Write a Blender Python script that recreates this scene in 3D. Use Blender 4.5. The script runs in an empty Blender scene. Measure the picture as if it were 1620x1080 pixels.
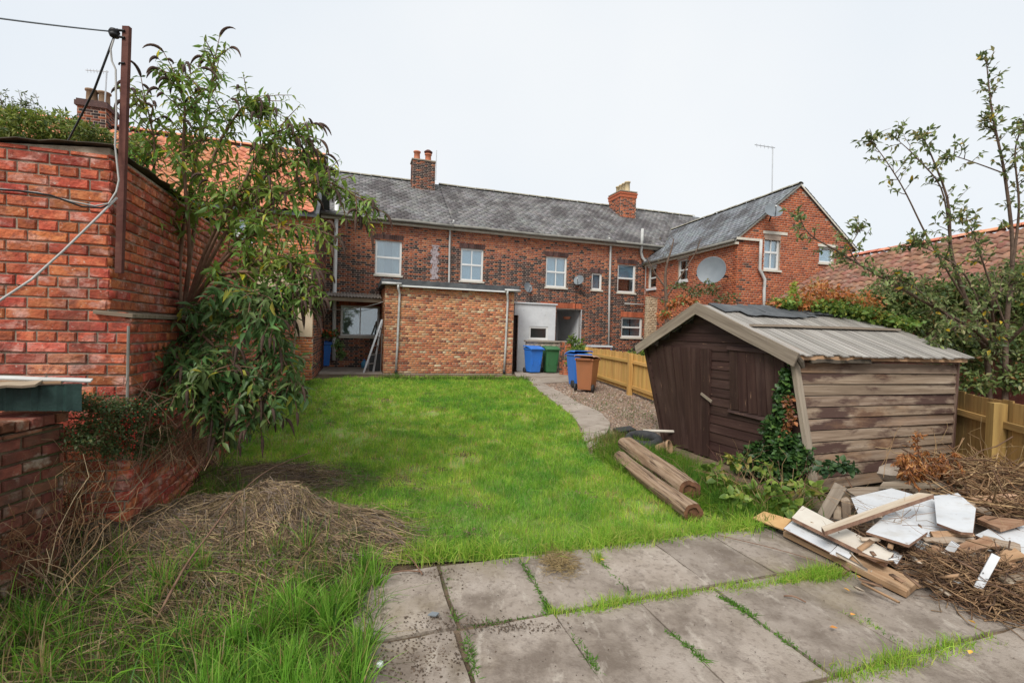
import bpy, math, random
import numpy as np
from mathutils import Vector, Matrix

rng = np.random.default_rng(7)
random.seed(7)
scene = bpy.context.scene
COL = scene.collection

# ------------------------------------------------------------------ camera
FPX, ROLL, PITCH, EYE = 750.0, 0.030, 0.020, 1.70
_F = np.array([0, math.cos(PITCH), -math.sin(PITCH)])
_R0 = np.array([1.0, 0, 0]); _U0 = np.array([0, math.sin(PITCH), math.cos(PITCH)])
_R = _R0 * math.cos(ROLL) + _U0 * math.sin(ROLL)
_U = -_R0 * math.sin(ROLL) + _U0 * math.cos(ROLL)
cam_data = bpy.data.cameras.new('camera')
cam_data.sensor_width = 36.0
cam_data.lens = 36.0 * FPX / 1620.0
cam_data.clip_start = 0.05
cam_data.clip_end = 2000
cam = bpy.data.objects.new('camera', cam_data)
COL.objects.link(cam)
cam.matrix_world = Matrix(((_R[0], _U[0], -_F[0], 0), (_R[1], _U[1], -_F[1], 0), (_R[2], _U[2], -_F[2], EYE), (0, 0, 0, 1)))
scene.camera = cam

# ------------------------------------------------------------------ world, sun, exposure
SUN_EL, SUN_AZ = 48.0, 205.0          # azimuth of the sun, clockwise from +Y
world = bpy.data.worlds.new('World')
scene.world = world
world.use_nodes = True
wn = world.node_tree.nodes; wl = world.node_tree.links
wn.clear()
w_out = wn.new('ShaderNodeOutputWorld'); w_bg = wn.new('ShaderNodeBackground')
w_sky = wn.new('ShaderNodeTexSky'); w_sky.sky_type = 'NISHITA'; w_sky.sun_disc = False
w_sky.sun_elevation = math.radians(SUN_EL); w_sky.sun_rotation = math.radians(SUN_AZ)
w_sky.dust_density = 3.0; w_sky.air_density = 1.0
w_bg.inputs[1].default_value = 0.10
w_mix = wn.new('ShaderNodeMix'); w_mix.data_type = 'RGBA'
w_tc = wn.new('ShaderNodeTexCoord'); w_no = wn.new('ShaderNodeTexNoise')
w_no.inputs['Scale'].default_value = 1.3; w_no.inputs['Detail'].default_value = 4; w_no.inputs['Roughness'].default_value = .45
w_rp = wn.new('ShaderNodeValToRGB')
w_rp.color_ramp.elements[0].position = .3; w_rp.color_ramp.elements[0].color = (3.15, 3.42, 3.70, 1)
w_rp.color_ramp.elements[1].position = .7; w_rp.color_ramp.elements[1].color = (3.72, 3.82, 3.90, 1)
wl.new(w_tc.outputs['Generated'], w_no.inputs['Vector']); wl.new(w_no.outputs['Fac'], w_rp.inputs['Fac'])
w_mix.inputs[0].default_value = 0.96     # an even layer of cloud over the blue
wl.new(w_sky.outputs[0], w_mix.inputs[6]); wl.new(w_rp.outputs[0], w_mix.inputs[7])
wl.new(w_mix.outputs[2], w_bg.inputs[0]); wl.new(w_bg.outputs[0], w_out.inputs[0])

sun_d = bpy.data.lights.new('sun', 'SUN'); sun_d.energy = 1.5; sun_d.angle = math.radians(28); sun_d.color = (1.0, .965, .91)
sun = bpy.data.objects.new('sun', sun_d); COL.objects.link(sun)
_az, _el = math.radians(SUN_AZ), math.radians(SUN_EL)
_sd = Vector((math.sin(_az) * math.cos(_el), math.cos(_az) * math.cos(_el), math.sin(_el)))
sun.rotation_euler = _sd.to_track_quat('Z', 'Y').to_euler()
sun.location = (0, -5, 12)
scene.view_settings.view_transform = 'Standard'
scene.view_settings.look = 'None'
scene.view_settings.exposure = 1.32
scene.view_settings.gamma = 1.0
scene.view_settings.use_curve_mapping = False
scene.render.engine = 'CYCLES'
scene.cycles.max_bounces = 6
scene.cycles.transparent_max_bounces = 12

# ------------------------------------------------------------------ measuring helpers
CAM = np.array([0, 0, EYE])
YAW = math.radians(18.2)
UX, UY = math.cos(YAW), math.sin(YAW)
def ray(x, y): return _F + _R * ((x - 810) / FPX) - _U * ((y - 540) / FPX)
def PY(x, y, Y):
    r = ray(x, y); return CAM + r * (Y / r[1])
def PZ(x, y, z):
    r = ray(x, y); return CAM + r * ((z - EYE) / r[2])
def terrain(x, y):
    t = np.clip((np.asarray(y, float) - 3.5) / 10.5, 0, 1)
    return .2 * t * t * (3 - 2 * t)
def G(x, y, dz=0.0):
    z = 0.0
    for _ in range(8):
        p = PZ(x, y, z + dz); z = float(terrain(p[0], p[1]))
    return p
def UV(s, t, z=0.0): return np.array([s * UX - t * UY, s * UY + t * UX, z])
def toUV(p): return p[0] * UX + p[1] * UY, -p[0] * UY + p[1] * UX
def FP(x, y, v):                       # where a photo point lies on the upright plane at depth v: (along, height)
    r = ray(x, y); n = np.array([-UY, UX, 0]); k = v / (r @ n)
    p = CAM + r * k
    return p[0] * UX + p[1] * UY, p[2]
def FU(x, y, uu):                      # the same for an upright plane that runs away from the camera
    r = ray(x, y); n = np.array([UX, UY, 0]); k = uu / (r @ n)
    p = CAM + r * k
    return -p[0] * UY + p[1] * UX, p[2]

# ------------------------------------------------------------------ objects
MW = {}
def thing(name, label, cat, loc=(0, 0, 0), rz=0.0, group=None, kind=None):
    o = bpy.data.objects.new(name, None); COL.objects.link(o)
    o.empty_display_size = .2
    o.location = loc; o.rotation_euler = (0, 0, rz)
    MW[o.name] = Matrix.Translation(loc) @ Matrix.Rotation(rz, 4, 'Z')
    return tag(o, label, cat, group, kind)
def tag(o, label=None, cat=None, group=None, kind=None):
    if label: o['label'] = label
    if cat: o['category'] = cat
    if group: o['group'] = group
    if kind: o['kind'] = kind
    return o
def root_inv(p):
    return MW[p.name].inverted() if p is not None and p.name in MW else Matrix.Identity(4)
def link(name, me, m=None, parent=None):
    o = bpy.data.objects.new(name, me); COL.objects.link(o)
    if m is not None and len(me.materials) == 0: me.materials.append(m)
    if parent is not None: o.parent = parent
    MW[o.name] = MW.get(parent.name, Matrix.Identity(4)) if parent is not None else Matrix.Identity(4)
    return o
def np_mesh(name, V, Fq, cols=None, smooth=False, nper=4, dom='FACE'):
    """V (n,3), Fq (m,nper) arrays."""
    me = bpy.data.meshes.new(name)
    V = np.ascontiguousarray(V, dtype=np.float32); Fq = np.ascontiguousarray(Fq, dtype=np.int32)
    me.vertices.add(len(V)); me.vertices.foreach_set('co', V.ravel())
    me.loops.add(Fq.size); me.loops.foreach_set('vertex_index', Fq.ravel())
    me.polygons.add(len(Fq)); me.polygons.foreach_set('loop_start', np.arange(0, Fq.size, nper, dtype=np.int32))
    me.update(calc_edges=True)
    if cols is not None:
        at = me.attributes.new('Col', 'FLOAT_COLOR', 'FACE' if dom == 'FACE' else 'POINT')
        c = np.ones((len(cols), 4), np.float32); c[:, :3] = cols
        at.data.foreach_set('color', c.ravel())
    if smooth: me.polygons.foreach_set('use_smooth', np.ones(len(Fq), bool))
    me.validate()
    return me

class MB:
    def __init__(s): s.v = []; s.f = []
    def add(s, vs, fs):
        b = len(s.v); s.v += [tuple(map(float, p)) for p in vs]; s.f += [tuple(b + i for i in q) for q in fs]
        return s
    def box(s, x0, x1, y0, y1, z0, z1):
        return s.add([(x0,y0,z0),(x1,y0,z0),(x1,y1,z0),(x0,y1,z0),(x0,y0,z1),(x1,y0,z1),(x1,y1,z1),(x0,y1,z1)],
                     [(0,3,2,1),(4,5,6,7),(0,1,5,4),(1,2,6,5),(2,3,7,6),(3,0,4,7)])
    def hexa(s, p):                     # 4 bottom points, 4 top points
        return s.add(p, [(0,3,2,1),(4,5,6,7),(0,1,5,4),(1,2,6,5),(2,3,7,6),(3,0,4,7)])
    def prism(s, poly, vec):
        n = len(poly); poly = [np.asarray(p, float) for p in poly]; vec = np.asarray(vec, float)
        return s.add(poly + [p + vec for p in poly],
                     [tuple(range(n))[::-1], tuple(range(n, 2*n))] + [(i, (i+1) % n, n+(i+1) % n, n+i) for i in range(n)])
    def tube(s, pts, rad, n=8, cap=True):
        pts = [np.asarray(p, float) for p in pts]
        if np.isscalar(rad): rad = [rad]*len(pts)
        rings = []; up = None
        for i, p in enumerate(pts):
            d = pts[min(i+1, len(pts)-1)] - pts[max(i-1, 0)]; d = d/(np.linalg.norm(d)+1e-9)
            if up is None:
                up = np.array([0,0,1.]) if abs(d[2]) < .9 else np.array([1.,0,0])
            a = np.cross(up, d); a /= np.linalg.norm(a)+1e-9; b = np.cross(d, a); up = b
            rings.append([p + rad[i]*(math.cos(2*math.pi*k/n)*a + math.sin(2*math.pi*k/n)*b) for k in range(n)])
        vs = [q for r in rings for q in r]; fs = []
        for i in range(len(pts)-1):
            for k in range(n):
                fs.append((i*n+k, i*n+(k+1) % n, (i+1)*n+(k+1) % n, (i+1)*n+k))
        if cap: fs += [tuple(range(n))[::-1], tuple((len(pts)-1)*n+k for k in range(n))]
        return s.add(vs, fs)
    def lathe(s, prof, c=(0,0,0), n=20, axis='Z'):
        vs = []; fs = []
        for (r, h) in prof:
            for k in range(n):
                x, y = r*math.cos(2*math.pi*k/n), r*math.sin(2*math.pi*k/n)
                vs.append((c[0]+x, c[1]+y, c[2]+h) if axis == 'Z' else (c[0]+h, c[1]+x, c[2]+y))
        for i in range(len(prof)-1):
            for k in range(n): fs.append((i*n+k, i*n+(k+1) % n, (i+1)*n+(k+1) % n, (i+1)*n+k))
        return s.add(vs, fs)
    def mesh(s, name, smooth=False):
        me = bpy.data.meshes.new(name); me.from_pydata(s.v, [], s.f); me.update()
        if smooth: me.polygons.foreach_set('use_smooth', np.ones(len(me.polygons), bool))
        return me
    def build(s, name, m, parent=None, smooth=False, world=False, bevel=0):
        if world and parent is not None:
            inv = root_inv(parent); s.v = [tuple(inv @ Vector(p)) for p in s.v]
        o = link(name, s.mesh(name, smooth), m, parent)
        if bevel:
            b = o.modifiers.new('bevel', 'BEVEL'); b.width = bevel; b.segments = 2; b.limit_method = 'ANGLE'
        return o
def local(parent, V):
    inv = np.array(root_inv(parent)); V = np.asarray(V, float)
    return V @ inv[:3, :3].T + inv[:3, 3]

# ------------------------------------------------------------------ materials
def nd(nt, t, **kw):
    n = nt.nodes.new(t)
    for k, v in kw.items():
        if isinstance(v, (int, float, tuple, str, bool)) and k in n.bl_rna.properties: setattr(n, k, v)
        else: n.inputs[k].default_value = v
    return n
def pmat(name, cols, scale=6.0, rough=.85, bump=.25, bscale=None, rnd=0.0, hue=0.0, src='pos', stretch=(1,1,1), rand='obj', attr=False,
         dirt=None, trans=0.0, spec=.3, detail=6.0, metal=0.0, bdist=.01, pos=None, coat=0.0):
    m = bpy.data.materials.new(name); m.use_nodes = True; nt = m.node_tree; nt.nodes.clear(); L = nt.links.new
    out = nd(nt, 'ShaderNodeOutputMaterial'); bs = nd(nt, 'ShaderNodeBsdfPrincipled')
    bs.inputs['Roughness'].default_value = rough; bs.inputs['Specular IOR Level'].default_value = spec; bs.inputs['Metallic'].default_value = metal
    bs.inputs['Coat Weight'].default_value = coat
    geo = nd(nt, 'ShaderNodeNewGeometry'); tc = nd(nt, 'ShaderNodeTexCoord'); oi = nd(nt, 'ShaderNodeObjectInfo')
    co = geo.outputs['Position'] if src == 'pos' else tc.outputs['Object']
    if src == 'obj':
        ad = nd(nt, 'ShaderNodeVectorMath', operation='ADD'); sc = nd(nt, 'ShaderNodeVectorMath', operation='SCALE')
        cb = nd(nt, 'ShaderNodeCombineXYZ'); L(oi.outputs['Random'], cb.inputs[0]); L(oi.outputs['Random'], cb.inputs[2])
        L(cb.outputs[0], sc.inputs[0]); sc.inputs['Scale'].default_value = 37.0
        L(co, ad.inputs[0]); L(sc.outputs[0], ad.inputs[1]); co = ad.outputs[0]
    mp = nd(nt, 'ShaderNodeMapping'); mp.inputs['Scale'].default_value = stretch; L(co, mp.inputs['Vector'])
    no = nd(nt, 'ShaderNodeTexNoise'); no.inputs['Scale'].default_value = scale; no.inputs['Detail'].default_value = detail; no.inputs['Roughness'].default_value = .6
    L(mp.outputs[0], no.inputs['Vector'])
    rp = nd(nt, 'ShaderNodeValToRGB'); e = rp.color_ramp.elements
    ps = pos or [.3 + .4*i/max(1, len(cols)-1) for i in range(len(cols))]
    e[0].position = ps[0]; e[0].color = (*cols[0], 1); e[1].position = ps[-1]; e[1].color = (*cols[-1], 1)
    for p, c in list(zip(ps, cols))[1:-1]:
        q = e.new(p); q.color = (*c, 1)
    L(no.outputs['Fac'], rp.inputs['Fac']); c = rp.outputs['Color']
    if attr:
        at = nd(nt, 'ShaderNodeAttribute', attribute_name='Col')
        mu = nd(nt, 'ShaderNodeMix', data_type='RGBA', blend_type='MULTIPLY'); mu.inputs[0].default_value = 1
        L(at.outputs['Color'], mu.inputs[6]); L(c, mu.inputs[7]); c = mu.outputs[2]
    if rnd or hue:
        r = geo.outputs['Random Per Island'] if rand == 'island' else oi.outputs['Random']
        hs = nd(nt, 'ShaderNodeHueSaturation')
        mr = nd(nt, 'ShaderNodeMapRange'); mr.inputs['To Min'].default_value = 1-rnd; mr.inputs['To Max'].default_value = 1+rnd; L(r, mr.inputs['Value']); L(mr.outputs[0], hs.inputs['Value'])
        wn_ = nd(nt, 'ShaderNodeTexWhiteNoise', noise_dimensions='1D'); L(r, wn_.inputs['W'])
        mh = nd(nt, 'ShaderNodeMapRange'); mh.inputs['To Min'].default_value = .5-hue; mh.inputs['To Max'].default_value = .5+hue; L(wn_.outputs['Value'], mh.inputs['Value']); L(mh.outputs[0], hs.inputs['Hue'])
        L(c, hs.inputs['Color']); c = hs.outputs[0]
    if dirt:
        for (dc, ds, lo, hi, amt, dst) in dirt:
            dm = nd(nt, 'ShaderNodeMapping'); dm.inputs['Scale'].default_value = dst or (1, 1, 1); dm.inputs['Location'].default_value = (ds*3.1, 1.7, ds); L(co, dm.inputs['Vector'])
            dn = nd(nt, 'ShaderNodeTexNoise'); dn.inputs['Scale'].default_value = ds; dn.inputs['Detail'].default_value = 8; dn.inputs['Roughness'].default_value = .65; L(dm.outputs[0], dn.inputs['Vector'])
            mr = nd(nt, 'ShaderNodeMapRange'); mr.inputs['From Min'].default_value = lo; mr.inputs['From Max'].default_value = hi; mr.inputs['To Max'].default_value = amt; L(dn.outputs['Fac'], mr.inputs['Value'])
            mx = nd(nt, 'ShaderNodeMix', data_type='RGBA'); L(mr.outputs[0], mx.inputs[0]); L(c, mx.inputs[6]); mx.inputs[7].default_value = (*dc, 1); c = mx.outputs[2]
    L(c, bs.inputs['Base Color'])
    if bump:
        bn = nd(nt, 'ShaderNodeTexNoise'); bn.inputs['Scale'].default_value = bscale or scale*4; bn.inputs['Detail'].default_value = 5; L(mp.outputs[0], bn.inputs['Vector'])
        bp = nd(nt, 'ShaderNodeBump'); bp.inputs['Strength'].default_value = bump; bp.inputs['Distance'].default_value = bdist; L(bn.outputs['Fac'], bp.inputs['Height']); L(bp.outputs[0], bs.inputs['Normal'])
    if trans:
        tr = nd(nt, 'ShaderNodeBsdfTranslucent'); L(c, tr.inputs['Color']); ms = nd(nt, 'ShaderNodeMixShader'); ms.inputs[0].default_value = trans
        L(bs.outputs[0], ms.inputs[1]); L(tr.outputs[0], ms.inputs[2]); L(ms.outputs[0], out.inputs[0])
    else: L(bs.outputs[0], out.inputs[0])
    return m
def glassmat(name, tint=(.8, .9, .95), refl=.16):
    m = bpy.data.materials.new(name); m.use_nodes = True; nt = m.node_tree; nt.nodes.clear(); L = nt.links.new
    out = nd(nt, 'ShaderNodeOutputMaterial'); tr = nd(nt, 'ShaderNodeBsdfTransparent'); gl = nd(nt, 'ShaderNodeBsdfGlossy')
    tr.inputs[0].default_value = (*tint, 1); gl.inputs['Roughness'].default_value = .03; gl.inputs['Color'].default_value = (1, 1, 1, 1)
    fr = nd(nt, 'ShaderNodeLayerWeight'); fr.inputs['Blend'].default_value = .25
    mr = nd(nt, 'ShaderNodeMapRange'); mr.inputs['To Min'].default_value = refl; mr.inputs['To Max'].default_value = .9; L(fr.outputs['Fresnel'], mr.inputs['Value'])
    ms = nd(nt, 'ShaderNodeMixShader'); L(mr.outputs[0], ms.inputs[0]); L(tr.outputs[0], ms.inputs[1]); L(gl.outputs[0], ms.inputs[2]); L(ms.outputs[0], out.inputs[0])
    return m

W3 = (1, 1, 1)
M = {}
M['brick_attr'] = pmat('fired brick', [(.72, .72, .72), (1.15, 1.12, 1.1)], scale=14, rough=.9, bump=.3, bscale=60, attr=True)
BRD = [((.60, .40, .33), 1.5, .58, .72, .28, None), ((.075, .04, .03), 1.15, .55, .67, .62, None), ((.60, .36, .30), 5.5, .52, .66, .75, (1, 1, 2)), ((.10, .045, .035), 3.4, .54, .68, .80, None), ((.20, .055, .035), 16, .52, .62, .65, None), ((.62, .52, .43), 34, .62, .70, .7, None)]
M['brick_old'] = pmat('old handmade brick', [(.29, .058, .031), (.42, .10, .047), (.50, .165, .08)], scale=11, rough=.9, bump=.9, bscale=38, rnd=.34, hue=.014, bdist=.012, dirt=BRD)
M['mortar'] = pmat('lime mortar', [(.24, .19, .14), (.38, .32, .245)], scale=20, bump=.6, bscale=80, dirt=[((.16, .13, .10), 4, .5, .7, .6, None)])
M['mortar_dark'] = pmat('sooty mortar', [(.30, .23, .18), (.44, .34, .27)], scale=10, bump=.4)
M['slate'] = pmat('roof slate', [(.75, .75, .75), (1.2, 1.2, 1.2)], scale=5, rough=.62, bump=.25, attr=True,
                  dirt=[((.055, .046, .046), .8, .47, .58, .78, (1.3, 1, .45)), ((.05, .043, .043), 7, .52, .62, .55, (1, 1, .6)), ((.34, .32, .25), 6, .60, .72, .5, None)])
M['ridge'] = pmat('weathered ridge tile', [(.20, .18, .15), (.33, .31, .24)], scale=6, rnd=.12, bump=.4, dirt=[((.30, .28, .12), 6, .55, .7, .6, None)])
M['pvc'] = pmat('white upvc', [(.62, .62, .60), (.68, .68, .66)], scale=2, rough=.35, bump=0, spec=.5, dirt=[((.55, .53, .48), 5, .55, .75, .35, None)])
M['gutter'] = pmat('grey plastic gutter', [(.42, .42, .40), (.52, .52, .50)], scale=3, rough=.5, bump=0, dirt=[((.25, .24, .20), 5, .5, .7, .6, None)])
M['gutter_dark'] = pmat('grey iron gutter', [(.16, .15, .13), (.26, .25, .22)], scale=3, rough=.6, bump=.1)
M['felt'] = pmat('roofing felt', [(.05, .055, .06), (.10, .105, .11)], scale=5, rough=.9, bump=.4, dirt=[((.18, .19, .19), 3, .5, .7, .5, None)])
M['felt_old'] = pmat('mossy torn felt', [(.045, .036, .028), (.09, .072, .052)], scale=8, rough=.95, bump=.5, dirt=[((.16, .13, .07), 9, .55, .68, .6, None)])
M['blackplastic'] = pmat('black plastic', [(.012, .012, .013), (.025, .025, .025)], scale=4, rough=.5, bump=0)
M['olive'] = pmat('drab curtain', [(.17, .165, .12), (.22, .21, .16)], scale=3, bump=0)
M['interior'] = pmat('dark room', [(.03, .028, .026), (.06, .055, .05)], scale=2, bump=0)
M['glass'] = glassmat('window glass')
M['glass_dark'] = glassmat('dull window glass', (.75, .8, .78), .10)
M['blind'] = pmat('pale blind', [(.60, .68, .72), (.66, .73, .76)], scale=3, bump=0, rough=.9)
M['blind_far'] = pmat('blue-grey blind', [(.36, .42, .46), (.42, .48, .51)], scale=3, bump=0)
M['curtain'] = pmat('net curtain', [(.62, .64, .62), (.75, .76, .74)], scale=3, bump=0, rough=.95, trans=.3)
M['pantile'] = pmat('red clay pantile', [(.52, .17, .09), (.62, .25, .14)], scale=5, rough=.85, bump=.3, rnd=.2, hue=.01, dirt=[((.62, .42, .33), 6, .5, .72, .6, None), ((.30, .22, .10), 2.2, .58, .74, .5, None)])
M['pantile_old'] = pmat('lichened clay pantile', [(.19, .085, .055), (.30, .15, .10)], scale=5, rough=.9, bump=.4, rnd=.28, hue=.015, dirt=[((.34, .255, .20), 6, .48, .70, .65, None), ((.10, .07, .05), 3, .55, .70, .6, None), ((.30, .27, .12), 2.5, .58, .72, .5, None)])
M['pot'] = pmat('terracotta pot', [(.50, .17, .09), (.58, .23, .13)], scale=6, bump=.2, rnd=.1)
M['pot_buff'] = pmat('buff chimney pot', [(.42, .32, .18), (.52, .42, .26)], scale=6, bump=.2, rnd=.1, dirt=[((.22, .18, .10), 6, .5, .7, .5, None)])
M['pot_dark'] = pmat('sooty buff pot', [(.16, .10, .06), (.27, .18, .11)], scale=6, bump=.2, rnd=.1)
M['render'] = pmat('beige render', [(.42, .33, .22), (.52, .42, .30)], scale=3, bump=.3, dirt=[((.3, .2, .13), 3, .5, .7, .5, None)])
M['whitewash'] = pmat('flaking white paint', [(.52, .53, .54), (.62, .63, .64)], scale=3, rough=.8, bump=.3, dirt=[((.30, .30, .30), 16, .60, .70, .75, (1, 1, .6)), ((.48, .48, .46), 2.2, .52, .72, .5, None)])
M['lintel'] = pmat('painted stone sill', [(.50, .46, .38), (.62, .58, .50)], scale=6, bump=.2)
M['rust'] = pmat('rusty steel', [(.07, .024, .02), (.13, .05, .036)], scale=8, rough=.85, bump=.4, dirt=[((.20, .09, .06), 9, .55, .7, .5, None)])
M['metal'] = pmat('galvanised steel', [(.42, .43, .44), (.52, .53, .54)], scale=8, rough=.4, bump=.05, metal=.6)
M['dish'] = pmat('grey dish paint', [(.14, .16, .175), (.18, .20, .215)], scale=3, rough=.5, bump=0, dirt=[((.14, .15, .16), 5, .5, .75, .4, None)])
M['cable_white'] = pmat('pale cable', [(.32, .31, .29), (.42, .41, .39)], scale=6, rough=.5, bump=0)
def wood(name, c, scale=3.0, rnd=.14, dirt=None, rough=.85, bump=.5, hue=.006, st=(.35, 7, 7)):
    return pmat(name, c, scale=scale, rough=rough, bump=bump, bscale=scale*3, rnd=rnd, hue=hue, src='obj', stretch=st, dirt=dirt, bdist=.006)
M['fence'] = wood('new yellow softwood', [(.42, .22, .06), (.52, .31, .095), (.58, .36, .13)], dirt=[((.30, .16, .05), 5, .62, .75, .6, (.3, 3, 3))])
M['fence_old'] = wood('aged yellow softwood', [(.24, .135, .045), (.33, .205, .068), (.40, .26, .095)], rnd=.2, dirt=[((.16, .11, .04), 3, .5, .7, .6, (.3, 2, 2))])
M['weathered'] = wood('weathered cladding', [(.12, .08, .055), (.21, .15, .105), (.31, .24, .18)], rnd=.16,
                      dirt=[((.060, .030, .024), 2.4, .50, .58, .94, (.4, 1.5, 5)), ((.075, .04, .03), 7, .62, .70, .9, (.3, 3, 3)), ((.32, .18, .09), 1.6, .55, .7, .5, (.4, 1, 2))])
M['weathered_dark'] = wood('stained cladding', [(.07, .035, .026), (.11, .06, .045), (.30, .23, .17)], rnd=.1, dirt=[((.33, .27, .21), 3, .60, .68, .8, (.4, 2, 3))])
M['barge'] = wood('grey bargeboard', [(.16, .125, .095), (.24, .195, .15), (.31, .255, .20)], rnd=.1, dirt=[((.14, .11, .09), 4, .6, .72, .7, (.3, 3, 3))])
M['roofboard'] = wood('bleached roof board', [(.17, .155, .135), (.27, .25, .225), (.36, .34, .31)], rnd=.18, dirt=[((.20, .15, .11), 4, .58, .70, .75, (.25, 4, 4)), ((.34, .16, .08), 1.5, .62, .75, .5, (.5, 1, 1))])
M['brownpaint'] = wood('dark brown stained board', [(.028, .013, .011), (.040, .020, .016), (.058, .031, .024)], rnd=.12, rough=.6, bump=.3,
                       dirt=[((.26, .155, .10), 6, .645, .70, .8, (.5, 4, 3)), ((.10, .06, .05), 2.5, .5, .7, .5, (.4, 2, 2))])
M['log'] = wood('bare barkless log', [(.17, .10, .06), (.27, .18, .115), (.36, .26, .18)], rnd=.1, bump=1.0, st=(.4, 9, 9), dirt=[((.06, .035, .022), 5, .52, .60, .9, (.22, 7, 7)), ((.42, .33, .25), 2, .55, .7, .5, (.3, 2, 2))])
M['logend'] = pmat('rotten log heart', [(.07, .03, .016), (.17, .08, .04)], scale=12, bump=.6)
M['plank'] = wood('split brown plank', [(.24, .125, .065), (.34, .205, .12), (.42, .28, .18)], rnd=.22, dirt=[((.16, .09, .05), 4, .58, .7, .7, (.3, 4, 4))])
M['plank_grey'] = wood('old grey plank', [(.19, .135, .095), (.28, .22, .16), (.36, .30, .235)], rnd=.22, dirt=[((.12, .08, .05), 4, .55, .7, .7, (.3, 4, 4))])
M['panel_white'] = pmat('white laminated board', [(.50, .515, .53), (.60, .61, .62)], scale=3, rough=.5, bump=.12, rnd=.06, dirt=[((.36, .33, .28), 4, .52, .70, .55, None), ((.24, .17, .12), 22, .62, .70, .7, None), ((.20, .13, .09), 1.7, .60, .70, .6, None)])
M['panel_cream'] = pmat('cream painted board', [(.46, .41, .34), (.56, .52, .45)], scale=3, rough=.6, bump=.12, rnd=.06, dirt=[((.42, .34, .26), 4, .56, .74, .5, None)])
M['boardedge'] = pmat('broken board edge', [(.16, .085, .06), (.30, .18, .12)], scale=20, bump=.3)
M['hardboard'] = pmat('orange hardboard', [(.44, .25, .10), (.56, .36, .17)], scale=4, rough=.7, bump=.2)
M['slab'] = pmat('concrete slab', [(.205, .168, .134), (.275, .23, .19), (.335, .287, .243)], scale=3.0, rough=.9, bump=.9, bscale=80, rnd=.12, bdist=.005,
                 dirt=[((.115, .088, .068), 2.6, .47, .63, .75, None), ((.44, .39, .33), 7, .56, .68, .55, (1.4, .5, 1)), ((.13, .10, .08), 28, .52, .64, .55, None), ((.50, .46, .40), 60, .64, .72, .5, None), ((.07, .05, .04), 40, .69, .73, .9, None), ((.19, .15, .08), 1.3, .54, .72, .45, None)])
M['path'] = pmat('worn concrete path', [(.25, .205, .165), (.35, .30, .25)], scale=4, bump=.6, bscale=50, rnd=.08, dirt=[((.17, .125, .09), 3, .5, .7, .6, None)])
M['soil'] = pmat('garden soil', [(.075, .05, .032), (.13, .09, .058), (.18, .13, .085)], scale=5, bump=.9, bscale=30, bdist=.02, dirt=[((.06, .085, .025), 1.6, .5, .62, .7, None)])
M['lawn_base'] = pmat('thatch under grass', [(.13, .15, .045), (.18, .28, .05), (.28, .26, .11)], scale=4, bump=.8, bscale=60, bdist=.02, dirt=[((.10, .075, .04), 2.5, .58, .7, .7, None)])
M['gravelbed'] = pmat('gravel bed', [(.17, .115, .075), (.25, .18, .125), (.33, .25, .18)], scale=22, bump=1, bscale=60, bdist=.02, dirt=[((.12, .16, .05), 2.2, .60, .72, .45, None), ((.13, .085, .06), 1.2, .5, .7, .5, None)])
M['stone'] = pmat('pebble', [(.6, .6, .6), (1.1, 1.1, 1.1)], scale=20, bump=.3, attr=True)
M['grass'] = pmat('grass blade', [(.8, .8, .8), (1.15, 1.15, 1.15)], scale=3, rough=.55, bump=0, attr=True, trans=.48, spec=.25)
M['straw'] = pmat('dry straw', [(.75, .75, .75), (1.15, 1.15, 1.15)], scale=3, rough=.8, bump=0, attr=True, trans=.15)
M['leaf'] = pmat('leaf', [(.8, .8, .8), (1.2, 1.2, 1.2)], scale=4, rough=.45, bump=0, attr=True, trans=.42, spec=.4)
M['bark'] = pmat('brown bark', [(.085, .055, .04), (.16, .11, .08)], scale=14, bump=.6, bscale=50)
M['bark_red'] = pmat('reddish stem', [(.13, .07, .045), (.22, .13, .085)], scale=14, bump=.4, bscale=50)
M['twig'] = pmat('dry twig', [(.7, .7, .7), (1.2, 1.2, 1.2)], scale=8, bump=0, attr=True)
M['spike'] = pmat('faded flower spike', [(.045, .027, .02), (.085, .05, .036)], scale=30, bump=.8, bscale=120, rnd=.2, rand='island')
M['berry'] = pmat('red berry', [(.45, .02, .02), (.6, .05, .03)], scale=10, rough=.35, bump=0)
def plastic(n, c, d=(.5, .5, .5)):
    return pmat(n, [c, tuple(x*1.12 for x in c)], scale=3, rough=.42, bump=.05, spec=.4, rnd=.05, dirt=[(tuple(x*.55+.03 for x in c), 3, .5, .75, .5, (1, 1, .4))])
M['bin_blue'] = plastic('blue bin plastic', (.03, .16, .55)); M['bin_green'] = plastic('green bin plastic', (.035, .13, .05)); M['bin_brown'] = plastic('brown bin plastic', (.28, .11, .05))
M['rubber'] = pmat('tyre rubber', [(.02, .02, .021), (.045, .045, .046)], scale=10, rough=.7, bump=.3)
M['mesh_green'] = pmat('green tub plastic', [(.006, .020, .017), (.014, .038, .032)], scale=12, rough=.6, bump=.3)

M['plank_cream'] = wood('cream plank', [(.34, .26, .18), (.46, .38, .29), (.52, .45, .37)], rnd=.05, dirt=[((.38, .22, .12), 4, .56, .7, .6, (.3, 3, 3))])
M['dish_pale'] = pmat('grey sheet', [(.34, .36, .37), (.42, .44, .45)], scale=4, bump=.1)
M['lid_brown'] = plastic('bleached brown plastic', (.42, .25, .17))
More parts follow.
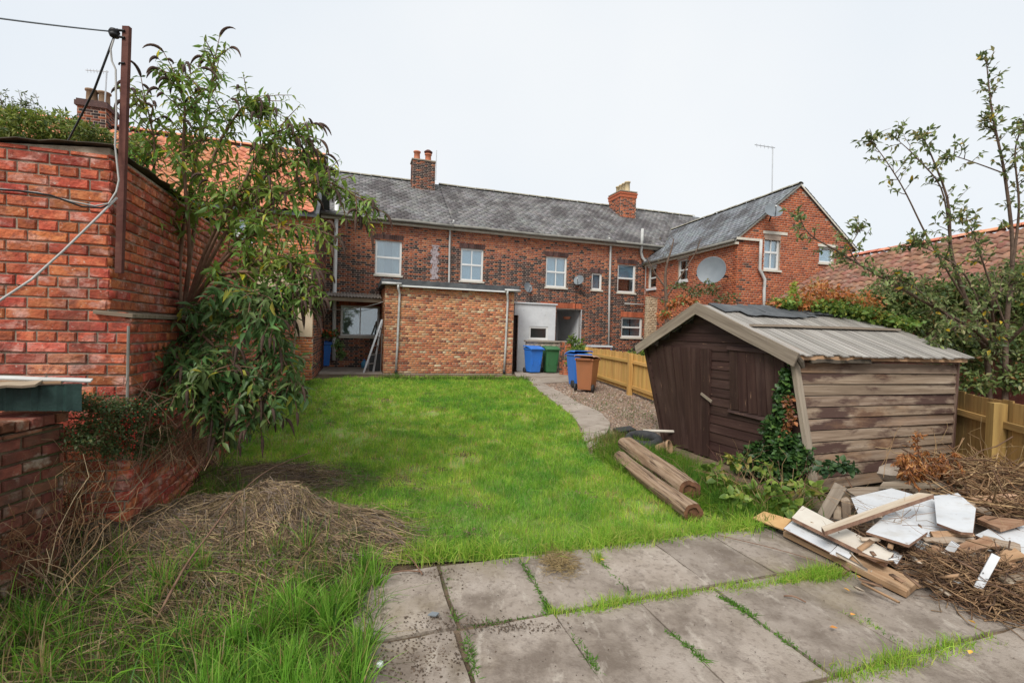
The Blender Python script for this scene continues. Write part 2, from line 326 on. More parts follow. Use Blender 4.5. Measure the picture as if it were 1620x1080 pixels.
# ------------------------------------------------------------------ wall and roof covering generators
def cells(o, U, V, N, s0, s1, t0, t1, nb, nt, cols, ch=.004, nback=-.004):
    """proud pieces (bricks, slates) on a plane; all arrays; returns verts, quads, colours per quad"""
    o, U, V, N = (np.asarray(a, float) for a in (o, U, V, N)); n = len(s0)
    def pt(s, t, k): return o + np.outer(s, U) + np.outer(t, V) + np.outer(np.broadcast_to(k, (n,)), N)
    P = np.stack([pt(s0, t0, nback), pt(s1, t0, nback), pt(s1, t1, nback), pt(s0, t1, nback),
                  pt(s0+ch, t0+ch, nb), pt(s1-ch, t0+ch, nb), pt(s1-ch, t1-ch, nt), pt(s0+ch, t1-ch, nt)], 1)
    q = np.array([[4,5,6,7],[0,1,5,4],[1,2,6,5],[2,3,7,6],[3,0,4,7]])
    Fq = (np.arange(n)[:, None, None]*8 + q[None]).reshape(-1, 4)
    return P.reshape(-1, 3), Fq, np.repeat(cols, 5, axis=0)
def layout(w, h, bl=.225, bh=.076, bond='flemish', gap=.010, s_off=0.0):
    A = []
    k = 0; z = 0.0
    while z < h - .01:
        if bond == 'flemish': pat = [bl, bl/2]; off = -(bl*.75)*(k % 2) - .02
        elif bond == 'garden': pat = [bl/2] if k % 5 == 4 else [bl]; off = -(bl/2)*(k % 2) if k % 5 != 4 else -.06
        else: pat = [bl]; off = -(bl/2)*(k % 2)
        s = off + s_off; i = 0
        while s < w:
            e = s + pat[i % len(pat)]
            a, b = max(s, 0.0), min(e, w)
            if b - a > .03: A.append((a+gap/2, b-gap/2, z+gap/2, min(z+bh, h)-gap/2, pat[i % len(pat)] < bl*.7))
            s = e; i += 1
        z += bh; k += 1
    A = np.array(A, float)
    return A
def cut(A, openings):
    out = []
    for a in A:
        s0, s1, z0, z1, hd = a; ok = True; zc = (z0+z1)/2
        for (x0, x1, y0, y1) in openings:
            if y0 < zc < y1:
                if s0 >= x0 and s1 <= x1: ok = False; break
                if s0 < x0 and s1 > x1: out.append((x1, s1, z0, z1, hd)); s1 = x0; continue
                if s0 < x0 < s1: s1 = x0
                elif s0 < x1 < s1: s0 = x1
        if ok and s1 - s0 > .02: out.append((s0, s1, z0, z1, hd))
    return np.array(out, float)
def brickwork(parent, A, o, U, N, colfn, name='brickwork', proud=.006, jit=.004):
    c = colfn(A); n = len(A)
    pr = proud + rng.uniform(-jit, jit, n)*.5
    V, Fq, cc = cells(o, U, (0, 0, 1), N, A[:, 0], A[:, 1], A[:, 2], A[:, 3], pr, pr + rng.uniform(-.001, .001, n), c)
    ob = link(name, np_mesh(name, V, Fq, cc), M['brick_attr'], parent); ob['kind'] = 'stuff'
    return ob
def panels(mb, w, h, openings, y0, y1, x_off=0.0, z_off=0.0):
    xs = sorted({0.0, w, *[min(max(v, 0), w) for r in openings for v in r[:2]]}); zs = sorted({0.0, h, *[min(max(v, 0), h) for r in openings for v in r[2:]]})
    for i in range(len(zs)-1):
        run = None
        for j in range(len(xs)-1):
            xc, zc = (xs[j]+xs[j+1])/2, (zs[i]+zs[i+1])/2
            hole = any(r[0] < xc < r[1] and r[2] < zc < r[3] for r in openings)
            if not hole: run = [xs[j], xs[j+1]] if run is None else [run[0], xs[j+1]]
            if (hole or j == len(xs)-2) and run is not None:
                mb.box(x_off+run[0], x_off+run[1], y0, y1, z_off+zs[i], z_off+zs[i+1]); run = None
    return mb
def pick(n, pal, w):
    pal = np.array(pal); i = rng.choice(len(pal), n, p=np.array(w)/sum(w))
    return pal[i] * rng.uniform(.82, 1.18, (n, 1))
def soot_noise(s, z, k=1.0, ph=0.0):
    return np.sin(s*1.3*k+ph)*np.cos(z*1.7*k+1+ph) + .6*np.sin(s*2.9*k+z*2.1+2+ph)
def terrace_cols(eaves, amt=.5, off=0.0):
    def fn(A):
        n = len(A); s = (A[:, 0]+A[:, 1])/2 + off; z = (A[:, 2]+A[:, 3])/2
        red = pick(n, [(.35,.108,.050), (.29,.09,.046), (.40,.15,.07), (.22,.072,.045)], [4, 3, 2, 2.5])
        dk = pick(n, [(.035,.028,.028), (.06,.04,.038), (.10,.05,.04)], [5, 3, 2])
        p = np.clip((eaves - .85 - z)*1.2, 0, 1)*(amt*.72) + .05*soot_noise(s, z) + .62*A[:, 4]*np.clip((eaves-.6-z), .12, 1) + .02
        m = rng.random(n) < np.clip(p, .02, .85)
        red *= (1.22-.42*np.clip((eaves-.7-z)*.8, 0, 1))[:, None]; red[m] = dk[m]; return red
    return fn
def red_cols(A):
    n = len(A); z = (A[:, 2]+A[:, 3])/2
    c = pick(n, [(.40,.105,.042), (.34,.088,.038), (.45,.14,.058), (.28,.072,.034)], [5, 3, 2, 1]); d = pick(n, [(.06,.035,.03), (.12,.06,.04)], [1, 1])
    m = rng.random(n) < np.clip((3.1 - z)*.3, .03, .4); c[m] = d[m]; return c
def buff_cols(A):
    n = len(A); s = (A[:, 0]+A[:, 1])/2; z = (A[:, 2]+A[:, 3])/2
    c = pick(n, [(.58,.32,.16), (.58,.25,.115), (.53,.195,.095), (.60,.39,.23), (.42,.135,.07)], [2.4, 4, 4, 1.2, 1.4])
    row = np.sin(np.floor(z/.076)*12.9898)*43758.5; row = row - np.floor(row)
    c *= (.88 + .22*row)[:, None]
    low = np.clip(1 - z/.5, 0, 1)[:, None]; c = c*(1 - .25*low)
    m = (rng.random(n) < np.where(A[:, 4] > 0, .42, .035)); c[m] = pick(m.sum(), [(.20,.075,.045), (.26,.10,.06), (.62,.50,.32)], [3, 3, 1]); return c
def orange_cols(A):
    n = len(A); return pick(n, [(.54,.20,.075), (.48,.16,.07), (.42,.13,.06), (.50,.32,.18)], [4, 3, 2, 1])
def slates(parent, o, U, V, N, w, L, gauge=.18, sw=.26, base=(.185, .178, .174), var=.22, clip=None):
    S = []
    rows = int(L/gauge)
    for r in range(rows):
        s = -(sw/2)*(r % 2)
        while s < w:
            a, b = max(s, 0), min(s+sw, w)
            if b-a > .04 and (clip is None or clip((a+b)/2, (r+.5)*gauge)): S.append((a+.003, b-.003, r*gauge, (r+1)*gauge+.01))
            s += sw
    S = np.array(S); n = len(S)
    c = np.array(base)*rng.uniform(1-var, 1+var, (n, 1))*(1 + rng.uniform(-.04, .04, (n, 3)))
    V_, F_, C_ = cells(o, U, V, N, S[:, 0], S[:, 1], S[:, 2] + rng.uniform(-.006, .006, n), S[:, 3], .016 + rng.uniform(-.003, .004, n), .005 + rng.uniform(-.001, .001, n), c, ch=.001, nback=-.01)
    ob = link('slates', np_mesh('slates', V_, F_, C_), M['slate'], parent); ob['kind'] = 'stuff'; return ob
def ridge_tiles(parent, p0, p1, L=.45, r=.13, mat='ridge'):
    p0, p1 = np.asarray(p0, float), np.asarray(p1, float); D = p1-p0; n = max(1, int(np.linalg.norm(D)/L)); d = D/np.linalg.norm(D)
    side = np.cross(d, (0, 0, 1)); side /= np.linalg.norm(side)
    mb = MB(); k = 6; vs = []
    for e in (0, L-.012):
        for i in range(k+1):
            an = math.pi*(.08+.84*i/k); vs.append(d*e + side*r*math.cos(an) + np.array([0, 0, 1])*(r*math.sin(an)*.85-.03))
    mb.add(vs, [(i, i+1, k+2+i, k+1+i) for i in range(k)]); me = mb.mesh('ridge_tile', True); me.materials.append(M[mat])
    for i in range(n):
        o = link('ridge_tile', me, None, parent); o.location = p0 + d*(i*L) + np.array([0, 0, rng.uniform(-.008, .008)]); o.rotation_euler = (rng.uniform(-.02, .02), 0, rng.uniform(-.02, .02))
def pantile_mesh(name, w=.26, L=.36):
    n = 8; vs = []; fs = []
    def prof(x): return .026*math.sin(2*math.pi*x/1.0 + .6) + .012
    for (y, dz) in ((0, .030), (L, .0)):
        for i in range(n+1): vs.append((w*1.06*i/n, y, prof(i/n)+dz))
    for i in range(n+1): vs.append((w*1.06*i/n, .002, prof(i/n)+.012))
    fs = [(i, i+1, n+2+i, n+1+i) for i in range(n)] + [(2*n+2+i, 2*n+3+i, i+1, i) for i in range(n)]
    me = bpy.data.meshes.new(name); me.from_pydata(vs, [], fs); me.update(); me.polygons.foreach_set('use_smooth', np.ones(len(fs), bool)); return me
def pantile_roof(parent, o, U, V, w, L, mat, near, maxn=300, seen=None):
    """rows of pantiles on the slope o + s U + t V; the `maxn` closest to near() are tiles of their own, the rest one part"""
    U, V = np.asarray(U, float), np.asarray(V, float); N = np.cross(U, V); o = np.asarray(o, float)
    pw, gl = .235, .30; T = []
    for r in range(int(L/gl)):
        for c in range(int(w/pw)):
            T.append((c*pw, r*gl))
    T.sort(key=lambda q: near(q[0], q[1]))
    me = pantile_mesh('tile'); me.materials.append(M[mat])
    R = Matrix((U, V, N)).transposed().to_4x4()
    for (s, t) in T[:maxn]:
        ob = link('tile', me, None, parent)
        ob.matrix_local = Matrix.Translation(o + U*(s+rng.uniform(-.006, .006)) + V*(t+rng.uniform(-.012, .012)) + N*rng.uniform(0, .008)) @ R @ Matrix.Rotation(rng.uniform(-.02, .02), 4, 'Z')
    if T[maxn:]:
        base = np.array([v.co for v in me.vertices]); fq = np.array([p.vertices[:] for p in me.polygons]); VV = []; FF = []
        for i, (s, t) in enumerate(T[maxn:]):
            VV.append(o + np.outer(base[:, 0]+s, U) + np.outer(base[:, 1]+t, V) + np.outer(base[:, 2]+rng.uniform(0, .008), N)); FF.append(fq + i*len(base))
        ob = link('tiles', np_mesh('tiles', np.vstack(VV), np.vstack(FF), smooth=True), M[mat], parent); ob['kind'] = 'stuff'

def window(root, s0, s1, z0, z1, cols=1, rows=2, y=.05, look='blind', sill=True, arch=False, fw=.072, mat='pvc', label=None, bars=True):
    """window in a root-local upright plane: x along, y into the wall, z up"""
    f = MB(); w, h = s1-s0, z1-z0
    f.box(s0, s1, y, y+.07, z0, z0+fw).box(s0, s1, y, y+.07, z1-fw, z1).box(s0, s0+fw, y+.001, y+.069, z0+fw, z1-fw).box(s1-fw, s1, y+.001, y+.069, z0+fw, z1-fw)
    split = .5
    if rows == 2: f.box(s0+fw, s1-fw, y-.006, y+.064, z0+h*split-fw*.5, z0+h*split+fw*.5)
    if cols == 2: f.box((s0+s1)/2-.02, (s0+s1)/2+.02, y+.004, y+.06, z0+fw, z1-fw)
    fr = f.build('window', M[mat], root, bevel=.004)
    if label: fr['label'] = label
    for r in range(rows):
        for c in range(cols):
            a = s0+fw+(w-2*fw)*c/cols + (.02 if c else 0); b = s0+fw+(w-2*fw)*(c+1)/cols - (.02 if c < cols-1 else 0)
            za = z0+fw if r == 0 else z0+h*split+fw*.5; zb = z1-fw if r == rows-1 else z0+h*split-fw*.5
            MB().box(a-.003, b+.003, y+.028+.006*r, y+.034+.006*r, za-.003, zb+.003).build('pane', M['glass' if look != 'dark' else 'glass_dark'], fr)
    if sill: MB().box(s0-.05, s1+.05, -.06, y+.002, z0-.07, z0-.004).build('sill', M['lintel'], fr)
    # what one sees behind the glass
    MB().box(s0-.04, s1+.04, .9, .92, z0-.04, z1+.04).build('room_wall', M['interior'], fr)
    MB().box(s0-.02, s0-.001, y+.09, .9, z0, z1).box(s1+.001, s1+.02, y+.09, .9, z0, z1).box(s0, s1, y+.09, .9, z1+.001, z1+.02).box(s0, s1, y+.09, .9, z0-.02, z0-.001).build('reveal', M['interior'], fr)
    if look == 'blind': MB().box(s0+fw-.02, s1-fw+.02, y+.09, y+.10, z0+fw-.02, z1-fw+.02).build('blind', M['blind'], fr)
    if look == 'olive': MB().box(s0+fw-.02, s1-fw+.02, y+.12, y+.13, z0+fw-.02, z1-fw+.02).build('curtain', M['olive'], fr)
    if look == 'half': MB().box(s0+fw-.02, s1-fw+.02, y+.09, y+.10, z0+h*.5, z1-fw+.02).build('blind', M['blind'], fr)
    if look == 'voile':
        n = 44; vs = [(s0+fw-.02+(w-2*fw+.04)*i/n, y+.12+.022*math.sin(i*1.9)*(1+.4*math.sin(i*.7)), zz) for zz in (z0+fw-.02, z1-fw+.02) for i in range(n+1)]
        MB().add(vs, [(i, i+1, n+2+i, n+1+i) for i in range(n)]).build('curtain', M['blind'], fr, smooth=True)
    if look in ('curtains', 'net'):
        for sg in (0, 1):
            cw = w*.30 if look == 'curtains' else w*.42; x0 = s0+fw-.02 if sg == 0 else s1-fw+.02-cw
            n = 14; vs = []
            for zz in (z0+.03, z1-.03):
                for i in range(n+1):
                    vs.append((x0+cw*i/n, y+.13+.025*math.sin(i*2.2), zz))
            MB().add(vs, [(i, i+1, n+2+i, n+1+i) for i in range(n)]).build('curtain', M['curtain'], fr, smooth=True)
        if look == 'curtains': MB().box(s0+fw-.02, s1-fw+.02, y+.30, y+.31, z0+fw-.02, z1-fw+.02).build('blind', M['blind_far'], fr)
    return fr
def soldier(root, s0, s1, z, h=.17, dark=True, fan=0.0):
    n = max(3, int((s1-s0)/.078)); mb = MB()
    for i in range(n):
        a = s0+(s1-s0)*i/n; b = s0+(s1-s0)*(i+1)/n
        mb.box(a+.004, b-.004, -.012-rng.uniform(0, .003), .03, z+.004, z+h)
    return mb.build('lintel', M['lintel_dark' if dark else 'lintel_red'], root)
M['lintel_dark'] = pmat('dark lintel brick', [(.05, .03, .03), (.11, .06, .05)], scale=20, bump=.3, rnd=.5, rand='island')
M['lintel_red'] = pmat('red lintel brick', [(.32, .08, .04), (.44, .13, .06)], scale=20, bump=.3, rnd=.3, rand='island')

# ------------------------------------------------------------------ ground
xs = np.concatenate([np.linspace(-400, -30, 8), np.linspace(-24, 24, 65), np.linspace(30, 400, 8)])
ys = np.concatenate([np.linspace(-60, -4, 4), np.linspace(-2, 22, 61), np.linspace(28, 700, 10)])
X, Yg = np.meshgrid(xs, ys); Z = terrain(X, Yg) - .035
idx = np.arange(X.size).reshape(X.shape)
Fg = np.stack([idx[:-1, :-1], idx[:-1, 1:], idx[1:, 1:], idx[1:, :-1]], -1).reshape(-1, 4)
o = link('ground', np_mesh('ground', np.stack([X, Yg, Z], -1).reshape(-1, 3), Fg, smooth=True), M['soil']); o['kind'] = 'structure'; o['label'] = 'bare brown soil under the garden'
def sheet(name, poly, dz, m, step=.25, kind='structure', label=None, noise=0.0):
    """flat polygon (world xy) laid on the terrain as a fine grid clipped to the outline"""
    P = np.array(poly, float); x0, y0 = P.min(0); x1, y1 = P.max(0)
    import bmesh
    bm = bmesh.new(); vs = [bm.verts.new((p[0], p[1], 0)) for p in P]; bm.faces.new(vs)
    for ax, a, b in ((0, x0, x1), (1, y0, y1)):
        t = a + step
        while t < b:
            co = [0, 0, 0]; no = [0, 0, 0]; co[ax] = t; no[ax] = 1
            bmesh.ops.bisect_plane(bm, geom=bm.verts[:]+bm.edges[:]+bm.faces[:], plane_co=co, plane_no=no); t += step
    for v_ in bm.verts:
        v_.co.z = float(terrain(v_.co.x, v_.co.y)) + dz + (noise*math.sin(v_.co.x*3.1)*math.sin(v_.co.y*2.7) if noise else 0)
    bmesh.ops.recalc_face_normals(bm, faces=bm.faces[:])
    me = bpy.data.meshes.new(name); bm.to_mesh(me); bm.free()
    for p in me.polygons: pass
    if sum(p.normal.z for p in me.polygons) < 0: me.flip_normals()
    ob = link(name, me, m); ob['kind'] = kind
    if label: ob['label'] = label
    return ob
LAWN_PX = [(600, 890), (820, 881), (1023, 857), (1190, 838), (1075, 800), (1020, 770), (968, 742), (935, 722), (925, 700), (921, 688), (908, 662), (880, 640), (855, 622), (838, 606), (820, 598), (700, 597), (560, 599), (495, 601), (440, 632), (405, 655), (340, 716), (300, 745), (330, 790), (420, 820), (520, 850)]
LAWN = np.array([G(*p)[:2] for p in LAWN_PX])
LAWN2 = np.array([G(*p)[:2] for p in [(935, 716), (1000, 704), (1050, 706), (1075, 722), (1120, 752), (1200, 785), (1290, 800), (1240, 826), (1192, 836), (1078, 800), (1022, 772), (968, 744)]])
sheet('rough_lawn', LAWN2, -.010, M['lawn_base'], noise=.008, label='rough grass strip between the logs and the shed')
sheet('lawn', LAWN, -.012, M['lawn_base'], noise=.008, label='rough green lawn between the wall and the path')

# ------------------------------------------------------------------ terrace
FV = 18.8                              # depth of the long rear facade in the yard's own frame
GZ = .2
def fpx(x, y): s, z = FP(x, y, FV); return s, z - GZ
sA = fpx(507, 400)[0]; sB = fpx(714, 400)[0]; sC = fpx(966, 450)[0]; sD = fpx(1180, 450)[0]
EAVE = np.mean([fpx(520, 328)[1], fpx(780, 356.7)[1], fpx(1020, 383)[1]])
BACK = 3.6
def ridge_h(x, y): return FP(x, y, FV + BACK)[1] - GZ
RIDGE = np.mean([ridge_h(560, 274), ridge_h(810, 306), ridge_h(1080, 342)])
print('eaves', EAVE, 'ridge', RIDGE, sA, sB, sC, sD)
def rect(x0, x1, y0, y1, s_off):
    a = fpx(x0, (y0+y1)/2)[0]; b = fpx(x1, (y0+y1)/2)[0]; xm = (x0+x1)/2
    return a-s_off, b-s_off, fpx(xm, y1)[1], fpx(xm, y0)[1]
def terraced_house(s0, s1, label, wins, extra_holes=(), soot=.5):
    root = thing('terraced_house', label, 'house', tuple(UV(s0, FV, GZ)), YAW, 'terraced houses in one row')
    w = s1-s0; holes = [r for (r, *_k) in wins] + list(extra_holes)
    mb = MB(); panels(mb, w, EAVE, holes, 0, .22)
    mb.box(0, w, 7.0, 7.2, 0, EAVE).box(0, .2, .22, 7.0, 0, EAVE).box(w-.2, w, .22, 7.0, 0, EAVE)
    mb.build('wall', M['mortar_dark'], root)
    A = cut(layout(w, EAVE-.02, .235, .078, 'flemish'), holes)
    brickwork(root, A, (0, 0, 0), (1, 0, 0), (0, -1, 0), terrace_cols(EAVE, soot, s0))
    for (r, kw) in wins:
        window(root, *r, **kw)
        soldier(root, r[0]-.06, r[1]+.06, r[3]+.004, .19 if r[3] > 3 else .24, dark=r[3] > 3)
    # roof
    rise = RIDGE-EAVE; tip = np.array([0, BACK, rise]); L = np.linalg.norm(tip); V = tip/L; N = np.array([0, -V[2], V[1]])
    over = .28; rb = MB()
    e0 = np.array([0, -over, EAVE - over*rise/BACK])
    rb.prism([e0, (0, BACK, RIDGE), (0, 7.2+over, EAVE-over*rise/BACK), (0, 7.2+over, EAVE-over*rise/BACK-.08), (0, BACK, RIDGE-.1), e0-np.array([0, 0, .08])], (w, 0, 0))
    rf = rb.build('roof', M['felt'], root)
    slates(rf, e0 + N*.02, (1, 0, 0), V, N, w, L+over*1.2-.05)
    ridge_tiles(rf, (0, BACK, RIDGE-.005), (w, BACK, RIDGE-.005))
    zf = e0[2]-.1
    MB().box(.0, w, -.20, -.012, zf-.09, zf+.0).build('fascia', M['lintel'], root)
    n = 40; MB().tube([(w*i/6, -over-.06, zf+.04-.012*math.sin(i/6*9+s0)) for i in range(7)], .06, 10).build('gutter', M['gutter_dark'], root, smooth=True)
    return root
wkw = dict
H1 = terraced_house(sA, sB, 'sooty red brick terraced house nearest the tiled roof, window with pale curtains', [
    (rect(593.5, 635.5, 379.5, 435, sA), wkw(cols=1, rows=2, look='curtains')),
    (rect(539, 600, 484, 532, sA), wkw(cols=2, rows=1, look='olive'))], [])
H2 = terraced_house(sB, sC, 'sooty red brick terraced house in mid row with two four-paned windows', [
    (rect(728.5, 764.5, 393.5, 444.5, sB), wkw(cols=2, rows=2, look='blind')),
    (rect(863.5, 896.5, 406, 454.5, sB), wkw(cols=2, rows=2, look='voile')),
    (rect(936, 952, 432, 458.5, sB), wkw(cols=1, rows=1, look='voile'))], [rect(879, 918, 489, 580, sB)], .55)
H3 = terraced_house(sC, sD, 'brick terraced house beside the gabled wing, lower window with net curtains', [
    (rect(977, 1005, 417.5, 463, sC), wkw(cols=1, rows=2, look='half')),
    (rect(983, 1015.5, 502, 533.5, sC), wkw(cols=1, rows=2, look='net'))], [], .42)
# arch of rubbed red bricks over the lower window and the white passage beside the lean-to
r = rect(879, 918, 489, 580, sB)
pw = MB(); pw.box(r[0]-.02, r[0], .22, 2.4, 0, r[3]).box(r[1], r[1]+.02, -.02, 2.4, 0, r[3]).box(r[0], r[1], 2.4, 2.42, 0, r[3]).box(r[0], r[1], .22, 2.42, r[3], r[3]+.02)
pw.build('passage_lining', M['whitewash'], H2)
MB().lathe([(.0, -.08), (.13, -.06), (.18, .02), (.17, .05)], (r[0]+(r[1]-r[0])*.72, .75, r[3]-.35), 14).build('wall_planter', M['pot'], H2, smooth=True)
soldier(H2, r[0]-.75, r[1]+.05, r[3]+.03, .23, dark=False)
def pipe(root, pts, rad, mat, name='downpipe', n=10):
    ob = MB().tube(pts, rad, n).build(name, M[mat], root, smooth=True)
    return ob
def fl(x, y, s, d=-.09): a, z = FP(x, y, FV + d); return (a-s, d, z-GZ)
pipe(H1, [fl(533, 318, sA), fl(531, 380, sA), fl(529, 470, sA), fl(528, 570, sA)], .075, 'pvc')
pipe(H1, [fl(718, 349, sA, -.30), fl(717, 354, sA, -.16), fl(712, 360, sA), fl(710.5, 442, sA), fl(710, 460, sA)], .04, 'gutter')
pipe(H2, [fl(964, 377, sB, -.30), fl(964.5, 381, sB, -.1), fl(966, 388, sB), fl(964, 470, sB), fl(962.5, 580, sB)], .045, 'gutter')
pipe(H3, [fl(1016.5, 362, sC, -.35), fl(1015.5, 385, sC, -.35), fl(1014, 398, sC, -.12), fl(1016, 407, sC, -.12), fl(1023, 416, sC, -.12), fl(1022, 470, sC, -.12), fl(1020, 575, sC, -.12)], .065, 'gutter')
pipe(H3, [fl(988, 480, sC), fl(1005, 481, sC), fl(1020, 482, sC)], .022, 'gutter', 'waste_pipe')
# pale damp stain of old plaster below the chimney
a, z1_ = fpx(688, 388); b, z0_ = fpx(687, 442)
st = MB(); st.prism([(a-sA-.13+.06*math.sin(i*1.9), -.012, z1_+(z0_-z1_)*i/12) for i in range(13)] + [(a-sA+.14+.06*math.sin(i*2.3+1), -.012, z1_+(z0_-z1_)*i/12) for i in range(12, -1, -1)], (0, .008, 0))
st.build('plaster_patch', pmat('pale plaster', [(.30, .25, .26), (.42, .37, .38)], scale=14, bump=.5, dirt=[((.16, .10, .09), 16, .50, .58, .95, None)]), H1)
def chimney(root, x0, x1, y0, y1, d, pots, s_off, cols, depth=.55, pot='pot', name='chimney', step=True, alongd=False):
    a, zt = FP(x0, y0, FV+d); b, _ = FP(x1, y0, FV+d); zt -= GZ; zb = FP((x0+x1)/2, y1, FV+d)[1]-GZ-.9
    a -= s_off; b -= s_off; w = b-a
    st = MB().box(a, b, d, d+depth, zb, zt).build(name, M['mortar_dark'], root)
    for o_, U_, N_, ww in (((a, d, zb), (1, 0, 0), (0, -1, 0), w), ((a, d+depth, zb), (0, -1, 0), (-1, 0, 0), depth), ((b, d, zb), (0, 1, 0), (1, 0, 0), depth)):
        brickwork(st, layout(ww, zt-zb, .225, .076, 'flemish'), o_, U_, N_, cols)
    if step:
        mb = MB()
        for k, (ov, h) in enumerate(((.03, .16), (.055, .08))):
            zz = zt - .28 + k*.16
            mb.box(a-ov, b+ov, d-ov, d+depth+ov, zz, zz+h-.004)
        mb.build('corbel', M['lintel_red' if cols is red_cols else 'lintel_dark'], st)
    mb = MB(); mb.prism([(a-.04, d-.04, zt+.001), (b+.04, d-.04, zt+.001), (b+.04, d+depth+.04, zt+.001), (a-.04, d+depth+.04, zt+.001)], (0, 0, .05)); mb.build('flaunching', M['mortar'], st)
    for (fx, h, r_, cowl) in pots:
        c = (a+w*fx, d+depth/2, zt+.04) if not alongd else (a+w*.5, d+depth*fx, zt+.04); MB().lathe([(r_*1.05, 0), (r_*.95, h*.1), (r_*.85, h*.85), (r_*1.08, h*.88), (r_*1.08, h), (r_*.7, h), (r_*.7, h*.5)], c, 14).build('chimney_pot', M[pot], st, smooth=True)
        if cowl: MB().lathe([(r_*.8, h+.02), (r_*1.2, h+.05), (r_*1.3, h+.10), (r_*.6, h+.18), (0, h+.2)], c, 14).build('cowl', M['rust'], st, smooth=True)
    return st
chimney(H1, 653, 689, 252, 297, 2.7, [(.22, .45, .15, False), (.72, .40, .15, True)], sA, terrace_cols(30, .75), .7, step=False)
# aerial rod beside that stack
p = FP(690, 262, FV+2.6); MB().tube([(p[0]-sA, 2.6, FP(690, 285, FV+2.6)[1]-GZ), (p[0]-sA+.0, 2.6, FP(690, 238, FV+2.6)[1]-GZ)], .02, 6).build('rod', M['metal'], H1)
chimney(H3, 982, 1007, 302, 340, 2.3, [(.12, .50, .14, False), (.37, .50, .13, False), (.62, .50, .13, False), (.88, .50, .13, False)], sC, red_cols, 1.15, 'pot_buff', alongd=True)

# ------------------------------------------------------------------ gabled wing
WE = None
Cn = PY(1168, 374, 15.8); Jn = PY(1023, 411, 21.6)
wy = math.atan2(-(Cn[0]-Jn[0]), -(Cn[1]-Jn[1])); wy = math.atan2(Cn[0]-Jn[0], Jn[1]-Cn[1])   # lean of the side wall
WROT = wy                                                                     # local +y runs along the side wall away from us
wd = np.array([-math.sin(wy), math.cos(wy)]); wu = np.array([math.cos(wy), math.sin(wy)])
wing = thing('gabled_wing', 'bright red brick wing with slate roof and plain gable facing the shed', 'house', (Cn[0], Cn[1], GZ), wy)
WE = Cn[2]-GZ - .02; WL = 9.0; WH = 2.36
WR = WE + 1.95
def wf(x, y, d=0.0):       # photo point on the gable plane, wing-local
    r_ = ray(x, y); n = np.array([wd[0], wd[1], 0]); k = (np.array([Cn[0], Cn[1], 0]) @ n + d)/(r_ @ n); p = CAM + r_*k; q = p[:2]-Cn[:2]
    return q @ wu, p[2]-GZ
def ws(x, y, d=0.0):       # on the side wall plane, (along y, z)
    r_ = ray(x, y); n = np.array([wu[0], wu[1], 0]); k = (np.array([Cn[0], Cn[1], 0]) @ n + d)/(r_ @ n); p = CAM + r_*k; q = p[:2]-Cn[:2]
    return q @ wd, p[2]-GZ
def rct(fn, x0, x1, y0, y1):
    a = fn(x0, (y0+y1)/2)[0]; b = fn(x1, (y0+y1)/2)[0]; return min(a, b), max(a, b), fn((x0+x1)/2, y1)[1], fn((x0+x1)/2, y0)[1]
g1 = rct(wf, 1209, 1234, 371, 427); g2 = rct(wf, 1296, 1320, 391, 416)
s1_ = rct(ws, 1038, 1026, 423, 456); s2_ = rct(ws, 1088, 1073, 410, 444)
GW = 2*WH
mb = MB(); panels(mb, GW, WE, [g1, g2], 0, .22)
topA = MB()
holes_g = [g1, g2]
mb.build('wall', M['mortar_dark'], wing)
gz = MB(); gz.prism([(0, 0, WE), (GW, 0, WE), (WH, 0, WR)], (0, .22, 0)); gz.build('gable', M['mortar_dark'], wing)
A = cut(layout(GW, WR, .225, .076, 'garden'), [g for g in holes_g])
A = A[((A[:, 3]) < WE + (np.minimum((A[:, 0]), GW-(A[:, 1])))*(WR-WE)/WH + .05)]
brickwork(wing, A, (0, 0, 0), (1, 0, 0), (0, -1, 0), red_cols)
sw_ = MB()
holes_s = [(WL - q[1], WL - q[0], q[2], q[3]) for q in (s1_, s2_)]
# side wall: local frame along +y; pieces laid from the far end
xs_ = MB(); panels(xs_, WL, WE, holes_s, 0, .2)
xs_.v = [(p[1], WL - p[0], p[2]) for p in xs_.v]; xs_.f = [q[::-1] for q in xs_.f]
xs_.build('wall', M['mortar_dark'], wing)
A = cut(layout(WL, WE, .225, .076, 'garden'), holes_s)
brickwork(wing, A, (0, WL, 0), (0, -1, 0), (-1, 0, 0), red_cols)
MB().box(GW-.2, GW, .22, WL, 0, WE).box(.2, GW-.2, WL-.2, WL, 0, WE).build('wall', M['mortar_dark'], wing)
window(wing, *g1, cols=2, rows=2, look='voile', y=.06)
window(wing, *g2, cols=1, rows=1, look='blind', y=.06)
MB().box(g1[0]-.08, g1[1]+.25, -.03, .1, g1[3]+.004, g1[3]+.10).build('stone_lintel', M['lintel'], wing)
MB().box(g2[0]-.08, g2[1]+.08, -.03, .1, g2[3]+.004, g2[3]+.10).build('stone_lintel', M['lintel'], wing)
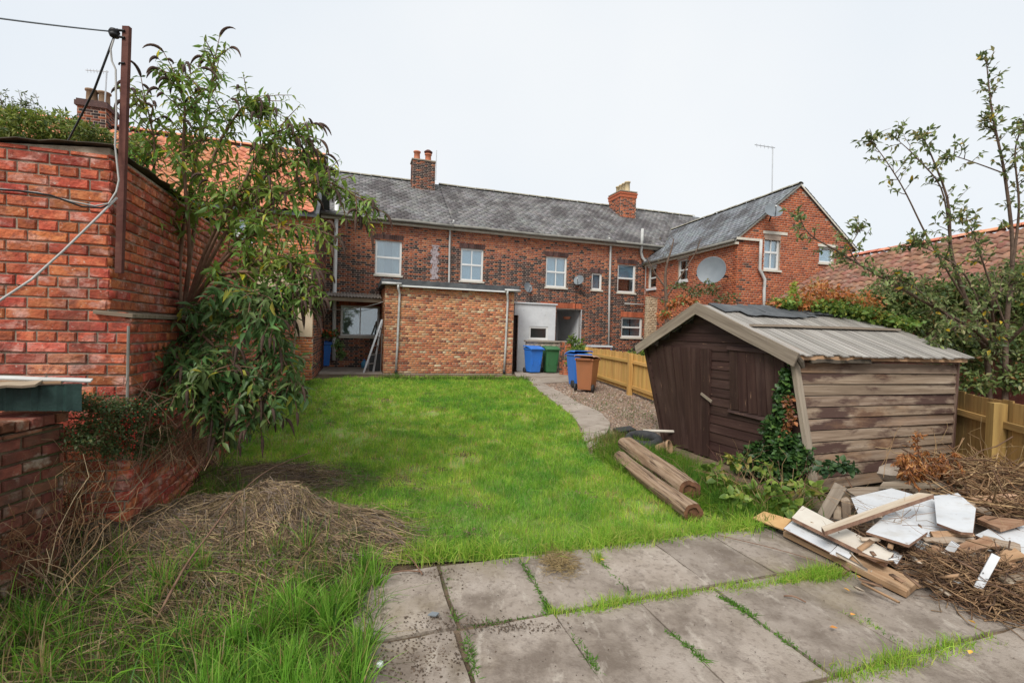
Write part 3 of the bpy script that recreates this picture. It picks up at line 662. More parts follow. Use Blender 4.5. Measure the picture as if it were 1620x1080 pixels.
for q in (s1_, s2_):          # windows in the side wall: sub-frame turned through a right angle
    fr = MB(); fw = .06
    a, b, z0, z1 = q
    x = .05
    fr.box(x, x+.06, a, b, z0, z0+fw).box(x, x+.06, a, b, z1-fw, z1).box(x+.001, x+.059, a, a+fw, z0+fw, z1-fw).box(x+.001, x+.059, b-fw, b, z0+fw, z1-fw).box(x-.005, x+.055, a+fw, b-fw, (z0+z1)/2-.03, (z0+z1)/2+.03)
    f_ = fr.build('window', M['pvc'], wing, bevel=.004)
    for (za, zb) in ((z0+fw, (z0+z1)/2-.03), ((z0+z1)/2+.03, z1-fw)): MB().box(x+.025, x+.03, a+fw-.002, b-fw+.002, za-.002, zb+.002).build('pane', M['glass_dark'], f_)
    MB().box(.5, .52, a-.1, b+.1, z0-.1, z1+.1).build('room_wall', M['interior'], f_)
    MB().box(-.08, x+.001, a-.06, b+.06, z0-.09, z0-.003).build('sill', M['panel_white'], f_)
    n = 8; MB().prism([(-.02, a-.05, z1+.003)] + [(-.02, a-.05+(b-a+.1)*i/n, z1+.06+.09*math.sin(math.pi*i/n)) for i in range(n+1)] + [(-.02, b+.05, z1+.003)], (.05, 0, 0)).build('arch', M['panel_white'], f_)
slope = np.array([WH, 0, WR-WE]); SL = np.linalg.norm(slope); Vs = slope/SL; Ns = np.array([-Vs[2], 0, Vs[0]])
ov = .16
rb = MB(); k_ = (WR-WE)/WH
sec = [(-ov, -.06, WE-ov*k_+.05), (WH, -.06, WR+.05), (GW+ov, -.06, WE-ov*k_+.05), (GW+ov, -.06, WE-ov*k_-.02), (WH, -.06, WR-.03), (-ov, -.06, WE-ov*k_-.02)]
rb.prism(sec, (0, WL, 0)); wr = rb.build('roof', M['felt'], wing)
slates(wr, np.array([-ov, WL-.08, WE-ov*k_+.05]) + Ns*.02, (0, -1, 0), Vs, Ns, WL, SL+ov*1.25-.04, base=(.21, .225, .24), var=.10)
slates(wr, np.array([GW+ov, -.07, WE-ov*k_+.05]) + np.array([Vs[2], 0, Vs[0]])*.02, (0, 1, 0), np.array([-Vs[0], 0, Vs[2]]), np.array([Vs[2], 0, Vs[0]]), WL, SL+ov*1.25-.04, base=(.21, .225, .24), var=.10)
ridge_tiles(wr, (WH, -.06, WR+.045), (WH, WL-.4, WR+.045), .45, .11)
MB().tube([(-ov-.05, -.05, WE-ov*k_+.0), (-ov-.05, 5.8, WE-ov*k_+.0)], .05, 8).build('gutter', M['gutter_dark'], wing, smooth=True)
MB().box(-ov+.02, .0, -.04, 5.8, WE-ov*k_-.11, WE-ov*k_-.021).build('fascia', M['lintel'], wing)
MB().box(-.12, .86, -.10, -.012, WE-.10, WE-.02).build('string_course', M['lintel'], wing)
vp = [wf(1050, 392), wf(1066, 363)]
q1 = PY(1052, 390, 21.2); q2 = PY(1064, 364, 22.3)
pf = lambda x, y, d=-.1: (wf(x, y, d)[0], d, wf(x, y, d)[1])
MB().tube([pf(1204, 380), pf(1203, 405), pf(1202, 426), pf(1206, 434), pf(1210, 442), pf(1209, 460), pf(1208, 560)], .05, 10).build('downpipe', M['gutter'], wing, smooth=True)
# white verge strip along the right rake
MB().prism([(WH, -.075, WR+.03), (GW+ov, -.075, WE-ov*k_+.03), (GW+ov, -.075, WE-ov*k_-.03), (WH, -.075, WR-.04)], (0, .012, 0)).build('verge_strip', M['lintel'], wing)
MB().prism([(-ov, -.075, WE-ov*k_+.03), (WH, -.075, WR+.03), (WH, -.075, WR-.03), (-ov, -.075, WE-ov*k_-.03)], (0, .012, 0)).build('verge_strip', M['gutter_dark'], wing)

# ------------------------------------------------------------------ flat-roofed extension
EV = 16.25
eL = FP(608, 520, EV)[0]; eR = FP(812, 520, EV)[0]; eH = FP(715, 457, EV)[1]-GZ; eHL = FP(612, 449, EV)[1]-GZ; eHR = FP(805, 462, EV)[1]-GZ
ext = thing('brick_extension', 'flat-roofed extension of mottled buff and orange brick, without windows, facing the lawn', 'extension', tuple(UV(eL, EV, GZ)), YAW)
ew = eR-eL; ed = FV-EV
print('ext', ew, eH, eHL, eHR)
MB().box(0, ew, 0, .2, -.1, eH).box(0, .2, .2, ed-.03, -.1, eH).box(ew-.2, ew, .2, ed-.03, -.1, eH).build('wall', M['mortar'], ext)
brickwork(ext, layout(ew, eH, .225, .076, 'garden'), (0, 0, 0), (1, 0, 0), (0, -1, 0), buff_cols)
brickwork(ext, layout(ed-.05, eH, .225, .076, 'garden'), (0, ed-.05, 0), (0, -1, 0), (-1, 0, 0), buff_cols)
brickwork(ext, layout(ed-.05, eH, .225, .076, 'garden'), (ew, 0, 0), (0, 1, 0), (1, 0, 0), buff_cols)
rb = MB(); rb.hexa([(-.14, -.16, eH), (ew+.14, -.16, eH), (ew+.14, ed-.05, eH+.05), (-.14, ed-.05, eH+.05), (-.14, -.16, eH+.20), (ew+.14, -.16, eH+.20), (ew+.14, ed-.05, eH+.24), (-.14, ed-.05, eH+.24)])
er = rb.build('roof', M['felt'], ext, bevel=.01)
MB().box(.45, ew-.35, -.185, -.163, eH-.03, eH+.02).build('fascia', M['pvc'], ext)
for (x0, x1) in ((-.12, .5), (ew-.42, ew+.16)): MB().tube([(x0, -.2, eH+.05), (x1, -.2, eH+.05)], .045, 8).build('gutter', M['gutter'], ext, smooth=True)
for xx in (.40, ew-.32):
    MB().tube([(xx, -.2, eH+.03), (xx, -.19, eH-.08), (xx+.06, -.06, eH-.24), (xx+.06, -.055, eH-.4), (xx+.03, -.055, .9), (xx, -.055, .06)], .038, 10).build('downpipe', M['gutter'], ext, smooth=True)
    MB().tube([(xx, -.055, .10), (xx, -.075, .0)], .05, 10).build('pipe_shoe', M['blackplastic'], ext, smooth=True)

# ------------------------------------------------------------------ corrugated canopy between the extension and the tiled house
cL = FP(500, 470, FV-1.2)[0]; cR = eL-.05
zc = FP(560, 470, FV-1.2)[1]
cano = thing('lean_to_canopy', 'rusty corrugated lean-to roof on timber beams beside the brick extension', 'canopy', tuple(UV(cL, FV-1.2, GZ)), YAW)
n = 60; vs = []
for (y, zz) in ((-.15, zc-GZ), (1.18, zc-GZ+.22)):
    for i in range(n+1): vs.append(((cR-cL)*i/n, y, zz + .025*math.sin(i*2*math.pi/3)))
MB().add(vs, [(i, i+1, n+2+i, n+1+i) for i in range(n)]).build('sheet', M['rust_grey'] if 'rust_grey' in M else pmat('grey corrugated sheet', [(.16, .13, .11), (.30, .26, .22)], scale=3, bump=.2), cano, smooth=True)
MB().box(0, cR-cL, -.1, -.02, zc-GZ-.16, zc-GZ-.03).build('beam', M['plank_grey'], cano)
MB().box(0, cR-cL, .5, .58, zc-GZ-.10, zc-GZ+.06).build('beam', M['plank_grey'], cano)
MB().box(.05, .14, -.1, -.02, -.02, zc-GZ-.161).build('post', M['plank_grey'], cano)

# ------------------------------------------------------------------ white lean-to
LV = 17.2
lL = FP(813, 530, LV)[0]; lR = FP(878, 530, LV)[0]; lHl = FP(815, 477, LV)[1]-GZ; lHr = FP(876, 485, LV)[1]-GZ
lean = thing('white_lean_to', 'flaking whitewashed lean-to with a small window behind the wheelie bins', 'outbuilding', tuple(UV(lL, LV, GZ)), YAW)
lw = lR-lL; wx = rct(lambda x, y: (FP(x, y, LV)[0]-lL, FP(x, y, LV)[1]-GZ), 837, 867, 516.5, 537)
lh = (lHl+lHr)/2
mb = MB(); panels(mb, lw, lh, [wx, (-.01, .16, -.1, lh-.45)], 0, .12); mb.box(0, .1, .3, FV-LV-.03, -.1, lh).box(lw-.1, lw, .12, FV-LV-.03, -.1, lh)
mb.build('wall', M['whitewash'], lean)
window(lean, *wx, cols=1, rows=1, look='olive', y=.02, sill=True)
MB().box(-.05, lw+.05, -.06, FV-LV-.03, lh+.002, lh+.05).build('roof', M['whitewash'], lean)
MB().box(.0, .15, .2, .24, 0, lh-.46).build('door', M['brownpaint'], lean)
# ------------------------------------------------------------------ boards
def frame_matrix(c, ex, ez):
    ex = Vector(ex).normalized(); ez = Vector(ez); ez = (ez - ex*ez.dot(ex)).normalized(); ey = ez.cross(ex)
    R = Matrix((ex, ey, ez)).transposed().to_4x4(); return Matrix.Translation(Vector(c)) @ R
def board_mesh(name, L, w, t, seg=5, warp=.004, rag=0.0, taper=0.0):
    vs = []; fs = []
    for i in range(seg+1):
        x = -L/2 + L*i/seg; j = rng.uniform(-warp, warp, 2); ww = w/2*(1-taper*i/seg)
        e = (rng.uniform(-rag, rag, 2) if rag else (0, 0))
        x0 = x + (rng.uniform(-rag, rag) if rag and i in (0, seg) else 0)
        vs += [(x0, -ww+e[0], -t/2+j[1]), (x, ww+e[1], -t/2+j[1]), (x, ww+e[1], t/2+j[1]), (x0, -ww+e[0], t/2+j[1])]
    for i in range(seg):
        b = 4*i
        for k in range(4): fs.append((b+k, b+4+k, b+4+(k+1) % 4, b+(k+1) % 4))
    fs += [(0, 1, 2, 3), (4*seg+3, 4*seg+2, 4*seg+1, 4*seg)]
    me = bpy.data.meshes.new(name); me.from_pydata(vs, [], fs); me.update(); return me
def board(name, parent, a, b, w, t, nrm, mat, rag=0.0, warp=.003, seg=5, taper=0.0):
    """plank from a to b (world), w wide, t thick along nrm; its own local x runs along the grain"""
    a, b = Vector(a), Vector(b); me = board_mesh(name, (b-a).length, w, t, seg, warp, rag, taper)
    o = link(name, me, M[mat] if isinstance(mat, str) else mat, parent)
    o.matrix_local = root_inv(parent) @ frame_matrix((a+b)/2, b-a, nrm)
    return o
def quad_board(name, px, zs, t, mat, label=None, cat=None, poly=False, group=None, edge=None):
    """loose sheet: photo outline, each corner at its own real height above ground, with thickness"""
    P = [PZ(x, y, z) for (x, y), z in zip(px, zs)]
    A_ = np.column_stack([np.array(P)[:, :2], np.ones(len(P))]); k_ = np.linalg.lstsq(A_, np.array(P)[:, 2], rcond=None)[0]     # one flat plane through the corners
    nrm_ = np.array([-k_[0], -k_[1], 1.]); P = [CAM+ray(x, y)*((k_[2]-CAM @ nrm_)/(ray(x, y) @ nrm_)) for (x, y) in px]
    c = np.mean(P, 0); n = np.cross(P[1]-P[0], P[2]-P[0]); n /= np.linalg.norm(n); n = n if n[2] > 0 else -n
    ex = P[1]-P[0] if np.linalg.norm(P[1]-P[0]) > np.linalg.norm(P[2]-P[1]) else P[2]-P[1]
    FM = frame_matrix(c, ex, n); inv = np.array(FM.inverted())
    Q = [inv[:3, :3] @ p + inv[:3, 3] for p in P]
    mb = MB(); mb.prism([q*np.array([1, 1, 1])-np.array([0, 0, t]) for q in Q], (0, 0, t))
    o = mb.build(name, M[mat])
    if edge:
        o.data.materials.append(M[edge])
        for pl in o.data.polygons:
            if abs(pl.normal.z) < .5: pl.material_index = 1
    o.matrix_world = FM
    if label: tag(o, label, cat, group)
    import bmesh as _b
    bm = _b.new(); bm.from_mesh(o.data); _b.ops.recalc_face_normals(bm, faces=bm.faces[:]); bm.to_mesh(o.data); bm.free()
    return o

# ------------------------------------------------------------------ tiled house to the left
HV, HR, HE, HRZ = 14.0, -1.12, 4.9-GZ, 7.3-GZ
HL = -12.0
th = thing('pantiled_house', 'orange brick house with red pantile roof rising behind the buddleia', 'house', tuple(UV(HL, HV, GZ)), YAW)
hw = HR-HL
hwn = [((lambda a, b: (a, b))(FP(372, 360, HV)[0]-HL, FP(400, 360, HV)[0]-HL))]
hr_ = (hwn[0][0], hwn[0][1], FP(386, 395, HV)[1]-GZ, FP(386, 345, HV)[1]-GZ)
hr2 = (FP(470, 360, HV)[0]-HL, FP(482, 360, HV)[0]-HL, FP(476, 375, HV)[1]-GZ, FP(476, 345, HV)[1]-GZ)
mb = MB(); panels(mb, hw, HE, [hr_], 0, .22); mb.box(hw-.2, hw, .22, 6, 0, HE).box(0, .2, .22, 6, 0, HE).build('wall', M['mortar'], th)
A = cut(layout(hw, HE, .225, .076, 'garden'), [hr_]); A = A[A[:, 0] > hw-6.5]
brickwork(th, A, (0, 0, 0), (1, 0, 0), (0, -1, 0), orange_cols)
brickwork(th, layout(4.6, HE, .225, .076, 'garden'), (hw, 0, 0), (0, 1, 0), (1, 0, 0), terrace_cols(9, .6))
window(th, *hr_, cols=2, rows=2, look='blind')
MB().box(hw-1.5, hw-.02, -.03, -.011, 1.2, 2.9).build('render_patch', M['render'], th)
rise = HRZ-HE; back = 3.0; tip = np.array([0, back, rise]); L = np.linalg.norm(tip); V = tip/L
mb = MB(); mb.prism([(0, -.25, HE-.25*rise/back), (0, back, HRZ), (0, 6.25, HE-.25*rise/back), (0, 6.25, HE-.25*rise/back-.1), (0, back, HRZ-.12), (0, -.25, HE-.25*rise/back-.1)], (hw+.1, 0, 0))
rf = mb.build('roof', M['felt'], th)
pantile_roof(rf, np.array([0, -.28, HE-.28*rise/back+.03]), (1, 0, 0), V, hw+.12, L+.30, 'pantile', lambda s, t: min(abs(s-(hw-.3)), abs(s-5.6)*1.0 if s < 7 and s > 4 else 9)*1.0 + (0 if t > .6 else .4), 300)
ridge_tiles(rf, (0, back, HRZ+.03), (hw+.1, back, HRZ+.03), .42, .14, 'pantile')
def stack(root, u0, u1, d, z0, z1, cols, pots, depth=.6, pot='pot_buff'):
    st = MB().box(u0, u1, d, d+depth, z0, z1).build('chimney', M['mortar_dark'], root); w = u1-u0
    for o_, U_, N_, ww in (((u0, d, z0), (1, 0, 0), (0, -1, 0), w), ((u0, d+depth, z0), (0, -1, 0), (-1, 0, 0), depth), ((u1, d, z0), (0, 1, 0), (1, 0, 0), depth)):
        brickwork(st, layout(ww, z1-z0, .225, .076, 'flemish'), o_, U_, N_, cols)
    MB().box(u0-.05, u1+.05, d-.05, d+depth+.05, z1-.14, z1-.01).box(u0-.02, u1+.02, d-.02, d+depth+.02, z1, z1+.05).build('corbel', M['lintel_dark'], st)
    for (fx, h, r_) in pots:
        MB().lathe([(r_*1.05, 0), (r_*.92, h*.1), (r_*.85, h*.85), (r_*1.08, h*.9), (r_*1.08, h), (r_*.7, h), (r_*.7, h*.5)], (u0+w*fx, d+depth/2, z1+.04), 14).build('chimney_pot', M[pot], st, smooth=True)
    return st
a0, zt = FP(122, 158, HV+2.6); a1, _ = FP(168, 158, HV+2.6); zb = FP(145, 200, HV+2.6)[1]
st = stack(th, a0-HL, a1-HL, 2.6, zb-GZ-.6, zt-GZ, terrace_cols(30, .6), [(.28, .42, .15), (.72, .40, .15)], .7, 'pot_dark')
a0, zt = FP(491, 250, HV+2.7); a1, _ = FP(503, 250, HV+2.7)
stack(th, a0-HL, a1-HL, 2.75, zt-GZ-.9, zt-GZ, orange_cols, [(.5, .32, .12)], .35, 'pot')
p = lambda x, y: (FP(x, y, HV+2.4)[0]-HL, 2.4, FP(x, y, HV+2.4)[1]-GZ)
ar = thing('roof_aerial', 'thin television aerial on the chimney behind the rusty pole', 'aerial', tuple(UV(FP(167, 160, HV+2.4)[0], HV+2.4, FP(167, 160, HV+2.4)[1])), YAW)
wp = lambda x, y: UV(FP(x, y, HV+2.4)[0], HV+2.4, FP(x, y, HV+2.4)[1])
MB().tube([wp(166, 162), wp(169, 112)], .018, 6).build('mast', M['metal'], ar, world=True)
mb = MB().tube([wp(135, 111), wp(172, 114)], .012, 5)
for i in range(6): mb.tube([wp(138+i*5, 109+i*.4), wp(139+i*5, 115+i*.4)], .008, 4)
mb.build('boom', M['metal'], ar, world=True)

# ------------------------------------------------------------------ brick outbuilding with individual bricks
OV, OU, OP = 4.12, -1.68, -1.55         # front wall depth, upper side wall, plinth side wall
OT, OZ = 2.90, 1.74
OL = -4.2
ob = thing('brick_outbuilding', 'weathered red brick outbuilding with felt roof edge carrying the rusty pole', 'outbuilding', tuple(UV(OU, OV, 0)), YAW)
def ol(s, t, z): return (s-OU, t-OV, z)
OLEN = 5.2
mb = MB()
mb.prism([ol(OL, OV+.012, -.1), ol(OU-.01, OV+.012, -.1), ol(OU-.01, OV+.012, OT+.02), ol(OL, OV+.012, OT-.2)], (0, .2, 0))
mb.box(-.21, -.012, .2, OLEN, -.1, OT)
mb.build('wall', M['mortar'], ob)
MB().box(-.1, OP-OU-.012, .013, OLEN+9.6, -.1, OZ-.03).build('plinth', M['mortar'], ob)
BR = []        # (origin, U, N, s0, s1, z0, z1) in local coordinates
def bond(A, o_, U_, N_):
    for a in A: BR.append((np.array(o_, float), np.array(U_, float), np.array(N_, float), *a))
zb0 = .08
A = layout(OP-OL, OT-zb0-.03, .228, .0765, 'garden', .011); A[:, 2:4] += zb0
for a in A:
    w_ = OP-OL if a[3] < OZ+.02 else OU-OL
    if a[0] < w_-.03: bond([(a[0], min(a[1], w_-.003), *a[2:])], ol(OL, OV, 0), (1, 0, 0), (0, -1, 0))
A = layout(OLEN, OT-OZ-.05, .228, .0765, 'garden', .011); A[:, 2:4] += OZ+.03; bond(A, ol(OU, OV, 0), (0, 1, 0), (1, 0, 0))
A = layout(9.5, OZ-.02, .228, .0765, 'garden', .011); bond(A, ol(OP, OV, 0), (0, 1, 0), (1, 0, 0))
def seen_size(b):
    o_, U_, N_, s0, s1, z0, z1, h = b; c = o_ + U_*(s0+s1)/2; w = UV(OU+c[0], OV+c[1], (z0+z1)/2); d = w-CAM
    Nw = UV(N_[0], N_[1]); x = d @ _R/(d @ _F)*FPX+810; y = 540-(d @ _U)/(d @ _F)*FPX
    if x < -60 or x > 480 or y > 1000: return 0
    return max(0, -(Nw @ d))/np.linalg.norm(d)**3*(s1-s0)
BR.sort(key=lambda b: -seen_size(b))
def brick_mesh(L, H, d=.05):
    mb = MB(); c = .006
    x = [-L/2, -L/2+c, 0, L/2-c, L/2]; vs = []; fs = []
    jit = lambda s=.003: rng.uniform(-s, s)
    front = [(-L/2+c, -H/2+c), (0, -H/2+c+jit()), (L/2-c, -H/2+c), (L/2-c, H/2-c), (0, H/2-c+jit()), (-L/2+c, H/2-c)]
    vs = [(a+jit(), b+jit(), jit(.002)) for a, b in front] + [(a*1.0+np.sign(a)*c, b+np.sign(b)*c, -.01) for a, b in front] + [(a*1.0+np.sign(a)*c, b+np.sign(b)*c, -d) for a, b in front]
    fs = [(0, 1, 4, 5), (1, 2, 3, 4)] + [(6+i, 6+(i+1) % 6, (i+1) % 6, i) for i in range(6)] + [(12+i, 12+(i+1) % 6, 6+(i+1) % 6, 6+i) for i in range(6)]
    me = bpy.data.meshes.new('brick'); me.from_pydata(vs, [], fs); me.update(); me.materials.append(M['brick_old']); return me
BM = {}
def brick_variant(L):
    k = round(L/.02)
    if k not in BM: BM[k] = [brick_mesh(k*.02, .0635) for _ in range(4)]
    return random.choice(BM[k])
def lay_brick(parent, o_, U_, N_, s0, s1, z0, z1, loose=1.0):
    o = link('brick', brick_variant(s1-s0), None, parent); Zx = np.array([0, 0, 1.0])
    R = Matrix((Vector(U_), Vector(Zx), Vector(N_))).transposed().to_4x4()
    if R.determinant() < 0: R = Matrix((-Vector(U_), Vector(Zx), Vector(N_))).transposed().to_4x4()
    c = o_ + U_*(s0+s1)/2 + Zx*(z0+z1)/2 + N_*rng.uniform(-.002, .007)*loose
    L0 = round((s1-s0)/.02)*.02
    o.matrix_local = Matrix.Translation(Vector(c)) @ R @ Matrix.Rotation(rng.uniform(-.012, .012)*loose, 4, 'Z') @ Matrix.Rotation(rng.uniform(-.02, .02)*loose, 4, 'X') @ Matrix.Diagonal(((s1-s0)/L0, (z1-z0)/.0635, 1, 1))
    return o
NB = [b for b in BR if seen_size(b) > 0]
for b in NB[:300]: lay_brick(ob, *b[:7])
rest = NB[300:]
VV, FF, CC = [], [], []; base = 0
for b in rest:
    o_, U_, N_, s0, s1, z0, z1, h = b
    V_, F_, C_ = cells(o_, U_, (0, 0, 1), N_, np.array([s0]), np.array([s1]), np.array([z0]), np.array([z1]), .005+rng.uniform(0, .006), .005+rng.uniform(0, .004), np.array([[1, 1, 1.]]), ch=.006, nback=-.02)
    VV.append(V_); FF.append(F_+base); base += len(V_)
me = np_mesh('brickwork', np.vstack(VV), np.vstack(FF))
M['brick_old_i'] = pmat('old handmade brick far', [(.29, .058, .031), (.42, .10, .047), (.50, .165, .08)], scale=9, rough=.88, bump=.5, bscale=45, rnd=.26, hue=.012, rand='island',
                        dirt=BRD)
o = link('brickwork', me, M['brick_old_i'], ob); o['kind'] = 'stuff'
# rotten ledge where the wall steps out, felt edge of the roof, conduit
lg = MB(); lg.prism([ol(OU-.08, OV-.035, OZ+.0), ol(OP+.02, OV-.03, OZ-.02), ol(OP+.03, OV+1.5, OZ-.02), ol(OU-.01, OV+1.5, OZ+.0)], (0, 0, .028)); lg.build('ledge', M['plank_grey'], ob)
rb = MB(); ring = []
for i in range(25):
    f_ = i/24; ring.append((OL+(OU+.02-OL)*f_, OV-.012-rng.uniform(0, .035), OT-.16+.195*f_+rng.uniform(-.008, .008)))
for i in range(1, 40):
    ring.append((OU+.01+rng.uniform(0, .05), OV+OLEN*i/39, OT+.035+rng.uniform(-.012, .01)))
bk = [(OL, OV+OLEN, OT-.16)]
vs = [ol(*p) for p in ring]+[ol(*p) for p in bk]; nr_ = len(vs); c0 = ol(OU-1.2, OV+2.0, OT-.05)
vs2 = [(x, y_, z_+.006) for x, y_, z_ in vs]; allv = vs+vs2+[c0, (c0[0], c0[1], c0[2]+.02)]
rb.add(allv, [(i, (i+1) % nr_, nr_+(i+1) % nr_, nr_+i) for i in range(nr_)]+[((i+1) % nr_, i, 2*nr_) for i in range(nr_)]+[(nr_+i, nr_+(i+1) % nr_, 2*nr_+1) for i in range(nr_)])
rb.build('roof', M['felt_old'], ob)
MB().tube([ol(OP-.005, OV-.03, 1.0), ol(OP-.003, OV-.03, 1.66)], .009, 6).build('conduit', M['gutter_dark'], ob)
# continuation of the wall towards the house
gw = thing('garden_wall', 'old red brick boundary wall running from the outbuilding towards the houses', 'wall', tuple(UV(OU, OV+OLEN, 0)), YAW)
MB().box(-.2, -.03, .02, 14.0-OV-OLEN-.02, -.05, 2.2).build('wall', M['mortar'], gw)
A = layout(14.0-OV-OLEN-.05, 2.18, .228, .0765, 'garden', .012); bw = brickwork(gw, A, (-.03, .02, 0), (0, 1, 0), (1, 0, 0), orange_cols)

# ------------------------------------------------------------------ rusty pole, insulator and cables
pole = thing('steel_pole', 'rusty square steel pole strapped to the corner of the brick outbuilding', 'pole', tuple(PY(189, 432, 3.44)))
pa, pb = PY(189, 432, 3.42), PY(201, 43, 3.42)
board('post', pole, pa, pb, .048, .028, (0, -1, 0), 'rust', warp=0, seg=2)
pt_ = lambda x, y, Y=3.40: PY(x, y, Y)
MB().tube([pt_(197, 49), pt_(186, 48)], .008, 6).tube([pt_(197, 60), pt_(186, 58)], .008, 6).tube([pt_(186, 46), pt_(185, 60)], .007, 6).build('bracket', M['blackplastic'], pole, world=True)
c = pt_(181, 53); MB().lathe([(.0, -.03), (.026, -.026), (.034, -.008), (.022, 0), (.034, .008), (.026, .026), (0, .03)], (0, 0, 0), 14).build('insulator', M['blackplastic'], pole, smooth=True).location = tuple(c - np.array(pole.location))
MB().tube([pt_(197, 100), pt_(189, 100), pt_(188, 103)], .006, 6).build('hook', M['blackplastic'], pole, world=True)
def sag(a, b, s, n=14): return [a + (b-a)*i/n - np.array([0, 0, s*4*(i/n)*(1-i/n)]) for i in range(n+1)]
def cable(name, pts, r_, mat, label): return tag(MB().tube(pts, r_, 6).build(name, M[mat], smooth=True), label, 'cable')
cable('overhead_wire', sag(pt_(176, 50), PY(-160, 6, 2.6), .01), .005, 'dish', 'thin overhead wire leaving the insulator at the pole top')
cable('black_cable', sag(pt_(180, 60), pt_(165, 100), .0) + [pt_(150, 140), PY(130, 180, 3.6), PY(112, 215, 3.9), PY(100, 236, 4.2)], .007, 'blackplastic', 'black cable slanting from the insulator down behind the roof edge')
cable('grey_conduit_cable', [pt_(180, 62), pt_(175, 78), pt_(177, 97), pt_(183, 110), pt_(184, 180, 3.38), pt_(182, 230, 3.37), pt_(188, 285, 3.36), pt_(184, 303, 3.34), pt_(172, 322, 3.3), pt_(150, 326, 3.27), pt_(110, 318, 3.2), pt_(60, 305, 3.1), pt_(0, 299, 2.98), pt_(-60, 292, 2.85)], .006, 'cable_white', 'grey cable looping down the pole and along the brick front')
cable('black_wall_cable', [pt_(178, 322, 3.33), pt_(160, 329, 3.28), pt_(130, 327, 3.23), pt_(80, 309, 3.13), pt_(30, 302, 3.03), pt_(-60, 296, 2.84)], .007, 'blackplastic', 'black cable clipped to the brick front beside a grey one')
cable('white_hose', [pt_(185, 313, 3.35), pt_(150, 348, 3.24), pt_(100, 397, 3.11), pt_(50, 442, 2.98), pt_(0, 475, 2.86), pt_(-60, 505, 2.7)], .0075, 'cable_white', 'pale hose hanging diagonally across the brick front')

# ------------------------------------------------------------------ low wall in the foreground
lw_ = thing('low_brick_wall', 'low dark mossy brick wall under the green trough at the frame edge', 'wall', (-2.98, 1.2, 0), 0)
x_f = .10
TOPZ = 1.10
MB().box(-.24, x_f-.012, 0, 1.86, -.05, TOPZ-.08).build('core', M['soil'], lw_)
A = layout(1.86, TOPZ-.075, .228, .0765, 'stretch', .014)
M['brick_dark'] = pmat('mossy dark brick', [(.10, .034, .022), (.17, .055, .033), (.22, .09, .055)], scale=9, rough=.9, bump=.6, bscale=45, rnd=.3, hue=.015,
                       dirt=[((.40, .34, .26), 8, .56, .70, .7, None), ((.06, .045, .035), 3.2, .5, .7, .7, None), ((.10, .11, .05), 5, .58, .7, .5, None)])
BMd = BM; BM = {}
_old = M['brick_old']; M['brick_old'] = M['brick_dark']
for a in A: lay_brick(lw_, np.array([x_f, 0, 0.]), np.array([0, 1., 0]), np.array([1., 0, 0]), *a[:4], loose=2)
k = 0.0
while k < 1.84:      # brick-on-edge coping
    o = link('brick', brick_mesh(.072, .0635, .36), None, lw_); R = Matrix(((0, 0, 1), (1, 0, 0), (0, 1, 0))).to_4x4()
    o.matrix_local = Matrix.Translation((x_f+rng.uniform(0, .012), k+.036, TOPZ-.038+rng.uniform(-.006, .006))) @ R
    k += .082
M['brick_old'] = _old; BM = BMd
# trough on it
tr = thing('green_trough', 'dark green plastic trough with a grey strip, behind the low wall', 'trough', tuple(PY(60, 640, 2.95)))
q = lambda x, y, Y: PY(x, y, Y)
body = []
n = 24; vs = []
for (yy) in (612, 650):
    for i in range(n+1):
        p = q(-60 + 190*i/n, yy - (4 if yy == 612 else 0)*i/n, 2.78 + .12*i/n); vs.append(p + np.array([0, .006*math.sin(i*2.6), 0]))
mb = MB().add(vs, [(i, i+1, n+2+i, n+1+i) for i in range(n)])
mb.prism([q(-60, 612, 2.79), q(130, 608, 2.91), q(130, 606, 3.06), q(-60, 609, 3.0)], (0, 0, -.02))
mb.build('tub', M['mesh_green'], tr, world=True)
board('strip', tr, q(-60, 596, 2.74), q(145, 601, 2.94), .035, .010, (0, -.5, 1), M['gutter'], warp=.004)
board('rotten_board', tr, q(-60, 612, 2.72), q(62, 607, 2.82), .06, .014, (0, -.4, 1), 'plank_grey', rag=.012)
board('rotten_board', tr, q(-60, 604, 2.80), q(100, 603, 2.90), .07, .014, (0, -.2, 1), 'plank', rag=.008)

# ------------------------------------------------------------------ pantiled barn to the right
b1, b2 = PY(1345, 408, 14.4), PY(1640, 358, 9.9)
e1 = PY(1216, 483, 14.6)
RH = (b1[2]+b2[2])/2; dirv = (b2-b1); dirv[2] = 0; bl_ = np.linalg.norm(dirv); dirv /= bl_
lat = np.array([dirv[1], -dirv[0], 0]);  lat = lat if lat @ (e1-b1) > 0 else -lat     # towards our side
wid = abs((e1-b1) @ lat); EZ = e1[2]
print('barn', RH, EZ, wid, bl_)
barn = thing('pantiled_barn', 'low barn with old lichened pantile roof behind the creeper-grown shed', 'barn', (b1[0], b1[1], .2))
o0 = b1 + lat*(wid+.15); o0 = np.array([o0[0], o0[1], EZ-.03])
Vb = np.array([b1[0], b1[1], RH]) - o0; Lb = np.linalg.norm(Vb); Vb /= Lb
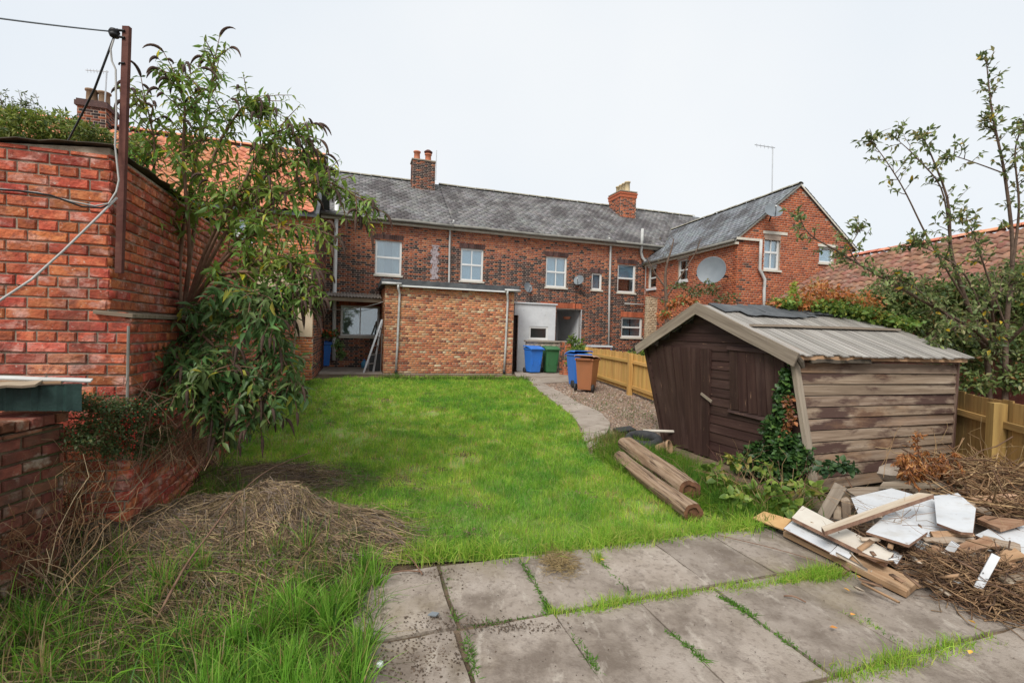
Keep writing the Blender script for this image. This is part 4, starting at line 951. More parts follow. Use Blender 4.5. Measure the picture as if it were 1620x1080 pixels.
# s runs so that cross(U, V) points up and out
Ub = dirv; sgn = np.cross(Ub, Vb)[2]
st0 = o0 - dirv*.3
BLEN = bl_+3.0
if sgn < 0: Ub = -dirv; st0 = o0 + dirv*(BLEN-.3)
iv = np.array(root_inv(barn)); st0l = local(barn, [st0])[0]
mb = MB()
A_ = o0-dirv*.25; B_ = np.array([b1[0], b1[1], RH])-dirv*.25; C_ = B_ - lat*(wid+.15); C_ = np.array([C_[0], C_[1], EZ-.03])
mb.prism([A_-np.array([0,0,.01]), B_-np.array([0,0,.01]), C_, C_-np.array([0, 0, .1]), B_-np.array([0, 0, .14]), A_-np.array([0, 0, .1])], dirv*BLEN)
brf = mb.build('roof', M['felt'], barn, world=True)
pantile_roof(brf, st0l + np.array([0, 0, .02]), Ub, Vb, BLEN, Lb, 'pantile_old', (lambda s, t: -(BLEN-s)*0 + (abs((BLEN-s) if sgn < 0 else s)-0.0)), 300)
ridge_tiles(brf, local(barn, [B_+np.array([0, 0, .05])])[0], local(barn, [B_+dirv*BLEN+np.array([0, 0, .05])])[0], .42, .13, 'pantile')
mb = MB(); W1 = np.array([b1[0], b1[1], 0])
wl_ = W1+lat*wid
mb.prism([wl_+np.array([0,0,.1]), W1-lat*wid+np.array([0,0,.1]), W1-lat*wid+np.array([0, 0, EZ-.12]), W1+np.array([0, 0, RH-.16]), wl_+np.array([0, 0, EZ-.12])], dirv*(BLEN-.6))
mb.build('wall', M['brick_dark'], barn, world=True)
for i in range(10):      # rotten verge battens
    pass
board('verge_board', barn, A_+np.array([0, 0, -.02]), B_+np.array([0, 0, -.02]), .12, .03, -dirv, 'plank_grey')

# ------------------------------------------------------------------ satellite dishes and mast on the wing
def dish(name, label, c, r_, face, mount, group='satellite dishes'):
    root = thing(name, label, 'dish', tuple(c), 0, group)
    face = Vector(face).normalized(); Rm = face.to_track_quat('Z', 'Y').to_matrix().to_4x4()
    prof = [(r_*k/7, .22*r_*(k/7)**2) for k in range(0, 8)] + [(r_*1.03, .235*r_), (r_*.99, .20*r_)] + [(r_*k/7, .22*r_*(k/7)**2-.012) for k in range(6, -1, -1)]
    d = MB().lathe(prof, (0, 0, 0), 28).build('reflector', M['dish'], root, smooth=True); d.matrix_local = Rm
    if r_ < .4: a = MB().tube([(0, -r_*.95, .2*r_), (0, -r_*.5, .7*r_), (0, -r_*.05, .95*r_)], .012, 6).build('feed_arm', M['blackplastic'], root); a.matrix_local = Rm
    if r_ < .4: h = MB().tube([(0, -r_*.05, 1.02*r_), (0, .0, .78*r_)], .028, 8).build('receiver', M['gutter'], root); h.matrix_local = Rm
    MB().tube([np.array(c) - np.array(face)*.03, np.array(c) - np.array(face)*.10, mount], .022, 8).build('mount', M['blackplastic'], root, world=True)
    return root
def dsp(x, y, d): s, z = FP(x, y, FV+d); return UV(s, FV+d, z)
dish('satellite_dish', 'small dark dish on the sooty wall above the white lean-to', dsp(834.5, 455, -.3), .21, (.62, -.78, .25), dsp(840, 462, -.02))
dish('satellite_dish', 'small grey dish on the sooty wall beside the narrow window', dsp(916, 443.5, -.3), .22, (-.45, -.8, .35), dsp(915, 452, -.02))
def wsp(x, y, d): t, z = ws(x, y, d); return np.array([Cn[0], Cn[1], 0])[:3] + np.array([*(wd*t), 0]) + np.array([*(wu*d), 0]) + np.array([0, 0, z+GZ])
def wfp(x, y, d): t, z = wf(x, y, d); return np.array([Cn[0], Cn[1], 0]) + np.array([*(wu*t), 0]) + np.array([*(wd*d), 0]) + np.array([0, 0, z+GZ])
dish('satellite_dish', 'large pale dish on a long arm from the red brick wing', wsp(1126.5, 429, -.75), .46, (-.62, -.76, .16), wsp(1152, 438, -.01))
dish('satellite_dish', 'dish tilted skyward just under the slate verge of the gable', wfp(1223, 335, -.4), .27, (-.12, -.84, .5), wfp(1217, 350, -.01))
mast = thing('roof_aerial', 'tall thin aerial mast rising above the gabled wing', 'aerial', tuple(wfp(1221, 330, 1.2)))
MB().tube([wfp(1221, 330, 1.2), wfp(1222.5, 232, 1.2)], .018, 6).build('mast', M['metal'], mast, world=True)
mb = MB().tube([wfp(1194, 229, 1.2), wfp(1226, 234, 1.2)], .014, 5)
for i in range(5): mb.tube([wfp(1197+i*6, 227+i, 1.2), wfp(1197.5+i*6, 233+i, 1.2)], .008, 4)
mb.build('boom', M['metal'], mast, world=True)
for (x, y0, y1, r0, lab) in ((839, 463, 488, .008, 'dark cable under the dish above the lean-to'), (911, 451, 490, .012, 'dark cable under the dish beside the narrow window')):
    cable('dish_cable', [dsp(x, y0, -.03), dsp(x-.3, y1, -.03)], r0, 'blackplastic', lab)
# ------------------------------------------------------------------ patio of slabs
patio = thing('patio', 'grey concrete slab patio with grass in the joints', None, (0, 0, 0), YAW, kind='structure')
MB().prism([(-.6, -.2, -.06), (7.5, -.2, -.06), (7.5, 3.335, -.06), (-.02, 3.335, -.06)], (0, 0, .052)).build('bedding', M['soil'], patio)
rows = [(2.625, 3.335), (1.745, 2.585), (.86, 1.715), (-.05, .82)]
SLABS = []
for ri, (v0, v1) in enumerate(rows):
    off = [0.0, -.045, .01, .03][ri]
    for ci in range(-1, 13):
        u0 = .02 + .586*ci + off; u1 = u0 + .572
        if ci == -1: u0 = -.02 - (.0 if ri == 0 else .1*ri)
        if ci == -1 and ri == 0: u0, u1 = .02, .575
        if ri == 0 and ci in (0,): u0, u1 = .605, 1.178
        if ri == 0 and ci >= 1: u0, u1 = .02+.583*(ci+1), .02+.583*(ci+1)+.577
        if ci == -1 and ri > 0: u0, u1 = .02-.35*(ri > 1), .60+off-.0
        if ri > 0 and ci >= 0: u0, u1 = .02+.586*(ci+1)+off+.028, .02+.586*(ci+1)+off+.608
        if v1 > 3 and u0 > 6: continue
        w, d = u1-u0, v1-v0; c = .008; n = 3
        vs = []; tl = rng.uniform(-.006, .006, 2); zc = .012 + rng.uniform(-.006, .006)
        import bmesh
        gx = np.linspace(0, 1, 6); vs = []; fs = []
        for j in gx:
            for i in gx:
                ex = rng.uniform(-.006, .006, 2) if (i in (0, 1) or j in (0, 1)) else (0, 0)
                edge = i in (0, 1) or j in (0, 1)
                vs.append((w*(i-.5)+ex[0], d*(j-.5)+ex[1], (-.006 if edge else 0) + tl[0]*(i-.5)*2 + tl[1]*(j-.5)*2))
        for j in range(5):
            for i in range(5): b = j*6+i; fs.append((b, b+1, b+7, b+6))
        ring = [i for i in range(6)] + [6*j+5 for j in range(1, 6)] + [30+i for i in range(4, -1, -1)] + [6*j for j in range(4, 0, -1)]
        b0 = len(vs); vs += [(vs[i][0], vs[i][1], -.05) for i in ring]
        for k in range(len(ring)): fs.append((ring[k], b0+k, b0+(k+1) % len(ring), ring[(k+1) % len(ring)]))
        me = bpy.data.meshes.new('paving_slab'); me.from_pydata(vs, [], fs); me.update()
        o = link('paving_slab', me, M['slab'], patio); o.location = ((u0+u1)/2, (v0+v1)/2, zc); SLABS.append((u0, u1, v0, v1))
# ------------------------------------------------------------------ gravel, path
GR_PX = [(826, 604), (845, 612), (880, 640), (908, 662), (921, 688), (928, 708), (960, 712), (1000, 702), (1050, 704), (1085, 690), (1085, 650), (1060, 642), (985, 612), (960, 600), (942, 596), (900, 585), (850, 590)]
GRV = np.array([G(*p)[:2] for p in GR_PX])
sheet('gravel_bed', GRV, -.022, M['gravelbed'], label='brown gravel strip between the path and the yellow fence')
path = thing('path', 'curving worn concrete path along the lawn edge', None, tuple(G(900, 650)), 0, kind='structure')
PC = [((836, 607), (858, 606)), ((858, 622), (886, 620)), ((884, 641), (916, 638)), ((908, 660), (950, 652)), ((920, 678), (966, 668)), ((922, 697), (962, 684)), ((930, 712), (945, 700))]
def strip_at(k):
    i = min(int(k), len(PC)-2); f_ = k-i; f_ = min(f_, 1)
    A0, B0 = G(*PC[i][0]), G(*PC[i][1]); A1, B1 = G(*PC[i+1][0]), G(*PC[i+1][1])
    return A0+(A1-A0)*f_, B0+(B1-B0)*f_
NS = 9
for i in range(NS):
    k0, k1 = i*(len(PC)-1)/NS, (i+1)*(len(PC)-1)/NS - .03
    km = (k0+k1)/2; L_ = [strip_at(k) for k in (k0, km, k1)]
    poly = [L_[0][0], L_[1][0], L_[2][0], L_[2][1], L_[1][1], L_[0][1]]
    poly = [p + np.array([rng.uniform(-.015, .015), rng.uniform(-.02, .02), .016+rng.uniform(-.004, .004)]) for p in poly]
    MB().prism([p-np.array([0, 0, .06]) for p in poly], (0, 0, .06)).build('paving_slab', M['path'], path, world=True, bevel=.008)
yard = thing('yard_paving', 'brown concrete yard in front of the bins and the white lean-to', None, tuple(G(860, 600)), 0, kind='structure')
for poly in ([(820, 598), (900, 596), (902, 604), (858, 606), (850, 606), (838, 606)], [(813, 588), (905, 585), (903, 595), (818, 597)]):
    P = [G(*p) for p in poly]; MB().prism([p-np.array([0, 0, .04]) for p in P], (0, 0, .052 if poly[0][1] > 590 else .05)).build('paving_slab', M['path'], yard, world=True)
# concrete apron below the canopy
ap = [UV(cL-.8, EV+.05, GZ+.005), UV(eL-.02, EV+.05, GZ+.005), UV(eL-.02, FV, GZ+.005), UV(cL-.8, FV, GZ+.005)]
o = MB().prism([p-np.array([0, 0, .05]) for p in ap], (0, 0, .05)).build('apron', M['path']); o['kind'] = 'structure'; o['label'] = 'dark concrete apron under the canopy'

# ------------------------------------------------------------------ fences
def fence_run(name, label, p0, p1, top, posts, mat, pal_w=.10, gap=.012, rails=(.82, .25), post_h=1.06, face=-1, post_s=.11, dog=True, pal_bot=.06, group=None, pal_side=1):
    p0, p1 = np.array(p0, float), np.array(p1, float); D = p1-p0; L = np.linalg.norm(D[:2]); d = D/np.linalg.norm(D); nrm = np.array([-d[1], d[0], 0])*face; nrm /= np.linalg.norm(nrm)
    root = thing(name, label, 'fence', tuple(p0))
    z = lambda q: float(terrain(q[0], q[1]))
    n = int(L/(pal_w+gap))
    for i in range(n):
        q = p0+d*(i+.5)*(pal_w+gap); zb = z(q); h = top+rng.uniform(-.015, .015); 
        a = np.array([q[0], q[1], zb+pal_bot]) - nrm*.035*pal_side; b = np.array([q[0], q[1], zb+h]) - nrm*.035*pal_side
        board('paling', root, a, b, pal_w*rng.uniform(.94, 1.02), .018, nrm, mat, warp=.003, seg=3)
    for r_ in rails:
        zb0, zb1 = z(p0), z(p1)
        for k in range(len(posts)-1):
            qa, qb = p0+D*posts[k], p0+D*posts[k+1]
            board('rail', root, (qa[0], qa[1], z(qa)+r_), (qb[0], qb[1], z(qb)+r_), .075, .04, nrm, mat, seg=3)
    for f_ in posts:
        q = p0+D*f_; board('post', root, np.array([q[0], q[1], z(q)-.1])+nrm*.045, np.array([q[0], q[1], z(q)+post_h])+nrm*.045, post_s, post_s, nrm, mat, seg=2, warp=0)
    return root
fa = PY(929, 551, 16.2); fb = np.array([3.34, 10.5, 0]); fa[2] = 0
fence_run('picket_fence', 'new yellow softwood paling fence beside the brown wheelie bin', fa, fb, 1.05, [.01, .70, .995], 'fence', pal_w=.115, gap=.012, face=-1, rails=(.84, .20))
fence_run('board_fence', 'aged yellow board fence behind the twig heap at the frame edge', (6.12, 6.75, 0), (5.08, 3.35, 0), 1.05, [.0, .36, .68, 1.0], 'fence_old', pal_w=.17, gap=.006, rails=(.78, .2), post_h=1.02, face=-1, post_s=.13)

# ------------------------------------------------------------------ wheelie bins
def wheelie_bin(label, loc, rz, mat, h=1.06, lid_mat=None, open_=0.0, group='wheelie bins'):
    root = thing('wheelie_bin', label, 'bin', tuple(loc), rz, group)
    k = h/1.06; zb = .05
    def ring(w, d, z, dy=0): return [(-w/2, -d/2+dy, z), (w/2, -d/2+dy, z), (w/2, d/2+dy, z), (-w/2, d/2+dy, z)]
    R = [ring(.40, .42, zb, .02), ring(.44, .48, .3, .01), ring(.52, .60, .90*1.0, 0), ring(.56, .66, .905), ring(.56, .66, .955), ring(.50, .60, .955)]
    vs = [p for r_ in R for p in r_]; fs = [(3, 2, 1, 0)]
    for i in range(len(R)-1):
        for j in range(4): fs.append((i*4+j, i*4+(j+1) % 4, (i+1)*4+(j+1) % 4, (i+1)*4+j))
    vs = [(x*k, y*k, z*k) for x, y, z in vs]
    MB().add(vs, fs).build('body', M[mat], root, bevel=.018)
    # front ribs
    MB().box(-.17*k, -.15*k, -.27*k, -.235*k, .35*k, .80*k).box(.15*k, .17*k, -.27*k, -.235*k, .35*k, .80*k).build('rib', M[mat], root)
    n = 8; vs = []; 
    for i in range(n+1):
        t = i/n; y = (-.36+.70*t)*k; z = (.965+.075*math.sin(math.pi*min(1, t*1.15)*.62)+.02*t)*k
        for xx in (-.30, -.27, .27, .30): vs.append((xx*k, y, z - (.035*k if abs(xx) > .28 else 0)))
    fs = []
    for i in range(n):
        for j in range(3): fs.append((i*4+j, i*4+j+1, i*4+5+j, i*4+4+j))
    b = len(vs); vs += [(v_[0], -.365*k, v_[2]-.045*k) for v_ in vs[:4]]; fs += [(b+j, b+j+1, j+1, j) for j in range(3)]
    lid = MB().add(vs, fs).build('lid', M[lid_mat or mat], root)
    so = lid.modifiers.new('solid', 'SOLIDIFY'); so.thickness = .015
    bv = lid.modifiers.new('bevel', 'BEVEL'); bv.width = .01; bv.segments = 2
    MB().tube([(-.22*k, .33*k, .93*k), (-.22*k, .40*k, .96*k), (.22*k, .40*k, .96*k), (.22*k, .33*k, .93*k)], .014*k, 8).build('handle', M[mat], root)
    MB().tube([(-.26*k, .22*k, .10*k), (.26*k, .22*k, .10*k)], .012, 6).build('axle', M['blackplastic'], root)
    for sx in (-1, 1): MB().lathe([(.0, -.025), (.07, -.025), (.10, -.018), (.10, .018), (.07, .025), (0, .025)], (sx*.265*k, .22*k, .10), 18, 'X').build('wheel', M['rubber'], root, smooth=True)
    return root
wheelie_bin('bright blue wheelie bin against the white lean-to', G(843, 590), YAW+.12, 'bin_blue', 1.02)
wheelie_bin('dark green wheelie bin beside a blue one against the lean-to', G(870, 590), YAW-.10, 'bin_green', 1.02)
wheelie_bin('blue wheelie bin half hidden behind the brown bin', G(914, 611), math.radians(196), 'bin_blue', 1.04)
wheelie_bin('brown wheelie bin with bleached lid in front of the paling fence', G(928, 618), math.radians(152), 'bin_brown', .96, 'lid_brown' if 'lid_brown' in M else None)
wheelie_bin('blue wheelie bin whose lid shows behind the fence', dsp(948, 585, -2.2)*np.array([1, 1, 0])+np.array([0, 0, .2]), YAW+.1, 'bin_blue', 1.06)
wheelie_bin('green wheelie bin partly showing behind the fence by the laurel', dsp(927, 585, -2.0)*np.array([1, 1, 0])+np.array([0, 0, .2]), YAW, 'bin_green', 1.06)
wheelie_bin('royal blue wheelie bin under the canopy behind the buddleia', G(511, 580), YAW+.2, 'bin_blue', .98)

# brick pier and low walls near the bins
def small_wall(name, label, s0, s1, v, z1, depth, cols, cap=None, cat='wall'):
    root = thing(name, label, cat, tuple(UV(s0, v, GZ)), YAW)
    w = s1-s0; MB().box(0, w, 0, depth, -.05, z1).build('core', M['mortar'], root)
    brickwork(root, layout(w, z1, .225, .076, 'garden'), (0, 0, 0), (1, 0, 0), (0, -1, 0), cols)
    brickwork(root, layout(depth, z1, .225, .076, 'garden'), (0, depth, 0), (0, -1, 0), (-1, 0, 0), cols)
    brickwork(root, layout(depth, z1, .225, .076, 'garden'), (w, 0, 0), (0, 1, 0), (1, 0, 0), cols)
    if cap: MB().box(-.05, w+.05, -.05, depth+.05, z1+.001, z1+.06).build('coping', M[cap], root)
    return root
small_wall('brick_pier', 'crumbling red brick pier between the green bin and the laurel', FP(893, 560, 15.6)[0], FP(906, 560, 15.6)[0], 15.6, FP(898, 541, 15.6)[1]-GZ, .4, red_cols, None, 'pier')
small_wall('rendered_wall', 'low grey rendered wall behind the green bin', FP(833, 560, 16.7)[0], FP(893, 560, 16.7)[0], 16.7, FP(860, 541, 16.7)[1]-GZ, .15, lambda A: pick(len(A), [(.32, .27, .22), (.38, .31, .25)], [1, 1]), 'path')
small_wall('brick_planter', 'low brick planter wall with white coping behind the paling fence', FP(936, 555, 14.9)[0], FP(966, 555, 14.9)[0], 14.9, FP(950, 549, 14.9)[1]-GZ, .3, orange_cols, 'panel_white')
rl = thing('iron_railing', 'black iron railing in front of the lower window', 'railing', tuple(UV(FP(968, 560, 16.8)[0], 16.8, GZ)), YAW)
r0 = FP(968, 560, 16.8)[0]; r1 = FP(1045, 560, 16.8)[0]; rz = FP(990, 549, 16.8)[1]-GZ
for i in range(int((r1-r0)/.11)): MB().tube([(i*.11, 0, 0), (i*.11, 0, rz)], .008, 5).build('bar', M['blackplastic'], rl)
MB().box(0, r1-r0, -.012, .012, rz-.12, rz-.10).box(0, r1-r0, -.012, .012, .1, .12).build('rail', M['blackplastic'], rl)
small_wall('rendered_yard_wall', 'beige rendered yard wall in front of the red wing', FP(1024, 500, 17.6)[0], FP(1060, 500, 17.6)[0], 17.6, FP(1040, 470, 17.6)[1]-GZ, .2, lambda A: pick(len(A), [(.44, .34, .22), (.50, .40, .27)], [1, 1]))

# ------------------------------------------------------------------ things under the canopy
def gp(x, y): return G(x, y)
bx = thing('storage_crate', 'cream slatted plastic crate in front of the royal blue bin', 'crate', tuple(gp(497, 580)), YAW+.1)
for i in range(5): MB().box(-.26, .26, -.2-.004*(i % 2), .2, .02+.09*i, .02+.09*i+.08).build('slat', M['panel_cream'], bx, bevel=.008)
MB().box(-.1, .1, -.215, -.206, .36, .44).build('handhold', M['blackplastic'], bx)
tb = MB().box(-.14, .14, -.12, .12, .0, .16).build('grey_tub', M['dish'], None, bevel=.02); tb.location = tuple(gp(497, 580)+np.array([.0, .03, .475])); tag(tb, 'small grey tub on top of the cream crate', 'tub')
lad = thing('aluminium_ladder', 'folded aluminium ladder leaning on the side of the brick extension', 'ladder', tuple(gp(600, 583)))
la, lb = gp(596, 584), None
top = UV(eL-.06, EV+.35, FP(602, 505, EV)[1]); f1 = UV(eL-.62, EV+.15, GZ); f2 = UV(eL-.30, EV+.5, GZ)
tp2 = top + UV(.02, .3, 0)
for a_, b_ in ((f1, top), (f2, tp2)): board('stile', lad, a_, b_, .06, .03, (0, -1, 0), M['metal'], warp=0, seg=1)
for i in range(1, 6):
    q1, q2 = f1+(top-f1)*i/6, f2+(tp2-f2)*i/6; board('rung', lad, q1, q2, .03, .03, (0, 0, 1), M['metal'], warp=0, seg=1)
MB().tube([gp(602, 588)+np.array([0, 0, 0]), UV(eL-.06, EV+.1, 1.5)], .015, 6).build('strut', M['metal'], lad, world=True)
bd = quad = MB().box(-.19, .19, -.02, .02, 0, .62).build('black_board', M['blackplastic'], None, bevel=.01); bd.location = tuple(gp(593, 587)); bd.rotation_euler = (-.22, 0, YAW); tag(bd, 'black board propped beside the ladder', 'board')
def jug(label, x, y, mat, h=.28, w=.10):
    root = thing('jug', label, 'container', tuple(gp(x, y)), random.random())
    MB().lathe([(0, 0), (w, 0), (w*1.02, h*.6), (w*.7, h*.8), (w*.28, h*.9), (w*.28, h)], (0, 0, 0), 14).build('body', M[mat], root, smooth=True)
    MB().lathe([(w*.32, h*.98), (w*.32, h*1.1), (0, h*1.1)], (0, 0, 0), 12).build('cap', M['bin_blue'], root)
    MB().tube([(w*.3, 0, h*.92), (w*.95, 0, h*.86), (w*.98, 0, h*.6)], .014, 6).build('handle', M[mat], root)
M['skyblue'] = plastic('sky blue plastic', (.10, .33, .55)); M['orange_pl'] = plastic('orange plastic', (.75, .22, .02))
jug('sky blue jug on the apron', 576, 582, 'skyblue', .30, .11); jug('white jug beside the blue one', 583, 583, 'panel_white', .36, .12)
ch = thing('orange_power_tool', 'orange power tool on a block near the ladder', 'tool', tuple(gp(584, 578)), YAW)
MB().box(-.16, .12, -.08, .08, .42, .60).build('housing', M['orange_pl'], ch, bevel=.03); MB().box(-.2, .2, -.12, .12, 0, .415).build('block', M['plank_grey'], ch); MB().tube([(-.14, 0, .6), (-.1, 0, .69), (.06, 0, .69), (.1, 0, .6)], .018, 6).build('handle', M['blackplastic'], ch); MB().box(.12, .36, -.015, .015, .46, .54).build('bar', M['metal'], ch)
wl0 = UV(cL+.9, FV-1.0, FP(560, 490, FV-1)[1]); wl1 = UV(eL-.02, EV+.4, FP(606, 477, EV)[1])
cable('washing_line', sag(UV(cL+.2, FV-1.0, 2.3), UV(eL-.02, EV+.4, FP(606, 477, EV+.4)[1]), .12), .012, 'cable_white', 'pale washing line slung under the canopy to the extension')

# ------------------------------------------------------------------ shed
SN = np.array([3.41, 5.22]); e1 = np.array([-.384, .923]); e2 = np.array([.923, .384])
SW, SD = 2.42, 2.63
shed = thing('wooden_shed', 'leaning dark brown timber shed with bleached board roof and weathered side', 'shed', (SN[0], SN[1], 0))
def sp(d, s, z): q = SN + e1*d + e2*s; return np.array([q[0], q[1], z])
def fs_(x, y, off=0.0):        # photo point on the shed's front plane (d along, z)
    r_ = ray(x, y); n = np.array([e2[0], e2[1], 0]); k = ((np.array([*SN, 0]) @ n) + off)/(r_ @ n); p = CAM+r_*k; return (p[:2]-SN) @ e1, p[2]
def ss_(x, y, off=0.0):
    r_ = ray(x, y); n = np.array([e1[0], e1[1], 0]); k = ((np.array([*SN, 0]) @ n) + off)/(r_ @ n); p = CAM+r_*k; return (p[:2]-SN) @ e2, p[2]
dnt, znt = fs_(1254, 556); dlt, zlt = fs_(1022, 545); dap, zap = fs_(1103, 484, -.14)
dtl, ztl = fs_(1010, 549, -.14); dtr, ztr = fs_(1256, 562, -.14)
print('shed', dnt, znt, dlt, zlt, dap, zap, dtl, ztl, dtr, ztr)
zE = znt
lean_r = lambda z, s=0.0: dnt*z/znt*(1-1.05*s/SD)         # near post line; the far end stands straighter
lean_l = lambda z: SW + (dlt-SW)*z/zlt
# near-black core, its colour standing in for shadow in the board gaps
core = MB(); ins = .03
core.hexa([sp(ins, ins, 0), sp(SW-ins, ins, 0), sp(SW-ins, SD-ins, 0), sp(ins, SD-ins, 0), sp(lean_r(1.4)+ins, ins, 1.4), sp(lean_l(1.4)-ins, ins, 1.4), sp(lean_l(1.4)-ins, SD-ins, 1.4), sp(lean_r(1.4, SD)+ins, SD-ins, 1.4)])
core.build('gap_shade_core', M['interior'], shed, world=True)
# roof geometry: gable profile in (d, z)
RAP = np.array([dap, zap]); RTR = np.array([dtr, ztr]); RTL = np.array([dtl, ztl])
RIN = SD+.06
def roofpt(f_, s, side='r', up=0.0):
    q = RAP + ((RTR if side == 'r' else RTL)-RAP)*f_; return sp(q[0]-dnt*1.0*max(s, 0)/SD, s, q[1]+up)
# front boards (horizontal)
bh = .125; z = .02
gz_at = lambda d: (RAP[1] + (d-RAP[0])*(RTR[1]-RAP[1])/(RTR[0]-RAP[0])) if d < RAP[0] else (RAP[1] + (d-RAP[0])*(RTL[1]-RAP[1])/(RTL[0]-RAP[0]))
while z < zap-.10:
    zm = z+bh/2
    dl, dr = lean_l(min(zm, zlt)), lean_r(min(zm, znt))
    if zm > min(znt, zlt)-.05:
        f_ = (zap-.05-zm-bh/2)
        dr2 = RAP[0] + (zm+bh/2-RAP[1]+.03)/((RTR[1]-RAP[1])/(RTR[0]-RAP[0])); dl2 = RAP[0] + (zm+bh/2-RAP[1]+.03)/((RTL[1]-RAP[1])/(RTL[0]-RAP[0]))
        dr = max(dr, dr2); dl = min(dl, dl2)
    if dl-dr > .1: board('board', shed, sp(dr, 0, zm), sp(dl, 0, zm), bh+.006, .016, (-e2[0], -e2[1], .10), 'brownpaint', warp=.002)
    z += bh
# side boards (weathered)
ssz = ss_(1390, 557)[1]
NBD = 12
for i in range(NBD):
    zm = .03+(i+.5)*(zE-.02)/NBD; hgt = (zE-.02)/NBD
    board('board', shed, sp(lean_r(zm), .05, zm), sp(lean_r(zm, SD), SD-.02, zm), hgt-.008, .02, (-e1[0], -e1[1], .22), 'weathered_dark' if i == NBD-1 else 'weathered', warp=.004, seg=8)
board('corner_post', shed, sp(-.02, -.02, -.02), sp(dnt-.02, -.02, znt), .09, .05, (-e1[0], -e1[1], 0), 'barge', warp=.002)
board('corner_post', shed, sp(-.01, SD-.01, -.02), sp(lean_r(znt, SD)-.01, SD-.01, znt), .045, .035, (-e1[0], -e1[1], 0), 'weathered_dark')
board('corner_post', shed, sp(SW+.02, -.01, -.02), sp(dlt+.02, -.01, zlt), .06, .04, (-e2[0], -e2[1], 0), 'brownpaint')
# door of vertical boards, shutter, battens
dd0, _ = fs_(1126, 640); dd1, zdt = fs_(1066, 548); ddt, zdr = fs_(1127, 552)
dz0 = .05; dz1 = zdr
door = MB().hexa([sp(dd0, -.030, dz0), sp(lean_l(dz0)-.06, -.030, dz0), sp(lean_l(dz0)-.06, -.012, dz0), sp(dd0, -.012, dz0), sp(ddt, -.030, dz1), sp(lean_l(dz1)-.10, -.030, dz1), sp(lean_l(dz1)-.10, -.012, dz1), sp(ddt, -.012, dz1)]).build('door', M['brownpaint'], shed, world=True)
nb = 7
for i in range(nb):
    a0 = dd0 + (lean_l(dz0)-.06-dd0)*(i+.5)/nb; a1 = ddt + (lean_l(dz1)-.10-ddt)*(i+.5)/nb; wv = (lean_l(.8)-.08-dd0)/nb
    board('board', door, sp(a0, -.036, dz0-.03*rng.random()), sp(a1, -.036, dz1), wv-.006, .014, (-e2[0], -e2[1], 0), 'brownpaint', warp=.002)
sx0, sz1 = fs_(1157, 553); sx1, _ = fs_(1243, 563); sb0, sz0 = fs_(1158, 646); sb1, _ = fs_(1216, 661)
sh = MB().hexa([sp(sb0, -.03, sz0), sp(max(sb1-.30, .12), -.03, sz0-.03), sp(max(sb1-.30, .12), -.01, sz0-.03), sp(sb0, -.01, sz0), sp(sx0, -.03, sz1), sp(sx1, -.03, sz1-.03), sp(sx1, -.01, sz1-.03), sp(sx0, -.01, sz1)]).build('shutter', M['brownpaint'], shed, world=True)
for i in range(6):
    f_ = (i+.5)/6; a0 = sb0+(max(sb1-.30, .12)-sb0)*f_; a1 = sx0+(sx1-sx0)*f_
    board('board', sh, sp(a0, -.036, sz0-.02*f_), sp(a1, -.036, sz1-.03*f_), abs(sx1-sx0)/6-.004, .012, (-e2[0], -e2[1], 0), 'brownpaint', warp=.001)
board('drip_bar', shed, sp(sx0+.03, -.035, sz1+.02), sp(sx1-.02, -.035, sz1-.01), .05, .04, (-e2[0], -e2[1], .2), 'brownpaint')
board('sill_bar', shed, sp(sb0+.03, -.03, sz0-.03), sp(max(sb1-.32, .1), -.03, sz0-.06), .05, .03, (-e2[0], -e2[1], .5), 'brownpaint')
ca, cb = fs_(1114, 622), fs_(1131, 635)
board('latch_stick', shed, sp(ca[0], -.06, ca[1]), sp(cb[0], -.06, cb[1]), .035, .015, (-e2[0], -e2[1], 0), 'barge', warp=0)
# roof boards down both slopes
nrb = 27; L_ = RIN+.17
for i in range(nrb):
    s = -.13 + L_*(i+.5)/nrb
    nr = np.cross(roofpt(1, s)-roofpt(0, s), np.array([e2[0], e2[1], 0])); nr = nr if nr[2] > 0 else -nr
    lo = 1.02+rng.uniform(-.012, .025)
    board('roof_board', shed, roofpt(.02, s, 'r', .02), roofpt(lo, s+rng.uniform(-.01, .01), 'r', .02), L_/nrb-.0015, .014, nr, 'roofboard', rag=.002, warp=.0015, seg=4)
for i in range(12):
    s = -.13 + L_*(i+.5)/12
    nl = np.cross(roofpt(1, s, 'l')-roofpt(0, s, 'l'), np.array([e2[0], e2[1], 0])); nl = nl if nl[2] > 0 else -nl
    board('roof_board', shed, roofpt(.0, s, 'l', .02), roofpt(1.02, s, 'l', .02), L_/12-.004, .016, nl, 'roofboard', seg=2)
# bargeboards
for side, w_ in (('r', .16), ('l', .15)):
    a_, b_ = roofpt(-.01, -.16, side, -.03), roofpt(1.03, -.16, side, -.03)
    board('bargeboard', shed, a_, b_, w_, .022, (-e2[0], -e2[1], 0), 'barge', rag=.003, warp=.003)
